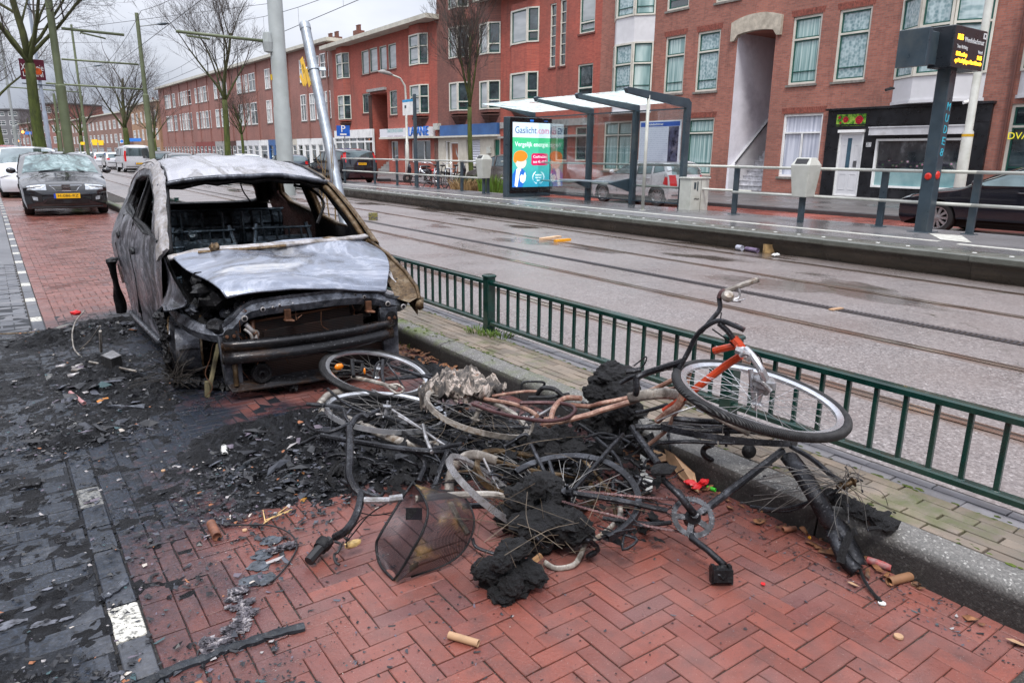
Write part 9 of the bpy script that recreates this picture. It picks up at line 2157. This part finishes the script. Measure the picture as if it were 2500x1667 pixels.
# packaging by the heap: cardboard, red foil, pens
b=MB(); P_=[T('B2',545,1120,.09),T('B2',600,1150,.10),T('B2',725,1265,.05),T('B2',750,1380,.01),T('B2',640,1290,.02),T('B2',560,1190,.05)]
b.prism(P_,Vector((0,0,.004))); b.prism([T('B2',430,1110,.06),T('B2',560,1090,.08),T('B2',600,1180,.06),T('B2',500,1200,.03)],Vector((0,0,.004))); tag(b.build('cardboard_sheet',MTAN),'torn tan cardboard under the front of the heap by the kerb','cardboard')
b=MB(); b.prism([T('B2',400,1150,.02),T('B2',440,1180,.04),T('B2',430,1260,.03),T('B2',480,1300,.02),T('B2',470,1370,.01),T('B2',430,1380,.01),T('B2',400,1340,.01)],Vector((0,0,.004))); tag(b.build('paper_sheet',MWP),'crumpled white paper below the tan cardboard','paper')
b=MB(); c=T('B2',735,1315,.03)
for i in range(6): b.lump(c+Vector((rr.uniform(-.03,.03),rr.uniform(-.03,.03),rr.uniform(-.01,.01))),.02,i+5,2,.5,1.5,(1.3,1,.5))
tag(b.build('red_wrapper',MREDP),'crumpled bright red wrapper beside the tan cardboard','wrapper')
ctube('yellow tube beside the red wrapper','B2',785,1315,860,1342,.009,MYEL2,cat='tube'); ctube('green tube beside the red wrapper','B2',800,1345,850,1362,.009,MGRN,cat='tube')
# char box with metal rods left of car
b=MB(); P_=[T('B6',690,640,.10),T('B6',770,605,.10),T('B6',830,640,.10),T('B6',760,665,.10)]; b.prism([p-Vector((0,0,.10)) for p in P_],Vector((0,0,.10))); bx_=tag(b.build('charred_box',M_CHAR,bevel=.004),'charred square box in the ash left of the near front wheel','box')
b=MB(); b.prism([p+Vector((0,0,.001)) for p in P_],Vector((0,0,.004))); b.build('lid',M_ALU,bx_)
b=MB(); b.tube([T('B6',685,470,.28),T('B6',692,612,.10)],.010,5); b.tube([T('B6',545,600,.02),T('B6',620,530,.12),T('B6',685,435,.30)],.005,5); b.tube([T('B6',610,680,.03),T('B6',760,710,.04),T('B6',930,745,.05)],.007,5); tag(b.build('metal_rods',M_CREAMG),'bent thin metal rods sticking up from the ash left of the car','rod')
b=MB(); b.tube(spl([T('B6',580,330,.10),T('B6',520,400,.10),T('B6',495,480,.08),T('B6',498,550,.04),T('B6',515,605,.02),T('B6',585,675,.01)],5),.006,5); tag(b.build('bent_strip',M_CREAMG,smooth=True),'thin curved pale strip in the ash left of the car','strip')
b=MB(); b.lump(T('B6',520,345,.09),.035,5,2,.4,1.4,(1.3,.8,.6)); tag(b.build('red_plastic',MREDP),'melted red plastic piece on the far ash pile','plastic')
b=MB(); b.tube([T('B6',0,490,.01),T('B6',150,485,.012),T('B6',270,475,.012)],.006,5); tag(b.build('charred_stick',MB_RUST),'long charred stick at the left edge','stick')
b=MB()
for (x,y,x2,y2) in((490,725,565,700),(495,740,580,735),(465,780,560,760),(385,720,450,705)): b.tube([T('B6',x,y,.02),T('B6',x2,y2,.03)],.014,7)
tag(b.build('tube_bundle',MB_RAIL,smooth=True),'bundle of short grey tubes in the ash left of the charred box','tube')
b=MB(); b.prism([T('B6',720,985,.02),T('B6',790,975,.03),T('B6',870,985,.03),T('B6',990,970,.03),T('B6',985,1000,.02),T('B6',780,1000,.01)],Vector((0,0,.003))); tag(b.build('metal_strip',M_STEELB if False else MB_STEEL),'bent steel strip lying in front of the near front wheel','metal strip')
# melted aluminium trail and rubber strips at bottom left
q=NT('melted aluminium'); v=q.pos(); n1=q.noise(v,25,6,.7,1.); q.set(col=q.ramp(n1,[(.40,(.015,.015,.02)),(.52,(.10,.09,.105)),(.63,(.38,.35,.35)),(.75,(.60,.58,.58))]),rough=.4,metal=.3); q.bump(n1,.8,.01); M_MELT=q.m
b=MB(); pts=[(1940,635),(1870,670),(1650,935),(1620,960),(1585,1000),(1550,1060),(1660,1030),(1690,1080),(1640,1130),(1600,1170),(1560,1210),(1600,1190),(1530,1280),(1440,1290),(1400,1330)]
for i,(x,y) in enumerate(pts):
    c=T('B7',x,y,.010)
    for k in range(3): b.lump(c+Vector((rr.uniform(-.016,.016),rr.uniform(-.016,.016),rr.uniform(-.004,.004))),rr.uniform(.006,.019),i*5+k,3,.8,1.8,(1.4,1.1,.5))
tag(b.build('melted_metal',M_MELT),'trail of melted pale metal on the bricks left of the clean area','melted metal')
def ribbon(label,z,L_,w_,m,name='rubber_strip',h=.012):
    P_=TT(z,[(*p,h) if len(p)==2 else p for p in L_],5); b=MB(); n=len(P_); vs=[]
    for i,p in enumerate(P_):
        t=(P_[min(i+1,n-1)]-P_[max(i-1,0)]).normalized(); s_=Vector((-t.y,t.x,0)).normalized(); ww=w_*(1+.18*math.sin(i*1.9)+.1*math.sin(i*4.1)); k=.004*math.sin(i*1.3)
        vs+= [p+s_*ww,p+s_*ww*.2+Vector((0,0,.006+k)),p-s_*ww,p-s_*ww-Vector((0,0,.011)),p+s_*ww-Vector((0,0,.011))]
    m5=5; b.add(vs,[(i*5+k,(i+1)*5+k,(i+1)*5+(k+1)%5,i*5+(k+1)%5) for i in range(n-1) for k in range(5)]+[(0,1,2,3,4),tuple((n-1)*5+k for k in(4,3,2,1,0))]); return tag(b.build(name,m),label,'rubber strip')
M_RUBS=burn('dusty rubber strip',[(.3,(.012,.014,.018)),(.6,(.03,.036,.045)),(.8,(.07,.08,.09))],8,(.35,.6),.0,(1,1,1),1,(.015,.017,.02),.4)
ribbon('long dark rubber strip on the bricks at the bottom left','B7',[(2055,1175),(1850,1225),(1620,1300),(1490,1335),(1380,1390),(1200,1450),(1040,1530),(900,1600)],.016,M_RUBS)
ribbon('short dark strip on the sooty lane right of the white stone','B7',[(840,880),(760,940),(680,990)],.017,MB_STEEL)
ribbon('dark twisted strip below the heap on the left','B7',[(1690,60),(1620,120),(1540,190)],.014,M_RUBS,h=.02)
ribbon('thin curled dark scrap at the far left of the lane','B7',[(120,240),(200,225),(275,220)],.014,MB_BLK,h=.015)
b=MB(); b.tube(spl([T('B7',1500,500,.008),T('B7',1650,500,.010),T('B7',1830,505,.02),T('B7',1960,560,.02),T('B7',2005,640,.012),T('B7',1960,740,.01),T('B7',1870,850,.008),T('B7',1800,900,.01)],6),.0035,5); tag(b.build('black_cable',M_TRIM,smooth=True),'thin black cable looping on the bricks left of the handlebar','cable')
b=MB()
for (x0,y0,x1,y1) in((1780,490,1950,370),(1785,470,1970,395),(1790,480,1775,400),(1800,465,1950,410)): b.tube([T('B7',x0,y0,.012),T('B7',x1,y1,.02)],.0022,4)
tag(b.build('straw',mat('straw',(.62,.42,.18),.7)),'straw coloured twigs at the left foot of the heap','straw')
# foil plates
b=MB()
for i,(x,y) in enumerate(((1840,600),(1750,780),(1790,860),(1700,870),(1780,700))): b.lump(T('B7',x,y,.004),.026,i+60,3,.6,1.1,(1.5,1.2,.16))
tag(b.build('melted_plastic',mat('blue grey melted plastic',(.05,.06,.075),.25,var=.5,ns=25)),'flat blue grey melted plastic pieces between cable and heap','melted plastic')
b=MB()
for i,(x,y,s_) in enumerate(((60,1160,.03),(20,1190,.03),(130,1150,.022),(270,1165,.03),(330,1160,.025),(320,930,.018),(200,1065,.02),(405,1045,.018),(450,1130,.02))): b.lump(T('B7',x,y,.003),s_*.5,i+160,3,.5,1.3,(1.8,.9,.15))
tag(b.build('melted_foil',mat('grey foil scrap',(.12,.125,.15),.35,.2,var=.6,ns=18)),'scatter of grey melted scraps at the lower left lane','scrap',None,'stuff')
# battery-like carton on rails, wood and boxes on the tram road
def carton(label,px0,py0,px1,py1,m,rz=.3,dep=.5,name='carton'):
    a=G(px0,py1,0);c=G(px1,py1,0); w_=(c-a).length; h=XP((px0+px1)/2,py0,((a+c)/2).x).z
    mid=(a+c)/2; ax=(c-a).normalized(); n_=Vector((-ax.y,ax.x,0)); b=MB(); b.obox(mid+n_*w_*dep*.5+Vector((0,0,h/2)),ax*w_/2,n_*w_*dep/2,Vector((0,0,h/2))); return tag(b.build(name,m,bevel=.004),label,'carton'),mid,ax,n_,w_,h
q=NT('printed carton'); v=q.pos(); c=q.ramp(q.n('ShaderNodeTexVoronoi',{'Vector':v,'Scale':22.}).outputs[0],[(.15,(.55,.48,.03)),(.3,(.10,.10,.14)),(.45,(.03,.03,.035)),(.6,(.18,.16,.05))]); q.set(col=c,rough=.5); MPC=q.m
carton('small dark and yellow firework box on the tram rails',900,520,922,538,MPC)
carton('tan cardboard box at the foot of the platform wall',1867,597,1893,618,mat('light tan carton',(.55,.36,.16),.7,var=.25,ns=12))
b=MB(); b.beam(G(1321,584,.02),G(1366,578,.02),.09,.04); tag(b.build('wood_scrap',mat('bare pale wood',(.62,.42,.26),.7,var=.15,ns=12)),'pale wooden scrap lying on the far tram track','wood')
b=MB(); b.beam(G(1355,588,.02),G(1391,585,.02),.07,.04); tag(b.build('yellow_wrapper',MYEL2),'yellow wrapper right beside the pale wooden scrap','wrapper')
b=MB(); b.beam(G(2028,756,.01),G(2055,752,.01),.05,.012); tag(b.build('wood_scrap',MTAN),'thin pale wood sliver on the slot drain','wood')
ctube('grey firework tube at the platform wall foot','s',1800,604,1812,606,.045,mat('pale grey tube',(.35,.36,.42),.5,var=.2),h=.045)
ctube('purple firework tube between the grey tube and the tan box','s',1822,607,1850,612,.035,mat('purple tube b',(.2,.15,.25),.5,var=.4,ns=10),h=.035)
b=MB(); b.lump(G(1893,622,.03),.05,3,2,.4,1,(1.4,1,.5)); tag(b.build('white_scrap',MWP),'white crumpled scrap beside the tan box','litter')
# moss clumps and weeds on the kerb and paving
MMOSS=mat('moss green',(.07,.10,.012),.95,var=.5,ns=40,bump=.5)
rr=random.Random(6); b=MB()
for i in range(420):
    y=rr.uniform(.6,6.3); x=rr.choice([2.626,2.628,2.937,2.94])+rr.gauss(0,.012) if rr.random()<.75 else rr.uniform(2.52,2.66)
    if x<2.62 and y<3.4: continue
    b.lump((x,y,.139),rr.uniform(.003,.009),i,1,.5,1,(1.2,2.2,.4))
tag(b.build('moss',MMOSS),None,None,None,'stuff')
MWEED=mat('weed green',(.12,.20,.03),.7,var=.4,ns=20)
for i,(x,y) in enumerate(((2.93,4.42),(2.90,4.55),(2.96,4.3))): grass('weeds','',(x,y,.14),.09,.09,.05,70,MWEED,i+40,.004,1.6)
grass('weeds','',(2.45,5.1,.0),.06,.3,.06,60,MWEED,51,.004,1.6)
flakes('leaf_litter',260,[(2.4,4.6,.09,.7,.02,3),(2.66,4.9,.08,.5,0,1),(2.43,1.6,.06,1.0,0,1.2)],17,.008,.022,m=mat('brown leaf litter',(.20,.085,.035),.7,var=.6,ns=30),long=.6)
# --- parked bicycles, rack and scooters in front of the restaurant
def simple_bike(label,p,rz,mf,grp='bicycles parked at the rack'):
    e=empty('parked_bicycle',(0,0,0),label,'bicycle',grp)
    for y in(-.52,.52):
        b=MB(); N=24; b.tube([(0,y+.33*math.cos(2*PI*i/N),.35+.33*math.sin(2*PI*i/N)) for i in range(N)],.02,6,closed=True); w_=b.build('wheel',M_TYRE,e,smooth=True)
        b=MB()
        for i in range(12): a=PI*2*i/12; b.tube([(0,y,.35),(0,y+.31*math.cos(a),.35+.31*math.sin(a))],.003,3)
        b.build('spokes',M_SPOKEB,w_)
    b=MB()
    for a,c in (((0,.52,.35),(0,.38,.95)),((0,.40,.85),(0,-.08,.32)),((0,.38,.72),(0,-.22,.50)),((0,-.08,.32),(0,-.25,.95)),((0,-.08,.32),(0,-.52,.35)),((0,-.52,.35),(0,-.22,.78))): b.tube([a,c],.018,6)
    b.build('frame',mf,e,smooth=True)
    b=MB(); b.tube([(-.3,.15,1.05),(-.25,.32,1.1),(0,.36,1.05),(.25,.32,1.1),(.3,.15,1.05)],.014,6); b.build('handlebar',M_CHROME,e,smooth=True)
    b=MB(); b.lump((0,-.27,.99),.12,3,2,.1,1,(.7,1.1,.35)); b.build('saddle',M_TRIM,e,smooth=True)
    b=MB(); b.box((-.07,-.75,.70),(.07,-.3,.73)); b.build('carrier',M_TRIM,e)
    e.location=p; e.rotation_euler=(0,0,rz); return e
simple_bike('light framed bicycle at the left of the parked bicycle rack',GD(1050,30.5,.06),1.25,M_CHROME)
simple_bike('black bicycle in the middle of the parked bicycle rack',GD(1066,29.5,.06),1.25,M_TRIM)
simple_bike('black bicycle with carrier at the right of the parked bicycle rack',GD(1103,30,.06),1.9,M_TRIM)
for px,lb in((1062,'steel hoop rack nearest the left bicycle'),(1088,'steel hoop rack between the parked bicycles'),(1101,'steel hoop rack at the right of the parked bicycles')):
    g=GD(px,29.6,.06); b=MB(); b.tube([g,g+Vector((0,0,.75)),g+Vector((.05,.1,.85)),g+Vector((.5,.5,.85)),g+Vector((.55,.6,.75)),g+Vector((.55,.6,0))],.025,8); tag(b.build('bicycle_rack',M_GALV,smooth=True),lb,'bicycle rack')
def scooter(label,p,rz):
    e=empty('motor_scooter',(0,0,0),label,'scooter','scooters parked on the sidewalk')
    for y in(-.55,.6):
        b=MB(); b.lathe((-.05,y,.24),(1,0,0),[(.1,0),(.22,.0),(.24,.03),(.24,.07),(.22,.1),(.1,.1)],20); b.build('wheel',M_TYRE,e,smooth=True,auto=True)
    b=MB(); b.lump((0,-.38,.55),.28,4,3,.12,1,(.55,1.35,.62)); b.lump((0,.48,.62),.20,9,3,.12,1,(.8,.4,1.7)); b.box((-.16,-.1,.28),(.16,.45,.36)); b.build('body',NVY,e,smooth=True)
    b=MB(); b.lump((0,-.35,.80),.22,4,2,.08,1,(.6,1.5,.3)); b.build('seat',M_TRIM,e,smooth=True)
    b=MB(); b.tube([(-.3,.38,1.0),(0,.48,1.03),(.3,.38,1.0)],.02,6); b.tube([(0,.48,1.0),(0,.62,.3)],.03,6); b.build('handlebar',M_TRIM,e,smooth=True)
    b=MB(); b.lump((0,-.78,.62),.06,4,2,.08); b.build('tail_light',M_LAMPR,e)
    e.location=p; e.rotation_euler=(0,0,rz); return e
scooter('black scooter with red tail light left of the parked bicycles',GD(1022,36,.1),1.5); scooter('black scooter in front of the white shutter',GD(1152,36,.1),1.6)
b=MB(); b.obox(G(937,440,.12),Vector((.35,-.1,0)),Vector((.1,.25,0)),Vector((0,0,.08))); tag(b.build('crate',M_TRIM,bevel=.01),'dark crate on the street behind the platform railing','crate')
